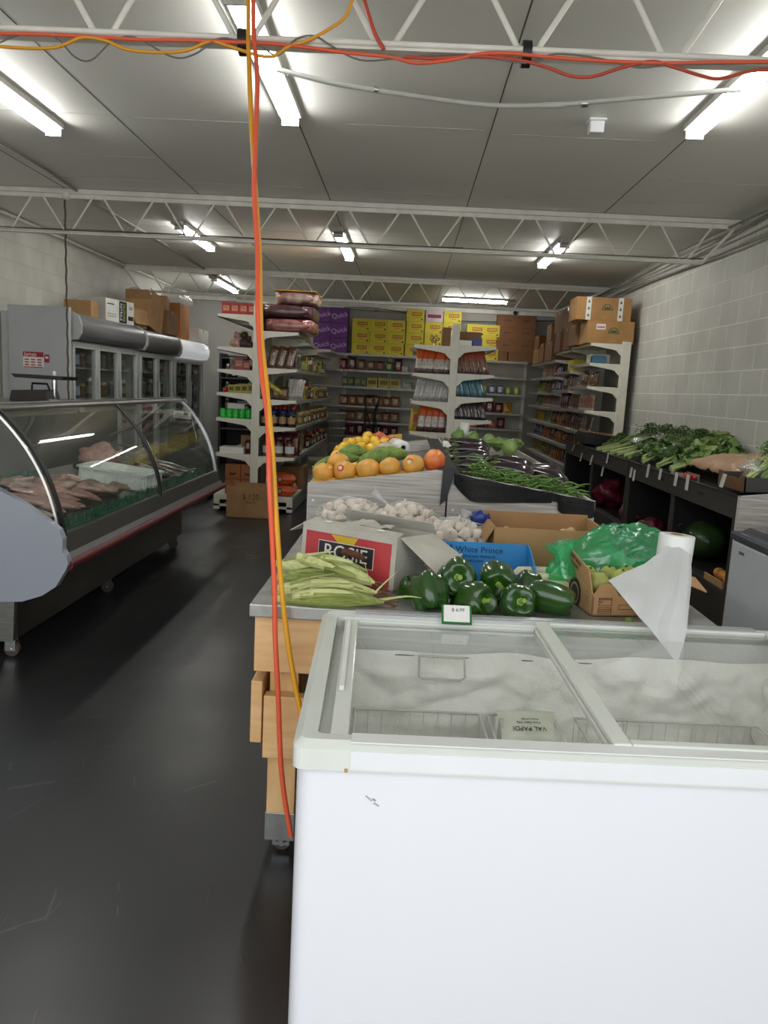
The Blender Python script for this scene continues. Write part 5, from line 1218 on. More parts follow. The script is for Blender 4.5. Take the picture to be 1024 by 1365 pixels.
# bottom rack far goods in the dark corner rack
for zi, z in enumerate((1.56, 1.26, .96)):
    row(pick('botdark jarbrown silver botdark jarbrown botdark redbox silver botdark'), (-3.30, 13.85), (-2.1, 13.85), z, 0, '%s shelf, dark corner rack' % ('upper', 'middle', 'lower')[zi], 'the left', 'dim goods in the dark corner rack', lean=0)
# goods inside the fridges (front row)
for fi, (ya, yb, nm) in enumerate(((7.95, 9.8, 'nearest'), (9.95, 11.3, 'middle'), (11.45, 12.9, 'farthest'))):
    for zi, z in enumerate((.895, 1.225, 1.555)):
        ks = 'bottle bottle bottle botdark silver botdark canblue jargold botdark bottle botdark jargreen' if zi == 0 else 'silver canblue jargold botdark cangreen jargold silver jargreen botdark'
        if fi: ks = 'botdark jargold silver botdark jargreen botdark'
        row(pick(ks), (-3.60, ya), (-3.60, yb), z+.001, PI/2, '%s shelf, %s fridge' % (('lower', 'middle', 'upper')[zi], nm), 'the near end', 'drinks inside the %s fridge' % nm, lean=0)
# folding sack trolley before the back shelves
t = thing('hand_cart', 'black folding tube cart standing before the back shelves', 'cart', (-.62, 13.5, 0))
MB().tube(spline([(-.22, 0, .05), (-.10, 0, 1.0), (-.14, 0, 1.30), (-.11, 0, 1.36), (.08, 0, 1.36), (.12, 0, 1.30), (.06, 0, 1.0), (.28, 0, .05)], 4), .016).build('frame', BLACKP, t)
MB().tube([(-.14, .02, 1.28), (.05, 0, .62), (.06, 0, .05)], .014).build('brace', BLACKP, t)
MB().tube([(.12, .02, 1.28), (-.02, 0, .62), (-.05, 0, .05)], .014).build('brace', BLACKP, t)
MB().tube([(-.21, -.03, .06), (-.21, .03, .06)], .06, 14).build('wheel', BLACKP, t)
MB().tube([(.27, -.03, .06), (.27, .03, .06)], .06, 14).build('wheel', BLACKP, t)
# ================================================================ PRODUCE TABLE behind the freezer
WOOD = mat('natural_beech_wood', (232, 192, 140), .5, c2=(208, 160, 104), vscale=3, stretch=(1.5, 1, 9), bump=.03, bscale=30)
WOODV = mat('natural_beech_wood_upright', (228, 186, 132), .5, c2=(202, 154, 98), vscale=3, stretch=(9, 1, 1.2))
GAL = mat('galvanised_top', (176, 176, 172), .35, .7, var=.1, vscale=14)
tb = thing('produce_table', 'wooden produce table with a galvanised top right behind the white freezer', 'table', (-.435, 2.19, 0))
TW, TD = 1.40, 1.36
MB().box(0, TW, 0, TD, .812, .85).build('table_top', GAL, tb, bevel=.003)
MB().box(.012, TW-.02, .03, .06, .632, .81).build('apron', WOOD, tb, bevel=.003)
MB().box(.008, .036, .062, TD-.06, .632, .81).build('apron', WOOD, tb, bevel=.003)
MB().box(TW-.05, TW-.02, .06, TD-.06, .632, .81).build('apron', WOOD, tb, bevel=.003)
for x in (.055, TW-.17):
    for y in (.075, TD-.16):
        l_ = MB().box(x, x+.09, y, y+.075, .12, .81).build('leg', WOODV, tb, bevel=.003)
        MB().box(x-.003, x+.093, y-.003, y+.078, .05, .145).build('metal_foot', GAL, l_, bevel=.002)
        castor(tb, x+.05, y+.04, .026, .055)
        MB().box(x+.06, x+.066, y-.006, y, .51, .516).tube([(x+.06, y+.0, .50), (x+.06, y-.006, .50)], .005).build('bolt', DARKG, l_)
MB().box(.045, TW-.05, .03, .072, .352, .555).build('cross_rail', WOOD, tb, bevel=.003)
MB().box(.005, .04, .032, TD-.1, .40, .60).build('side_rail', WOOD, tb, bevel=.003)
MB().box(TW-.045, TW-.01, .032, TD-.1, .352, .555).build('side_rail', WOOD, tb, bevel=.003)
MB().box(.06, TW-.06, .1, TD-.12, .34, .36).build('lower_shelf', WOOD, tb)

# ================================================================ SLOPING DISPLAY STANDS (grey wood ends)
GW = mat('grey_woodgrain_laminate', (204, 199, 192), .5, c2=(150, 144, 136), vscale=5, stretch=(.7, 1, 18))
GWI = mat('worn_grey_tray', (122, 118, 110), .45, c2=(100, 96, 90), vscale=4)
BLK = mat('black_edge_strip', (26, 26, 27), .5)
def stand(label, x0_, x1_, zl, zr, y0_, y1_):
    """end panel with slanting top; left top z=zl, right top z=zr"""
    t_ = thing('display_stand', label, 'display stand', (x0_, y0_, 0)); w_ = x1_-x0_; Ld = y1_-y0_
    poly = [(0, .08), (w_, .08), (w_, zr), (0, zl)]
    e1 = MB().prism(poly, 'y', 0, .018).build('end_panel', GW, t_)
    MB().prism(poly, 'y', Ld-.018, Ld).build('end_panel', GW, t_)
    MB().box(0, .016, .018, Ld-.018, .08, zl-.004).build('side_panel', GW, t_); MB().box(w_-.016, w_, .018, Ld-.018, .08, zr-.004).build('side_panel', GW, t_)
    d1 = .085
    MB().add([(.016, .018, zl-d1), (w_-.016, .018, zr-d1), (w_-.016, Ld-.018, zr-d1), (.016, Ld-.018, zl-d1)], [(0, 1, 2, 3)]).build('tray_floor', GWI, t_, thick=.01)
    MB().box(.03, w_-.03, .03, Ld-.03, 0, .08).build('plinth', BLK, t_)
    for zz in (.22, .10):
        if w_ > .1: MB().tube([(.028, -.003, min(zl, zr)-zz+.02), (.028, .001, min(zl, zr)-zz+.02)], .006, 8).build('screw_cap', WHITE, e1)
    return t_
DY = 3.60
stand('grey woodgrain display stand with mangoes and lemons, left of the dark seam', -.452, .204, 1.04, 1.142, DY, 5.85)
stand('grey woodgrain display stand with eggplants and green beans, right of the dark seam', .212, .905, 1.128, 1.03, DY, 5.60)
stand('grey display stand behind the eggplants, holding zucchini and cabbages', .30, 1.05, 1.07, 1.0, 5.75, 7.5)
def tray_z(x, up=0):
    if x < .208: return 1.04+(1.142-1.04)*((x+.452)/.656)-.078+up
    return 1.128+(1.03-1.128)*((x-.212)/.693)-.078+up
# black liner strip between the two stands, hanging over the front
t = thing('black_liner', 'black rubber liner strip along the seam between the two display stands', 'liner', (.212, DY, 1.13))
MB().add([(-.03, -.008, .015), (.03, -.008, .012), (-.005, -.012, -.13), (-.035, -.012, -.16)], [(0, 1, 2, 3)]).build('hanging_end', BLK, t, thick=.003)
MB().prism([(-.05, .016), (.03, .016), (.075, -.04), (.06, -.045), (.02, .006), (-.05, .006)], 'y', -.006, 2.2).build('strip', BLK, t)
# black net draped over the front of the right stand
def netf(u, v):
    x = .235+u*.665; zt = 1.125-.098*((x-.212)/.693)
    dr = (.112*min(1, u/.16+.2)**.6-max(0, u-.18)*.13) if u < .70 else (.035 if u < .74 else .10*math.sin(PI*min(1, max(.12, (u-.70)/.34)))**.35)
    if v < .35: q = v/.35; return (x, DY+.10*(1-q)-.006, zt+.012*math.sin(q*PI)+.003*math.sin(u*30)-.05*(1-q))
    q = (v-.35)/.65; return (x, DY-.010-.010*abs(math.sin(q*2+u*9)), zt-dr*q)
tag(MB().grid(netf, 130, 42, smooth=False).build('shade_net', mat('black_shade_net', (40, 40, 41), .6), wire=.0034), 'black netting draped over the front edge of the eggplant stand', 'net')

# ---- fruit
MANGO = mat('mango_skin', (228, 160, 58), .45, c2=(196, 150, 70), vscale=14, coat=.15, sss=.08)
MANGO2 = mat('ruddy_mango_skin', (214, 88, 48), .4, c2=(222, 150, 70), vscale=7, coat=.2, sss=.08)
LEM = mat('yellow_fruit_skin', (232, 190, 48), .4, c2=(206, 156, 32), vscale=12, coat=.2, sss=.08, bump=.1, bscale=200)
REDF = mat('red_apple_skin', (178, 62, 42), .35, c2=(196, 110, 50), vscale=8, coat=.3)
STEM = mat('brown_stem', (84, 66, 40), .8)
GREENSTEM = mat('green_stem', (120, 150, 66), .6)
def fruit(name, m, r, pos, label, group, rot=None, sz=(1, 1, 1), sticker=False, cat='fruit', stem=True):
    k = ('fruit', name, r)
    if k not in _P:
        t_ = thing(name, label, cat, pos, rot or (0, 0, 0), group)
        mb = MB(); n_ = 18
        mb.ball((0, 0, 0), (r*sz[0], r*sz[1], r*sz[2]), n_, k=.10, seed=len(_P)); o = mb.build('skin', m, t_)
        if stem: MB().tube([(0, 0, r*sz[2]*.93), (0.002, 0, r*sz[2]*1.05)], .004, 6).build('stem', STEM, t_)
        _P[k] = t_
        return t_
    return dup(_P[k], pos, rot or (0, 0, 0), label, group)
PK = mat('pink_fruit_sticker', (216, 70, 96), .4); CRM = mat('cream_fruit_sticker', (236, 220, 160), .4)
spots = [(432, 631, 3.70, 14.5, 0), (460, 629, 3.68, 15, 1), (451, 618, 3.80, 15, 0), (491, 627, 3.68, 15.5, 0), (520, 624, 3.68, 14.5, 0), (551, 621, 3.68, 15.5, 1)]
for k, (px, py, Y, rp, stk) in enumerate(spots):
    p = W(px, py-1, Y); r = rp*Y/1025
    t_ = thing('mango', ('orange mango at the left end of the front row on the display stand', 'orange mango with a pink sticker, second in the front row', 'orange mango resting behind the two leftmost mangoes', 'orange mango with a dark spot in the middle of the front row', 'plain orange mango right of the spotted one', 'orange mango with a pink sticker beside the red one')[k], 'fruit', p, (R_.uniform(-.3, .3), R_.uniform(-.2, .2), R_.uniform(0, 3)), 'mangoes on the display stand')
    MB().ball((0, 0, 0), (r*1.06, r*.95, r*.92), 20, k=.12, seed=k).build('skin', MANGO, t_)
    MB().tube([(0, 0, r*.9), (0, 0, r*.98)], .004, 6).build('stem', STEM, t_)
    if stk:
        d = (-p+Vector((0, 0, 1.5))).normalized()
        T = t_.rotation_euler.to_matrix().inverted()
        q = T @ Vector((-.35, -.85, .35)).normalized()
        me = MB(); a = q.orthogonal().normalized(); b = q.cross(a)
        vs = [tuple((q*1.0+a*.34*math.cos(i)+b*.34*math.sin(i)).normalized()*r*1.03) for i in [2*PI*j/12 for j in range(12)]]
        me.add(vs, [tuple(range(12))]); me.add([tuple(Vector(v)*.985+q*r*.03) for v in [tuple((q+a*.18*math.cos(i)+b*.18*math.sin(i)).normalized()*r*1.03) for i in [2*PI*j/10 for j in range(10)]]], [tuple(range(10))], 1)
        me.build('sticker', [PK, CRM], t_)
p = W(579.5, 614, 3.70)
t_ = thing('mango', 'ruddy orange-red mango at the right end of the front row', 'fruit', p, (0.2, 0, .4), 'mangoes on the display stand'); r = 15*3.7/1025
MB().ball((0, 0, 0), (r*.95, r*.95, r*1.05), 20, k=.1, seed=9).build('skin', MANGO2, t_); MB().tube([(0, 0, r), (0, 0, r*1.08)], .004, 6).build('stem', STEM, t_)
# bitter melons / green gourds
GOURD = mat('green_gourd_skin', (134, 158, 72), .5, c2=(80, 112, 42), vscale=26, bump=.9, bscale=90)
def gourd(a, b, r, label, seed):
    a = Vector(a); b = Vector(b); Lg = (b-a).length
    t_ = thing('bitter_melon', label, 'vegetable', a, (0, 0, 0), 'green gourds among the fruit')
    pts = []; rad = []
    for k in range(13):
        u = k/12; q = (b-a)*u; q.z += .015*math.sin(PI*u); pts.append(q); rad.append(r*max(.18, math.sin(PI*min(.97, .06+u*.9)))**.6)
    m = MB().tube(pts, rad, 18)
    m.v = [tuple(Vector(v)*1.0+Vector((0, 0, .004*noise.noise(Vector(v)*60)+.003*noise.noise(Vector(v)*140)))) for v in m.v]
    m.build('skin', GOURD, t_); MB().tube([pts[0]-(b-a).normalized()*.015, pts[0]+(b-a)*.03], .006, 6).build('stem', GREENSTEM, t_)
gourd(W(480, 615, 3.82), W(544, 606, 3.86), .042, 'large bumpy green gourd lying across behind the mangoes', 1)
gourd(W(452, 606, 3.98), W(488, 604, 4.0), .036, 'smaller pale green gourd in front of the yellow fruit', 2)
gourd(W(420, 622, 3.78), W(478, 611, 3.92), .030, 'green gourd half hidden at the left of the big one', 3)
lem = [(452, 601), (459, 596), (468, 591), (474, 600), (482, 596), (487, 588), (490, 582), (503, 595), (512, 590), (508, 599), (516, 601), (524, 597), (448, 608), (462, 604), (495, 598), (500, 589), (478, 589), (527, 603)]
for k, (px, py) in enumerate(lem):
    Y = 4.25+(604-py)*.012; p = W(px, py, Y)
    fruit('yellow_mango', LEM, .031, p, 'small yellow fruit in the heap behind the green gourds on the left stand', 'yellow fruit heap', (R_.uniform(-1, 1), R_.uniform(-1, 1), 0), (1, 1, 1.12))
for k, (px, py, Y) in enumerate(((506, 583, 4.7), (514, 588, 4.6), (520, 592, 4.5), (471, 590, 4.9), (498, 585, 4.9), (527, 590, 4.8))):
    fruit('red_mango', REDF, .036, W(px, py, Y), 'red fruit behind the yellow heap on the left stand', 'red fruit on the left stand', (.3, .2, k))
# fill under heap so fruit rests: a low inner heap of the same fruit
for k in range(22):
    x = -.38+R_.random()*.30; y = 4.05+R_.random()*.75
    fruit('yellow_mango', LEM, .031, (x, y, tray_z(x, .034)), 'small yellow fruit in the heap behind the green gourds on the left stand', 'yellow fruit heap', (R_.uniform(-1, 1), R_.uniform(-1, 1), 0), (1, 1, 1.12))
for k in range(9):
    x = -.40+k*.055; fruit('lower_mango', MANGO, .045, (x, 3.69, tray_z(x, .045)), 'orange mango under the front row on the display stand', 'mangoes in the bottom layer', (0, .3, k))
for (px, py, Y, lb, nm) in ((466, 588, 5.2, 'yellow cardboard flap left of the red fruit heap', 0), (526, 584, 5.0, 'yellow cardboard flap right of the red fruit heap', 1)):
    p = W(px, py, Y)
    tag(MB().prism([(-.05, -.02), (.05, -.01), (.045, .03), (-.04, .018)], 'y', 0, .006).box(-.045, .045, .006, .14, -.02, -.012).build('card_flap', mat('yellow_card', (214, 170, 74), .7), loc=p), lb, 'cardboard')
# roll of produce bags on the fruit stand
p = W(538, 597, 4.15)
t_ = thing('bag_roll', 'white roll of thin bags lying end-on beside the yellow fruit', 'bag roll', p, (0, 0, math.radians(12)))
WF = mat('white_bag_film', (226, 226, 222), .35, var=.03, trans=0)
MB().lathe([(.014, 0), (.037, 0), (.037, .24), (.014, .24), (.014, 0)], 24, T=Matrix.Rotation(-PI/2, 4, 'X')).build('roll', WF, t_)
MB().grid(lambda u, v: (-.037-.10*u+.01*math.sin(v*9), .24*v-.0, .012-.03*u*u+.012*noise.noise(Vector((u*5, v*6, 2)))), 10, 12).build('loose_sheet', film('clear_bag_film', (220, 222, 220), .4), t_)

# ---- eggplants
EGG = mat('eggplant_skin', (40, 24, 34), .14, c2=(28, 16, 22), vscale=4, coat=.9)
CAL = mat('eggplant_calyx', (110, 128, 66), .6, c2=(70, 84, 44), vscale=20)
def eggplant(a, b, r, label, group='eggplants on the right display stand'):
    a = Vector(a); b = Vector(b); d = (b-a)
    t_ = thing('eggplant', label, 'vegetable', a, (0, 0, 0), group)
    pts = []; rad = []
    for k in range(15):
        u = k/14; q = d*u+Vector((0, 0, .012*math.sin(PI*u))); pts.append(q)
        rad.append(r*(.42+.58*min(1, u*1.5))*math.sqrt(max(.02, 1-max(0, (u-.72)/.28)**2.2)) if u > .02 else r*.38)
    MB().tube(pts, rad, 16).build('skin', EGG, t_)
    dn_ = d.normalized(); s1 = dn_.orthogonal().normalized(); s2 = dn_.cross(s1); m = MB()
    for k in range(5):
        a0 = 2*PI*k/5; w1 = s1*math.cos(a0)+s2*math.sin(a0); w2 = s1*math.cos(a0+.55)+s2*math.sin(a0+.55); w3 = s1*math.cos(a0-.55)+s2*math.sin(a0-.55)
        m.add([-dn_*.006+w3*.006, -dn_*.006+w2*.006, dn_*.02+w2*r*.62, dn_*.055+w1*r*.78, dn_*.02+w3*r*.62], [(0, 1, 2, 3, 4)])
    m.build('calyx', CAL, t_, thick=.003); MB().tube([-dn_*.035+Vector((0, 0, .01)), dn_*.01], .007, 8).build('stem', CAL, t_)
def E_(x, y, up): return Vector((x, y, tray_z(x)+up))
eg = [((.27, 4.75, .16), (.52, 4.78, .15), .042, 'topmost eggplant lying level at the back left'),
      ((.26, 4.55, .12), (.50, 4.60, .14), .045, 'eggplant with a pale calyx just below the topmost one'),
      ((.26, 4.35, .09), (.49, 4.36, .12), .045, 'eggplant at the left in the middle of the heap'),
      ((.25, 4.15, .06), (.46, 4.16, .08), .048, 'large glossy eggplant at the front left of the heap'),
      ((.50, 4.42, .13), (.75, 4.40, .10), .045, 'eggplant lying across the middle of the heap'),
      ((.44, 4.12, .10), (.70, 4.12, .09), .05, 'glossy eggplant just behind the green beans'),
      ((.60, 3.98, .07), (.78, 3.97, .05), .042, 'eggplant partly under the green beans at right'),
      ((.66, 4.22, .11), (.88, 4.10, .08), .048, 'eggplant at the right end with its green cap showing'),
      ((.70, 4.45, .11), (.92, 4.50, .10), .045, 'eggplant at the back right of the heap'),
      ((.50, 4.72, .10), (.78, 4.74, .09), .045, 'dark eggplant behind the heap, beside the white roll')]
for a, b, r, l in eg: eggplant(E_(*a), E_(*b), r, l)
for k in range(9):
    x = .28+(k % 3)*.2; y = 4.05+(k//3)*.28
    eggplant(E_(x, y, .045), E_(x+.2, y+.02, .045), .042, 'eggplant in the bottom layer under the heap of eggplants', 'bottom layer of eggplants')
# green beans heap: individual pods
BEAN = mat('green_bean_skin', (104, 138, 60), .5, c2=(64, 98, 36), vscale=30)
def bean_mesh(seed):
    rr = random.Random(seed); c_ = rr.uniform(-.03, .03)
    pts = [((u-.5)*.13, c_*math.sin(PI*u), .006*math.sin(PI*u*2+seed)) for u in [k/7 for k in range(8)]]
    o = MB().tube(pts, [.0012, .0035, .0045, .0046, .0046, .0042, .003, .0012], 6).build('b', BEAN); me = o.data; COL.objects.unlink(o); bpy.data.objects.remove(o); return me
BM = [bean_mesh(i) for i in range(6)]
for k in range(230):
    u = R_.random(); x = .34+u*.52; hw = .13*math.sin(PI*min(1, .15+u*.85))+.02
    y = 3.78+R_.uniform(-.09, .10); top = .075*(1-abs((y-3.79)/.14)**2)+.02
    if u < .2: top += .05*(1-abs(y-3.8)/.12)
    z = tray_z(x, max(.005, R_.uniform(.2, 1.0)*max(.02, top)))+.028
    put(BM[k % 6], 'green_bean', (x, y, z), (R_.uniform(-.5, .5), R_.uniform(-.35, .35), R_.uniform(0, 2*PI)), 'green bean in the loose heap along the front of the eggplant stand', 'green bean', 'heap of green beans')
# white rolls lying across the back of the eggplant stand
p = W(617, 597, 5.35)
t_ = thing('bag_roll', 'long white roll lying crosswise behind the eggplants', 'bag roll', p)
MB().tube([(-.14, 0, 0), (.14, 0, 0)], .042, 20).build('roll', WF, t_); MB().tube([(-.145, 0, 0), (.145, 0, 0)], .014, 12).build('core', CARD, t_)
p = W(619, 578, 6.4)
tag(MB().lathe([(0, -.07), (.04, -.07), (.04, .09), (.012, .09), (.012, .05), (0, .05)], 20).build('bag_roll', WF, loc=p), 'white roll standing upright at the foot of the centre rack', 'bag roll')
ZUC = mat('pale_zucchini', (128, 160, 84), .4, c2=(96, 128, 62), vscale=16); CABM = mat('cabbage_leaf', (150, 176, 104), .5, c2=(108, 138, 70), vscale=8)
for k, (px, py, Y, r) in enumerate(((611, 582, 6.3, .055), (630, 584, 6.2, .05), (680, 597, 6.0, .06), (652, 588, 6.2, .05), (664, 592, 6.4, .05))):
    tag(MB().ball((0, 0, 0), (r, r, r*1.15), 16, k=.25, seed=k).build('chayote' if k < 2 else 'cabbage', ZUC if k < 2 else CABM, loc=W(px, py, Y)), ('round pale green vegetable left of the upright roll', 'pale green vegetable right of the upright roll', 'pale green cabbage with a cut base at the right of the back stand', 'green leafy head left on the back stand', 'green leafy head in the middle of the back stand')[k], 'vegetable')
for k in range(7):
    p = W(640+k*8, 596-R_.random()*6, 6.1+R_.random()*.4)
    tag(MB().tube([(-.10, 0, 0), (-.05, 0, .01), (.05, 0, .01), (.10, 0, -.005)], [.012, .022, .024, .015], 12).build('long_green_squash', ZUC, loc=p, rot=(0, R_.uniform(-.2, .2), R_.uniform(-1, 1))), 'dim long green squash on the stand behind the eggplants', 'vegetable', 'dim squashes on the back stand')

# ================================================================ BOXES AND PRODUCE ON THE TABLE
TZ = .852
# printed carton with red face
bx = thing('printed_carton', 'open grey carton with a red printed face reading ROSIE, behind the corn', 'box', (-.345, 2.615, TZ), (math.radians(-4), 0, math.radians(-31)))
GRC = mat('grey_recycled_card', (196, 192, 180), .85, c2=(172, 168, 156), vscale=7, bump=.15, bscale=60)
bw, bd, bh, th = .385, .26, .175, .005
wl = MB().box(0, bw, 0, th, 0, bh).box(0, bw, bd-th, bd, 0, bh).box(0, th, th, bd-th, 0, bh).box(bw-th, bw, th, bd-th, 0, bh).box(0, bw, 0, bd, 0, th)
wl.build('carton_body', GRC, bx)
REDP = mat('rose_red_print', (190, 62, 66), .5, c2=(172, 48, 54), vscale=5); YLP = mat('yellow_print', (212, 178, 40), .5); BKP = mat('near_black_print', (44, 40, 40), .5)
pr = MB().box(.018, bw-.018, -.0012, 0, .0, bh-.02)
MB().box(.018, bw-.018, -.0012, 0, .0, bh-.022).build('red_face', REDP, bx)
MB().add([(.125, -.002, bh-.024), (.235, -.002, bh-.024), (.215, -.002, bh-.055), (.16, -.002, bh-.055)], [(0, 1, 2, 3)]).build('yellow_shape', YLP, bx)
MB().add([(.155, -.002, .056), (.225, -.002, .056), (.20, -.002, .040), (.13, -.002, .045)], [(0, 1, 2, 3)]).build('yellow_shape', YLP, bx)
MB().box(.076, .30, -.0028, -.0012, .058, .125).build('name_panel', BKP, bx)
MB().box(.074, .302, -.0022, -.0012, .056, .127).build('panel_outline', PAPER, bx)
text('lettering', 'ROSIE', .066, PAPER, bx, (.188, -.0032, .092), ext=.0006, sx=1.05)
# torn top flap strip folded back, inner box edge, hanging side flap
fl = flap(bx, [(0, 0, bh), (bw, 0, bh), (bw-.01, .055, bh+.010), (.01, .052, bh+.014)], GRC)
flap(bx, [(0, bd, bh), (bw, bd, bh), (bw, bd-.03, bh+.038), (.01, bd-.03, bh+.042)], GRC)
flap(bx, [(bw, .02, bh), (bw, bd-.02, bh), (bw+.13, bd-.05, bh-.055), (bw+.14, .03, bh-.095)], GRC)
flap(bx, [(0, .01, bh), (0, bd-.02, bh), (-.07, bd-.05, bh-.03), (-.08, .03, bh-.04)], GRC)
for x in (.085, .30): MB().ball((x, .03, bh+.012), (.016, .008, .003), 10).build('slot_tab', PAPER, bx)
g = MB().grid(lambda u, v: (.10+.16*u, .08+.12*v, bh+.01+.02*noise.noise(Vector((u*4, v*4, 8)))), 10, 8)
g.build('paper_lining', GRC, bx, thick=.002)
# dried corn silk stuck over the lettering
tag(MB().tube(spline([W(455, 735, 2.44), W(466, 737, 2.43), W(478, 741, 2.42), W(487, 746, 2.41)], 4), [.004, .010, .013, .012, .013, .012, .011, .012, .013, .010, .008, .007, .004], 8).build('dried_silk', mat('brown_dry_silk', (112, 66, 42), .8, c2=(70, 40, 26), vscale=40, bump=.8, bscale=150)), 'brown tuft of dried corn silk in front of the red carton face', 'corn silk')
# corn cobs in husks
HUSK = mat('corn_husk', (206, 212, 130), .5, c2=(142, 166, 66), vscale=5, stretch=(1, 30, 30), bump=.9, bscale=30)
HUSK2 = mat('pale_corn_husk', (228, 226, 166), .5, c2=(184, 196, 112), vscale=5, stretch=(1, 30, 30), bump=.5, bscale=24)
SILK = mat('corn_silk_brown', (120, 92, 60), .8)
def corn(a, b, r, label, m=HUSK, seed=0, rr_=0.0):
    a = Vector(a); b = Vector(b); d = b-a; Lc = d.length; rnd = random.Random(seed)
    q = d.to_track_quat('X', 'Z').to_euler()
    t_ = thing('corn_cob', label, 'corn', a, q, 'corn cobs in their husks')
    m_ = MB()
    def f(u, v):
        s_ = min(1, .5+v*1.7)*(1-max(0, (v-.45)/.55)**1.7*.86); an = 2*PI*u
        rr = r*s_*(1+.035*math.cos(an*9+v*3+seed)+.05*noise.noise(Vector((math.cos(an)*2, math.sin(an)*2, v*3+seed))))
        return (v*Lc, rr*math.cos(an), rr*math.sin(an)*.92+.01*math.sin(PI*v))
    m_.grid(f, 40, 22); m_.lathe([(0, 0), (r*.5, 0)], 12, T=Matrix.Rotation(PI/2, 4, 'Y'))
    m_.build('husk', m, t_)
    for k in range(8):   # loose leaf strips
        an = rnd.uniform(0, PI); st_ = rnd.uniform(.0, .4); ln = rnd.uniform(.35, .62); wd = rnd.uniform(.012, .022); lift = rnd.uniform(.004, .022)
        def g(u, v, an=an, st_=st_, ln=ln, wd=wd, lift=lift):
            vv = st_+ln*v; s_ = min(1, .5+vv*1.7)*(1-max(0, (min(vv, 1)-.45)/.55)**1.7*.86)
            R0 = r*s_*1.06+lift*v*v; aa = an+(u-.5)*wd/max(.006, r*s_+.006)*2*(1-.85*v)
            return (vv*Lc, R0*math.cos(aa), R0*math.sin(aa)*.92+.01*math.sin(PI*min(1, vv)))
        MB().grid(g, 4, 12).build('husk_leaf', HUSK2 if k % 2 else HUSK, t_, thick=.0008)
    sk = MB()
    for k in range(14):
        aa = rnd.uniform(0, 2*PI); e = rnd.uniform(.02, .05)
        sk.tube([(Lc*.95, 0, 0), (Lc+e*.5, math.cos(aa)*.006, math.sin(aa)*.006), (Lc+e, math.cos(aa)*.018, math.sin(aa)*.014-.004)], .0012, 4)
    sk.build('silk', SILK, t_)
    MB().tube([(-.02, 0, 0), (.01, 0, 0)], r*.42, 10).build('stalk_end', HUSK2, t_)
def tp_(px, py, Y): return W(px, py, Y)
corn(tp_(378, 799, 2.24), tp_(512, 803, 2.25), .034, 'front corn cob in green husk at the table edge', seed=1)
corn(tp_(379, 784, 2.31), tp_(503, 790, 2.33), .034, 'corn cob just behind the front one', HUSK2, seed=2)
corn(tp_(378, 769, 2.38), tp_(478, 782, 2.40), .033, 'corn cob with tassels, third from the front', seed=3)
corn(tp_(376, 752, 2.47), tp_(455, 772, 2.42), .032, 'corn cob at the far left of the corn pile', HUSK2, seed=4)
corn(tp_(404, 744, 2.42), tp_(500, 777, 2.36), .033, 'topmost pale corn cob slanting against the red carton', HUSK2, seed=5)
corn(tp_(388, 790, 2.28), tp_(498, 798, 2.29), .028, 'corn cob wedged low between the front ones', seed=6)
lf = MB()
for (a, b, c2_) in (((505, 800), (540, 795), (562, 797)), ((500, 790), (515, 775), (530, 762)), ((372, 790), (362, 800), (352, 812)), ((378, 800), (388, 808), (396, 816)), ((495, 780), (490, 765), (486, 750))):
    P_ = spline([W(a[0], a[1], 2.26), W(b[0], b[1], 2.24), W(c2_[0], c2_[1], 2.215)], 5)
    for i in range(len(P_)-1):
        w0 = .005*(1-i/len(P_)); lf.add([P_[i]+Vector((0, 0, w0)), P_[i]-Vector((0, 0, w0)), P_[i+1]-Vector((0, 0, w0*.8)), P_[i+1]+Vector((0, 0, w0*.8))], [(0, 1, 2, 3)])
tag(lf.build('husk_scraps', HUSK2, thick=.001), 'dry husk strips sticking out around the corn pile', 'corn husk', kind='stuff')
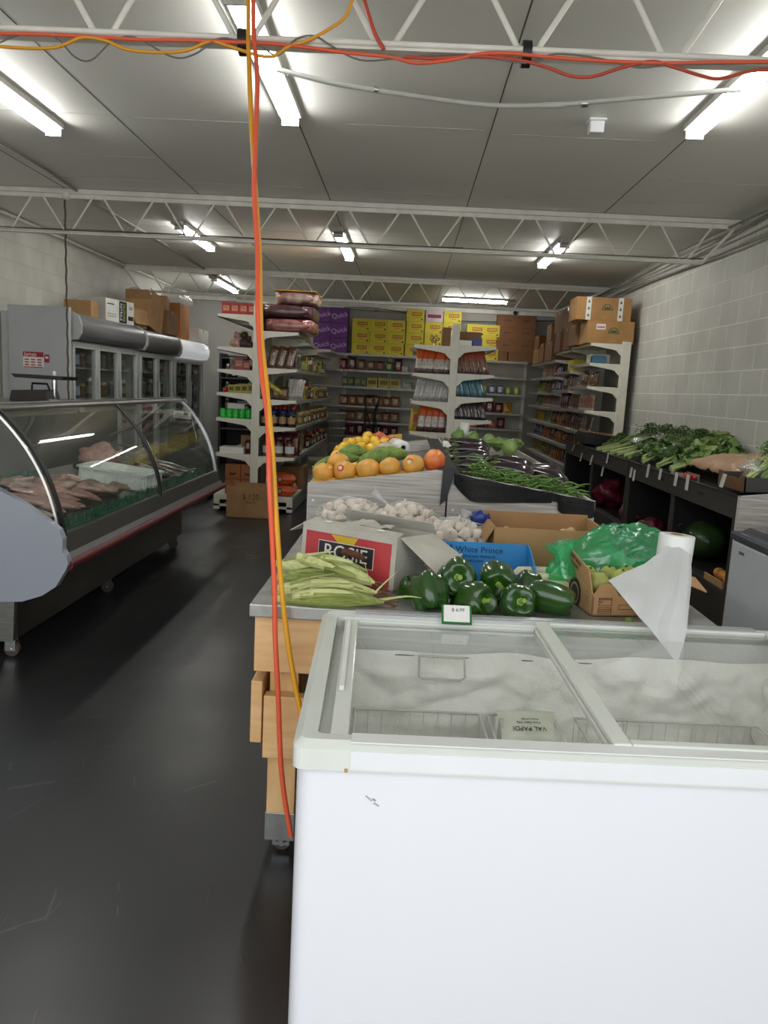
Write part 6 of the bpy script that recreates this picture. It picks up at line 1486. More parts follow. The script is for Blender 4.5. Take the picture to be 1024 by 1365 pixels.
# garlic
GAR = mat('garlic_skin', (226, 218, 204), .5, c2=(196, 182, 168), vscale=16, sss=.1, bump=.2, bscale=60)
def garlic_mb(r=.0275):
    m = MB(); m.lathe([(0, -r*.75), (r*.5, -r*.72), (r*.95, -r*.3), (r, 0), (r*.85, r*.4), (r*.4, r*.8), (r*.16, r*1.2), (r*.13, r*1.55), (0, r*1.6)], 20, lob=8, la=.05)
    return m
_go = garlic_mb().build('g', GAR); GARM = _go.data; COL.objects.unlink(_go); bpy.data.objects.remove(_go)
def garlic_bag(label, c_, R3, n_, seed, tail=None, band=None):
    rnd = random.Random(seed)
    t_ = thing('garlic_bag', label, 'garlic bag', c_, (0, 0, 0), 'net bags of garlic on the table')
    k = 0; pts = []; n_ = int(n_*1.8); tries = 0
    while k < n_ and tries < 6000:
        tries += 1
        d = Vector((rnd.gauss(0, 1), rnd.gauss(0, 1), rnd.gauss(0, 1))).normalized(); s_ = rnd.choice((.55, 1.0, 1.0, 1.0, 1.0))
        p_ = Vector((d.x*R3[0]*s_, d.y*R3[1]*s_, d.z*R3[2]*s_))
        if all((p_-q).length > .0385 for q in pts): pts.append(p_); k += 1
    for p_ in pts:
        o = bpy.data.objects.new('garlic_bulb', GARM); COL.objects.link(o); o.parent = t_; o.location = p_; o.rotation_euler = (rnd.uniform(-2.6, 1), rnd.uniform(-1, 1), rnd.uniform(0, 6)); s_ = rnd.uniform(.85, 1.1); o.scale = (s_, s_, s_)
    MB().ball((0, 0, 0), (R3[0]+.028, R3[1]+.028, R3[2]+.028), 44, k=.15, seed=seed).build('net', mat('white_net', (232, 232, 230), .5), t_, wire=.0007)
    if tail:
        MB().tube([(tail[0]*.6, 0, R3[2]), (tail[0], 0, R3[2]+.03), (tail[0]*1.4, 0, R3[2]+.06)], [.005, .008, .022], 8).build('tied_end', film('white_net_tail', (224, 222, 224), .55), t_)
    if band:
        MB().ball(band, (.035, .02, .03), 12, k=.9, seed=seed).build('blue_wrapper', mat('blue_label_wrap', (28, 58, 138), .35, c2=(22, 44, 110), vscale=50), t_)
garlic_bag('garlic net bag behind the grey flap of the red carton, at left', (-.215, 3.22, .935), (.12, .09, .075), 34, 1)
garlic_bag('garlic net bag with a blue wrapper, leaning behind the carton in the middle', (.015, 3.16, .93), (.13, .10, .085), 40, 2, tail=(-.10,), band=(.13, -.06, .01))
garlic_bag('garlic net bag between the blue tray box and the grey stand', (.225, 2.98, .925), (.12, .11, .06), 40, 3, tail=(.02,), band=(.08, .02, .085))
garlic_bag('garlic net bag low down between the red carton and the capsicums', (.125, 2.70, .90), (.085, .10, .035), 26, 4)
# blue open tray box
BLU = mat('bright_blue_card', (48, 136, 196), .6, var=.05)
bb = thing('mushroom_box', 'bright blue cut-away cardboard box behind the capsicums', 'box', (.168, 2.50, TZ), (0, 0, math.radians(3)))
w_, d_, = .30, .19
MB().box(0, w_, 0, .004, 0, .058).build('front_wall', BLU, bb)
bwl = MB().prism([(0, 0), (.235, 0), (.235, .125), (0, .125)], 'y', d_-.004, d_).build('back_wall', BLU, bb)
MB().prism([(0, 0), (d_, 0), (d_, .125), (d_*.8, .12), (.02, .062), (0, .058)], 'x', w_-.004, w_).build('side_wall', BLU, bb)
MB().prism([(0, 0), (d_, 0), (d_, .125), (d_*.8, .12), (.02, .062), (0, .058)], 'x', 0, .004).build('side_wall', BLU, bb)
MB().box(0, w_, 0, d_, 0, .003).build('floor_panel', BLU, bb); MB().prism([(.235, 0), (w_, 0), (w_, .125), (.235, .125)], 'y', d_-.004, d_).build('back_wall', BLU, bb)
DNB = mat('dark_navy_print', (20, 38, 72), .5)
text('lettering', 'White Prince', .030, DNB, bwl, (.125, d_-.005, .098), ext=.0004, sx=1.05)
text('lettering', 'AUSTRALIAN PREMIUM', .0135, DNB, bwl, (.115, d_-.005, .073), ext=.0004); text('lettering', 'MUSHROOMS', .0135, DNB, bwl, (.10, d_-.005, .057), ext=.0004)
MB().add([(.012, d_-.0055, .095), (.034, d_-.0055, .095), (.023, d_-.0055, .116)], [(0, 1, 2)]).build('tent_mark', DNB, bwl)
# ginger box
gx = thing('cardboard_box', 'wide open brown cardboard box of ginger against the grey stand', 'box', (.345, 2.80, TZ), (0, 0, math.radians(2)))
w_, d_, h_ = .43, .33, .165
MB().box(0, w_, 0, .005, 0, h_).box(0, w_, d_-.005, d_, 0, h_+.012).box(0, .005, .005, d_-.005, 0, h_).box(w_-.005, w_, .005, d_-.005, 0, h_).box(0, w_, 0, d_, 0, .004).build('box_body', CARD, gx)
flap(gx, [(w_, .0, h_), (w_, d_, h_), (w_+.035, d_-.03, h_-.02), (w_+.03, .02, h_-.025)], CARD)
flap(gx, [(0, .0, h_), (0, d_, h_), (-.03, d_-.03, h_-.05), (-.03, .02, h_-.06)], CARD)
GIN = mat('ginger_skin', (206, 172, 124), .7, c2=(178, 142, 98), vscale=22, bump=.3)
for k in range(10):
    x = gx.location.x+.07+(k % 5)*.075; y = 2.86+(k//5)*.12
    m = MB()
    for j in range(5):
        a = R_.uniform(0, 2*PI); e = R_.uniform(.01, .045)
        m.ball((e*math.cos(a), e*math.sin(a)*.7, R_.uniform(-.008, .02)), (R_.uniform(.014, .026), R_.uniform(.012, .018), R_.uniform(.012, .018)), 10, k=.3, seed=j+k)
    tag(m.build('ginger_root', GIN, loc=(x, y, TZ+.10+(k == 3)*.04), rot=(0, 0, R_.uniform(0, 3))), 'knobbly ginger root in the wide brown box', 'ginger', 'ginger roots in the wide brown box')
m = MB().box(.36, .76, 2.82, 3.10, TZ+.006, TZ+.085); tag(m.build('packing_paper', CARDIN), 'brown packing paper under the ginger in the wide box', 'paper')
# white radishes
RAD = mat('daikon_skin', (224, 212, 184), .5, c2=(204, 190, 158), vscale=10, stretch=(1, 8, 8))
for k, (y, z, l) in enumerate(((2.62, .888, 'upper pale radish between the blue box and the brown fruit box'), (2.545, .882, 'lower pale radish between the blue box and the brown fruit box'), (2.475, .876, 'front pale radish nearest the capsicums beside the brown fruit box'))):
    t_ = thing('white_radish', l, 'radish', (.50, y, z), (0, 0, .05*k), 'pale radishes')
    MB().tube([(-.10, 0, 0), (-.085, 0, 0), (-.02, 0, 0), (.06, 0, 0), (.11, 0, 0)], [.012, .026, .031, .029, .02], 16).build('root', RAD, t_)
    MB().tube([(-.125, 0, 0), (-.1, 0, 0)], [.002, .011], 8).build('root_tip', RAD, t_)
# fruit box with the guavas
PX0, PY0 = .592, 2.275
fx = thing('fruit_box', 'brown cardboard vegetable box with cut-out sides, holding round green fruit', 'box', (PX0, PY0, TZ), (0, 0, math.radians(10)))
w_, d_, h_ = .27, .21, .10
FBX = mat('light_brown_board', (186, 142, 98), .8, var=.05, vscale=6)
fw_ = MB().prism([(0, 0), (w_, 0), (w_, .115), (w_-.04, .085), (.085, .06), (.06, .098), (.022, .098), (.0, .06)], 'y', 0, .004).build('front_wall', FBX, fx)
lw_ = MB().prism([(0, 0), (0, .06), (.06, .115), (d_, .115), (d_, 0)], 'x', 0, .004).build('side_wall', FBX, fx)
MB().prism([(0, 0), (0, .06), (.06, .115), (d_, .115), (d_, 0)], 'x', w_-.004, w_).build('side_wall', FBX, fx)
MB().box(0, w_, d_-.004, d_, 0, .11).build('back_wall', FBX, fx); MB().box(0, w_, 0, d_, 0, .003).build('floor_panel', FBX, fx)
# raised printed flap on the left
lf_ = MB().add([(0, .01, .075), (0, d_+.02, .115), (-.012, d_+.02, .185), (-.006, .03, .135)], [(0, 1, 2, 3)]).build('printed_flap', FBX, fx, thick=.004)
flap(fx, [(w_, .0, .115), (w_, d_*.8, .115), (w_+.15, d_*.75, .085), (w_+.13, .05, .065)], FBX)
for s_, zz in (('VEGETABLES', .147), ('& MORE', .127)):
    text('lettering', s_, .017, mat('brown_ink', (92, 60, 40), .7), lf_, (-.012, d_*.62, zz), rot=(PI/2+.0, math.radians(14), -PI/2), ext=.0004)
MB().lathe([(.036, 0), (.05, 0)], 24, T=Matrix.Translation((-.0015, d_*.66, .035)) @ Matrix.Rotation(PI/2, 4, 'Y')).lathe([(0, 0), (.028, 0)], 20, T=Matrix.Translation((-.0015, d_*.66, .035)) @ Matrix.Rotation(PI/2, 4, 'Y')).build('round_mark', INK, lw_)
MB().lathe([(.011, 0), (.0125, 0)], 20, T=Matrix.Translation((-.0015, .04, .055)) @ Matrix.Rotation(PI/2, 4, 'Y')).build('round_mark', mat('brown_ink', (92, 60, 40), .7), lw_)
bi = mat('brown_ink', (92, 60, 40), .7)
m = MB()
def frame2(m, xa, xb, za, zb, t_=.0012, y=-.0012):
    m.box(xa, xb, y, 0, za, za+t_).box(xa, xb, y, 0, zb-t_, zb).box(xa, xa+t_, y, 0, za, zb).box(xb-t_, xb, y, 0, za, zb)
frame2(m, .02, .062, .032, .056); frame2(m, .02, .062, .006, .026); m.box(.02, .062, -.0012, 0, .018, .020).box(.02, .062, -.0012, 0, .012, .0135); frame2(m, .085, .13, .02, .035)
m.build('printed_form', bi, fw_); text('lettering', 'ADDITIONAL', .0075, bi, fw_, (.041, -.0013, .051), ext=.0003); text('lettering', 'No.', .007, bi, fw_, (.028, -.0013, .043), ext=.0003)
GUA = mat('guava_skin', (184, 186, 104), .55, c2=(150, 160, 80), vscale=30, sss=.05, bump=.1)
Tm = Matrix.Translation((PX0, PY0, TZ)) @ Matrix.Rotation(math.radians(10), 4, 'Z')
gp = [(.115, .055, .10, .034), (.185, .06, .115, .030), (.045, .07, .085, .034), (.04, .15, .09, .032), (.11, .14, .09, .033), (.18, .15, .09, .033), (.225, .12, .08, .03), (.06, .12, .035, .03), (.13, .10, .035, .03), (.20, .14, .035, .03), (.13, .05, .04, .03), (.06, .04, .035, .028)]
for k, (x, y, z, r) in enumerate(gp):
    p = Tm @ Vector((x, y, z))
    fruit('guava', GUA, r, p, 'round speckled green fruit in the brown vegetable box', 'round green fruit in the brown box', (R_.uniform(-.6, .6), R_.uniform(-.6, .6), 0), (1, 1, 1.02))
tag(MB().ball((0, 0, 0), (.014, .01, .012), 10).build('lime', GREENSTEM, loc=W(838, 828, 2.235)), 'tiny green fruit at the foot of the brown vegetable box', 'fruit')
# green plastic bag over the fruit
GB = film('green_plastic_film', (92, 200, 146), .32, rough=.22, gl=.12, crinkle=.3)
t_ = thing('plastic_bag', 'crumpled translucent green plastic bag spread over the round green fruit', 'plastic bag', (.70, 2.50, TZ+.115), (0, 0, .1))
def gbf(u, v):
    a = 2*PI*u; t = PI*(.02+.62*v)
    R1 = math.sin(t)**.85
    d = Vector((math.cos(a)*R1, math.sin(a)*R1, math.cos(t)))
    n1 = noise.noise(d*2.3+Vector((1, 4, 2))); n2 = 1-2*abs(noise.noise(d*5.5+Vector((7, 1, 3)))); n3 = noise.noise(d*11)
    q = 1+.16*n1+.07*n2+.03*n3
    x, y, z = d.x*.185*q, d.y*.115*q, d.z*.125*q
    return (x+.03*z/.1, y+.07, z+.04*x/.18-.015)
MB().grid(gbf, 72, 34).build('film', GB, t_)
def knot(u, v):
    a = 2*PI*u; r = (.016+.030*abs(2*v-1)**1.4)*(1+.3*math.sin(3*a+v*4))
    return (-.185-.03*(v-.5)+r*math.cos(a), -.07+r*.6*math.sin(a), -.03+.11*v+.012*math.cos(a)*v)
MB().grid(knot, 18, 14).build('gathered_end', GB, t_)
# white roll of produce bags standing on the table edge with a loose sheet
rl = thing('bag_roll', 'large upright white roll of produce bags on the table with a sheet hanging loose', 'bag roll', (.790, 2.215, .853), (math.radians(-2), math.radians(3), 0))
MB().lathe([(.0175, 0), (.05, 0), (.05, .27), (.049, .272), (.0175, .272), (.0175, 0)], 32).build('roll', WF, rl)
MB().lathe([(.0155, -.001), (.0185, -.001), (.0185, .2735), (.0155, .2735), (.0155, 0)], 20).build('core', CARD, rl)
SH = film('white_bag_sheet', (236, 236, 236), .88, rough=.35, gl=.06, crinkle=.08)
A_ = W(896, 727, 2.16)-rl.location; B_ = W(811, 785, 2.06)-rl.location; C_ = W(906, 893, 1.93)-rl.location; D_ = W(921, 742, 2.16)-rl.location
def shf(u, v):
    # u along A->B / D->C, v from roll to free edge
    top = D_.lerp(A_, u); tip = C_.lerp(B_, u)
    p_ = top.lerp(tip, v)
    n1 = noise.noise(Vector((u*3.2, v*3.0, 2))); n2 = noise.noise(Vector((u*8, v*7, 6)))
    fold = .010*abs(((u*2.2+v*.7) % 1)-.5)*2
    return (p_.x, p_.y-.012-.03*math.sin(PI*v)*(1-u*.5)+.010*n1+.0015*n2+fold*1.5+.05*abs(u-.42), p_.z+.002*n2)
MB().grid(shf, 36, 36).build('loose_sheet', SH, rl)
# capsicums
CAP = mat('green_capsicum_skin', (48, 88, 26), .22, c2=(28, 62, 16), vscale=5, coat=.6); CAPL = mat('capsicum_stem', (156, 182, 84), .5, c2=(118, 150, 60), vscale=20)
def capsicum(c_, axis, r, Lr, label, seed, lob=4):
    ax = Vector(axis).normalized(); q = ax.to_track_quat('Z', 'Y').to_euler()
    t_ = thing('green_capsicum', label, 'capsicum', Vector(c_), q, 'green capsicums'); rnd = random.Random(seed); ph = rnd.uniform(0, 6); k2 = rnd.uniform(.7, 1.3)
    def f(u, v):
        a = 2*PI*u; th_ = PI*v; lobe = math.cos(lob*a+ph)*.5+.5+.12*math.sin(a*k2+seed); lobe = max(0, lobe)**.75
        R0 = math.sin(th_)**.55; top = v < .5
        body = 1-.16*max(0, v-.35)
        rr = r*R0*body*(.88+.12*lobe)*(1+.07*noise.noise(Vector((math.cos(a)*1.3, math.sin(a)*1.3, v*2+seed))))
        z = math.copysign(abs(math.cos(th_))**.8, math.cos(th_))*Lr
        dip = math.exp(-(R0/.5)**2)*(.30 if top else .22)*Lr
        sh = .16*Lr*lobe*math.exp(-((R0-.68)/.22)**2)
        z = z-dip+sh if top else z+dip-sh
        return (rr*math.cos(a), rr*math.sin(a), z)
    m = MB().grid(f, 56, 26); m.f = [x[::-1] for x in m.f]
    m.build('skin', CAP, t_)
    zt = Lr*.70
    sm = MB().lathe([(0, zt+.002), (r*.20, zt+.003), (r*.27, zt-.002), (r*.2, zt-.012)], 20, lob=5, la=.18)
    sm.tube([(0, 0, zt), (0, 0, zt+.010), (.006, .002, zt+.024)], [.0075, .0065, .008], 10)
    sm.build('stem', CAPL, t_)
    return t_
def cap_at(px, py, Y, tilt, r, Lr, label, seed, lob=4):
    p = W(px, py, Y); capsicum(p, tilt, r, Lr, label, seed, lob)
cap_at(609, 768, 2.33, (.0, -1, .15), .063, .052, 'green capsicum facing forward with its stem, topmost at left', 1, 4)
cap_at(662, 771, 2.34, (.05, -1, -.25), .060, .054, 'green capsicum facing forward, topmost at right', 2, 3)
cap_at(573, 790, 2.27, (-.2, .6, .9), .060, .060, 'green capsicum standing in the lower row beside the corn', 3, 4)
cap_at(633, 800, 2.245, (.5, -.6, .15), .060, .054, 'green capsicum lying low behind the price card', 4, 3)
cap_at(690, 803, 2.25, (.1, -1, .35), .060, .046, 'green capsicum with a bright stem, low in the middle', 5, 4)
cap_at(734, 797, 2.29, (-1, .3, .15), .055, .070, 'long green capsicum lying sideways next to the brown box', 6, 3)
cap_at(549, 788, 2.38, (.2, -.4, .9), .048, .048, 'small dark capsicum half hidden at the left end', 7, 4)
cap_at(703, 783, 2.42, (.3, .5, .8), .050, .048, 'capsicum half hidden behind the low middle one', 8, 4)
cap_at(600, 806, 2.36, (0, .2, 1), .048, .042, 'capsicum at the bottom under the top left one', 9, 3)
cap_at(662, 806, 2.37, (0, .2, 1), .048, .042, 'capsicum at the bottom under the top right one', 10, 4)

# ================================================================ PRODUCE BINS along the right wall
DW = mat('dark_woodgrain_laminate', (66, 62, 57), .45, c2=(44, 41, 38), vscale=4, stretch=(1, .8, 16)); DIK = mat('bin_inside_black', (16, 16, 17), .7)
BX = 1.92; BTZ = .985
def bin_unit(y0_, y1_, div, label):
    t_ = thing('produce_bin', label, 'produce bin', (BX, y0_, 0)); Ly = y1_-y0_; Dx = WR-BX-.02
    MB().box(0, .02, 0, Ly, .86, BTZ).build('fascia', DW, t_)
    MB().box(0, .02, 0, Ly, .08, .42).build('kick_board', DW, t_)
    MB().add([(.02, 0, .93), (Dx, 0, 1.06), (Dx, Ly, 1.06), (.02, Ly, .93)], [(0, 1, 2, 3)]).build('sloping_tray', BLK, t_, thick=.02)
    MB().box(-.006, .022, 0, Ly, BTZ, BTZ+.012).build('edge_strip', BLK, t_)
    for yy in [0, Ly-.03]+[d_-y0_-.02 for d_ in div]:
        MB().box(0.001, .019, yy, yy+.03 if yy in (0, Ly-.03) else yy+.045, .42, .86).build('post', DW, t_)
    for yy in [.0, Ly-.016]+[d_-y0_ for d_ in div]: MB().prism([(.02, .08), (Dx, .08), (Dx, 1.04), (.02, .91)], 'y', yy, yy+.016).build('partition', DIK, t_)
    MB().box(.02, Dx, .016, Ly-.016, .40, .42).build('lower_shelf', DIK, t_); MB().box(Dx-.015, Dx, .016, Ly-.016, .42, 1.0).build('back_panel', DIK, t_)
    MB().box(.03, Dx, .02, Ly-.02, 0, .08).build('plinth', BLK, t_)
    for yy in [y for y in (Ly*.25, Ly*.6)]: MB().box(-.002, 0, yy-.05, yy+.05, .925, .95).build('slot', BLK, t_)
    return t_
bin_unit(4.44, 6.63, [5.5], 'dark woodgrain produce bin nearest the grey freezer, with a watermelon inside')
bin_unit(6.66, 9.30, [7.95], 'dark woodgrain produce bin farther along the right wall')
# light grey end board
eb = thing('end_board', 'pale grey woodgrain end board of the produce bins behind the grey freezer', 'end board', (BX, 4.40, 0))
MB().prism([(0, .08), (WR-BX-.02, .08), (WR-BX-.02, 1.10), (0, BTZ+.012)], 'y', 0, .03).build('board', GW, eb)
MB().prism([(.16, BTZ+.03), (.78, BTZ+.075), (.78, .86), (.22, .83)], 'y', -.008, 0).build('black_flap', mat('black_rubber_mat', (34, 34, 35), .6), eb)
# white shelf-edge strips
for k, (px, py, dx, dz) in enumerate(((766, 597, -8, 8), (776, 609, -5, 8), (790, 612, -7, 9), (777, 612, 0, 0), (804, 628, -3, 7), (811, 609, -3, 7), (842, 630, -2, 8), (846, 633, -1, 8), (865, 626, -3, 8), (881, 632, -2, 9), (902, 638, -2, 9), (917, 641, 1, 9), (966, 641, -10, 9))):
    if (dx, dz) == (0, 0): continue
    p = WX(px, py, BX-.004); q = WX(px+dx, py+dz, BX-.004)
    dy = q.y-p.y; hw = .035 if k != 12 else .03
    tag(MB().add([(-.001, -.027, .042), (-.001, .027, .042), (-.006, .027+dy*.3, -.042-.01*(k % 3)), (-.006, -.027+dy*.3, -.042-.01*(k % 3))], [(0, 1, 2, 3)]).build('price_strip', mat('pale_price_strip', (206, 206, 200), .5), loc=p, thick=.0015, rot=None), 'white blank price strip on the produce bin edge, %s from the far end' % ORD[k if k < 3 else k-1], 'price strip', 'price strips on the produce bins')
# inside goods
MEL = mat('watermelon_skin', (62, 92, 44), .4, c2=(34, 56, 28), vscale=7, coat=.2)
wm = thing('watermelon', 'large dark watermelon inside the nearest produce bin', 'watermelon', WX(938, 728, 2.16))
wm.location.z = .422+.135
MB().ball((0, 0, 0), (.15, .19, .135), 28, k=.04).build('rind', MEL, wm); MB().tube([(-.17, -.02, .06), (-.21, -.03, .09), (-.2, -.08, .12)], .006, 6).build('stem', STEM, wm)
t_ = thing('fruit_tray', 'tray of reddish yellow fruit below the watermelon', 'tray', (2.05, 4.66, .422))
MB().box(-.12, .12, -.14, .14, 0, .01).box(-.12, -.11, -.14, .14, .01, .04).box(.11, .12, -.14, .14, .01, .04).build('pan', CARD, t_)
for k in range(8): fruit('red_yellow_fruit', mat('red_yellow_skin', (190, 96, 48), .4, c2=(206, 160, 60), vscale=10), .034, (2.01+(k % 2)*.08, 4.56+(k//2)*.07, .422+.045), 'reddish yellow fruit in the tray below the watermelon', 'fruit in the low tray', (0, 0, k))
PUR = mat('magenta_net_bag', (126, 22, 52), .4, c2=(84, 14, 34), vscale=18, coat=.2, bump=.8, bscale=60)
for k, (px, py, x, r, l) in enumerate(((812, 672, 2.12, (.14, .20, .15), 'magenta net bag of onions in the far produce bin'), (845, 702, 2.08, (.12, .22, .09), 'magenta net bag of onions in the middle opening, at left'), (868, 706, 2.06, (.10, .16, .07), 'magenta net bag of onions in the middle opening, at right'))):
    p = WX(px, py, x); p.z = .422+r[2]*.9
    g = MB().ball((0, 0, 0), r, 30, k=.5, seed=k+2); g.v = [tuple(Vector(v)*(1+.08*noise.noise(Vector(v)*22))) for v in g.v]
    tag(g.build('onion_bag', PUR, loc=p), l, 'onion bag')
# ---- leafy vegetables on the sloping trays
def bz(x): return .94+(1.06-.94)*((x-BX)/(WR-BX))+.012
LEAF1 = mat('dark_parsley_leaf', (72, 104, 46), .5, c2=(44, 74, 30), vscale=30); LEAF2 = mat('mid_green_leaf', (122, 148, 78), .5, c2=(84, 114, 50), vscale=25); LEAF3 = mat('pale_green_leaf', (156, 172, 110), .5, c2=(120, 142, 80), vscale=20); WST = mat('white_stalk', (178, 192, 128), .5, c2=(130, 158, 84), vscale=10)
def bunch(pos, dirv, label, kind_, seed, name, cat):
    """stalks run along dirv then spray into leaves"""
    rnd = random.Random(seed); t_ = thing(name, label, cat, pos, (0, 0, 0), 'leafy bunches on the right wall bins')
    d = Vector(dirv).normalized(); s1 = Vector((-d.y, d.x, 0)).normalized(); up = Vector((0, 0, 1))
    st_ = MB(); lv = MB()
    Ls, ns, nl, spread, ls = dict(parsley=(.16, 16, 420, .11, .022), bok=(.10, 10, 34, .09, .085), celery=(.22, 10, 200, .10, .03), onion=(.34, 22, 0, .05, 0), lettuce=(.05, 5, 60, .10, .075))[kind_]
    for k in range(ns):
        o1 = s1*rnd.uniform(-.02, .02)+up*rnd.uniform(0, .035); o2 = s1*rnd.uniform(-1, 1)*spread*.8+up*rnd.uniform(.0, .06)
        rr = dict(parsley=.0025, bok=.011, celery=.008, onion=.005, lettuce=.012)[kind_]
        st_.tube([o1, o1+d*Ls*.5+(o2-o1)*.35, o2+d*Ls], [rr*1.2, rr, rr*.5], 6)
    st_.build('stalks', WST if kind_ != 'parsley' else LEAF2, t_)
    if kind_ == 'onion':
        for k in range(30):
            o1 = d*Ls*.7+s1*rnd.uniform(-.04, .04)+up*rnd.uniform(0, .05); e = o1+d*rnd.uniform(.15, .28)+s1*rnd.uniform(-.08, .08)+up*rnd.uniform(-.02, .04)
            lv.tube([o1, (o1+e)/2+up*.015, e], [.005, .004, .001], 5)
    for k in range(nl):
        a, b, c_ = rnd.gauss(0, .45), rnd.gauss(0, .5), rnd.random()
        cpt = d*(Ls+.07+a*.10)+s1*b*spread+up*(.015+.085*c_*math.exp(-(a*a+b*b)))
        n_ = Vector((rnd.uniform(-1, 1), rnd.uniform(-1, 1), rnd.uniform(.2, 1.4))).normalized(); e1 = n_.orthogonal().normalized(); e1 = (Matrix.Rotation(rnd.uniform(0, 6), 3, n_) @ e1); e2 = n_.cross(e1)
        s_ = ls*rnd.uniform(.6, 1.1)
        if kind_ in ('bok', 'lettuce'):
            g = MB().grid(lambda u, v: tuple(cpt+e1*(u-.5)*s_*1.1*math.sin(PI*(.12+.76*v))+e2*(v-.5)*s_*1.3+n_*(.25*s_*math.sin(PI*u)+.06*s_*noise.noise(Vector((u*6, v*6, k))))), 5, 6); lv.add(g.v, g.f, 0 if k % 4 else 1, True)
        else:
            lv.add([cpt-e1*s_*.5, cpt-e2*s_*.4+n_*s_*.2, cpt+e1*s_*.5, cpt+e2*s_*.45+n_*s_*.25], [(0, 1, 2, 3)], 0 if k % 5 else 1)
    lv.build('leaves', {'parsley': [LEAF1, LEAF2], 'bok': [LEAF1, LEAF2], 'celery': [LEAF2, LEAF3], 'onion': [LEAF2, LEAF3], 'lettuce': [LEAF2, LEAF3]}[kind_], t_)
    return t_
vg = []
def VB(y, x, kind_, dirv, label, name, cat='leafy vegetable', up=0.02): bunch((x, y, bz(x)+up), dirv, label, kind_, len(vg)+5, name, cat); vg.append(1)
for k, (y, x) in enumerate(((8.35, 2.12), (8.1, 2.18), (7.85, 2.15), (8.25, 2.3))): VB(y, x, 'parsley', (.8, .3*(-1)**k, .25), 'dark curly parsley bunch at the far end of the greens, %s from the black box' % ORD[k], 'parsley_bunch', up=.02+.03*(k > 2))
for k, (y, x) in enumerate(((7.95, 1.96), (7.75, 1.97), (7.5, 1.98), (7.3, 2.0), (7.15, 2.02))): VB(y, x, 'onion', (.75, -.35, .25), 'spring onion bunch lying aslant, %s from the parsley' % ORD[k], 'spring_onion_bunch')
for k, (y, x) in enumerate(((7.35, 2.25), (7.1, 2.3), (6.85, 2.2))): VB(y, x, 'celery', (.8, .2, .3), 'celery-like leafy bunch in the middle of the greens, %s from the far end' % ORD[k], 'celery_bunch')
for k, (y, x) in enumerate(((7.0, 2.02), (6.8, 2.08), (6.6, 2.02), (6.4, 2.1), (6.2, 2.02), (6.05, 2.12), (5.9, 2.03), (6.5, 2.35), (6.15, 2.38), (6.75, 2.4))): VB(y, x, 'bok', (.85, .1*(-1)**k, .35), 'bok choy bunch on the right wall bins, %s from the far end' % ORD[k], 'bok_choy_bunch', up=.02+.03*(x > 2.3))
for k, (y, x) in enumerate(((6.95, 2.5), (6.6, 2.52), (6.4, 2.45), (6.2, 2.3), (6.05, 2.2), (5.9, 2.12))): VB(y, x, 'lettuce', (.7, .2, .5), 'loose leafy green head by the wall, %s from the far end' % ORD[k], 'leafy_green_head', up=.05)
for k, (y, x) in enumerate(((7.7, 2.42), (7.3, 2.45), (6.9, 2.46), (6.5, 2.46))): VB(y, x, 'parsley', (.25, .8, .5), 'dark green herb bunch against the block wall, %s from the far end' % ORD[k], 'herb_bunch', up=.05)
for k in range(5):
    g = MB().ball((0, 0, 0), (.12, .10, .05), 18, k=.9, seed=k+20)
    tag(g.build('plastic_sleeve', film('clear_sleeve', (210, 216, 212), .25, gl=.3), loc=(2.3+.05*(k % 2), 7.55-.28*k, bz(2.3)+.10)), 'clear plastic sleeve among the green bunches', 'plastic sleeve', 'clear sleeves among the greens')
# black box with wooden slat lid at the far end
t_ = thing('black_crate', 'black box with a brown slatted lid at the far end of the produce bins', 'crate', (2.02, 8.75, 1.0), (0, .12, 0))
MB().box(0, .42, 0, .55, 0, .13).build('crate_body', BLACKP, t_, bevel=.006)
for k in range(4): MB().box(.01+k*.105, .10+k*.105, -.01, .56, .131, .143).build('slat', CARD2, t_)
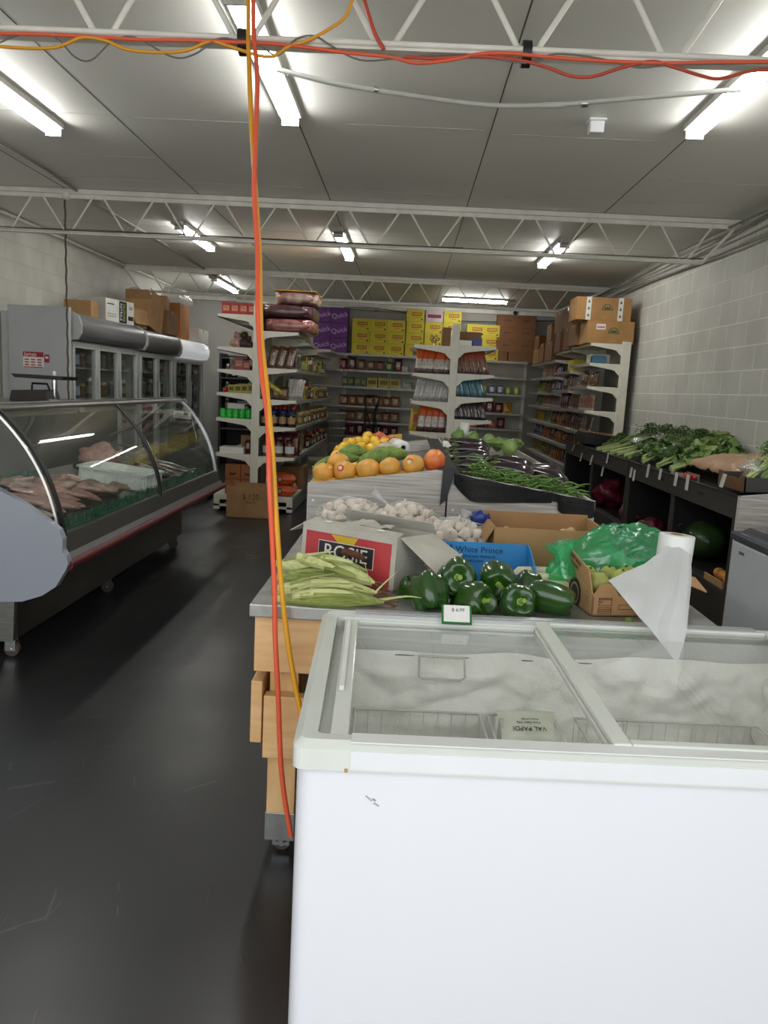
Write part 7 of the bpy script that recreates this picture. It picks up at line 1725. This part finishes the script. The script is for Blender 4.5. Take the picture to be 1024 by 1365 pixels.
# cherry tomato tray, brown bag, dark box at near end
TOM = mat('red_tomato_skin', (150, 30, 30), .25, coat=.5)
t_ = thing('punnet', 'clear punnet of red tomatoes at the front edge of the greens', 'punnet', (2.00, 5.52, bz(2.0)+.004))
MB().box(-.06, .06, -.12, .12, 0, .004).box(-.06, -.056, -.12, .12, .004, .05).box(.056, .06, -.12, .12, .004, .05).build('punnet_tray', film('clear_tub_plastic', (200, 198, 190), .45, gl=.25), t_)
for k in range(12): tag(MB().ball((0, 0, 0), .022, 10).build('tomato', TOM, loc=(1.965+(k % 3)*.036, 5.43+(k//3)*.052, bz(2.0)+.031)), 'small red tomato in the punnet at the front of the greens', 'tomato', 'tomatoes in the punnet')
KR = mat('brown_kraft_paper', (196, 162, 130), .6, c2=(170, 134, 104), vscale=5, bump=.8, bscale=12, coat=.1)
g = MB().grid(lambda u, v: ((v-.5)*.60, (u-.5)*1.15, .02*noise.noise(Vector((u*16, v*11, 7)))+.11*(max(0, 1-abs(2*v-1)**3))**.6*(max(0, 1-abs(2*u-1)**4))**.5+.012*noise.noise(Vector((u*9, v*7, 1)))), 30, 20)
tag(g.build('paper_sack', KR, loc=(2.42, 5.30, bz(2.42)+.03), thick=.01), 'crumpled brown paper sack lying across the near end of the greens', 'paper sack')
kb = thing('produce_crate', 'dark open crate of greens with brown ends at the near end of the bins', 'crate', (1.99, 4.52, 1.005), (0, -.03, 0))
MB().box(0, .55, 0, .008, 0, .09).box(0, .55, .38, .388, 0, .09).box(.542, .55, 0, .388, 0, .09).box(0, .55, 0, .388, 0, .006).build('crate_body', mat('dark_grey_crate', (66, 64, 64), .6), kb)
MB().box(0, .008, 0, .06, 0, .10).box(0, .008, .33, .388, 0, .10).box(0, .008, .06, .33, 0, .075).build('crate_end', mat('brown_crate_end', (110, 78, 46), .7), kb)
for k in range(3): bunch((2.05+.1*k, 4.66+.05*k, 1.05), (.5, .3, .4), 'small green bunch in the dark crate, %s from its brown end' % ORD[k], 'celery', 60+k, 'green_bunch', 'leafy vegetable')
g = MB().ball((0, 0, 0), (.07, .05, .05), 14, k=.9, seed=31); tag(g.build('plastic_wrap', film('clear_sleeve', (210, 216, 212), .25, gl=.3), loc=(2.12, 4.72, 1.13)), 'scrap of clear wrap on the greens in the dark crate', 'plastic wrap')
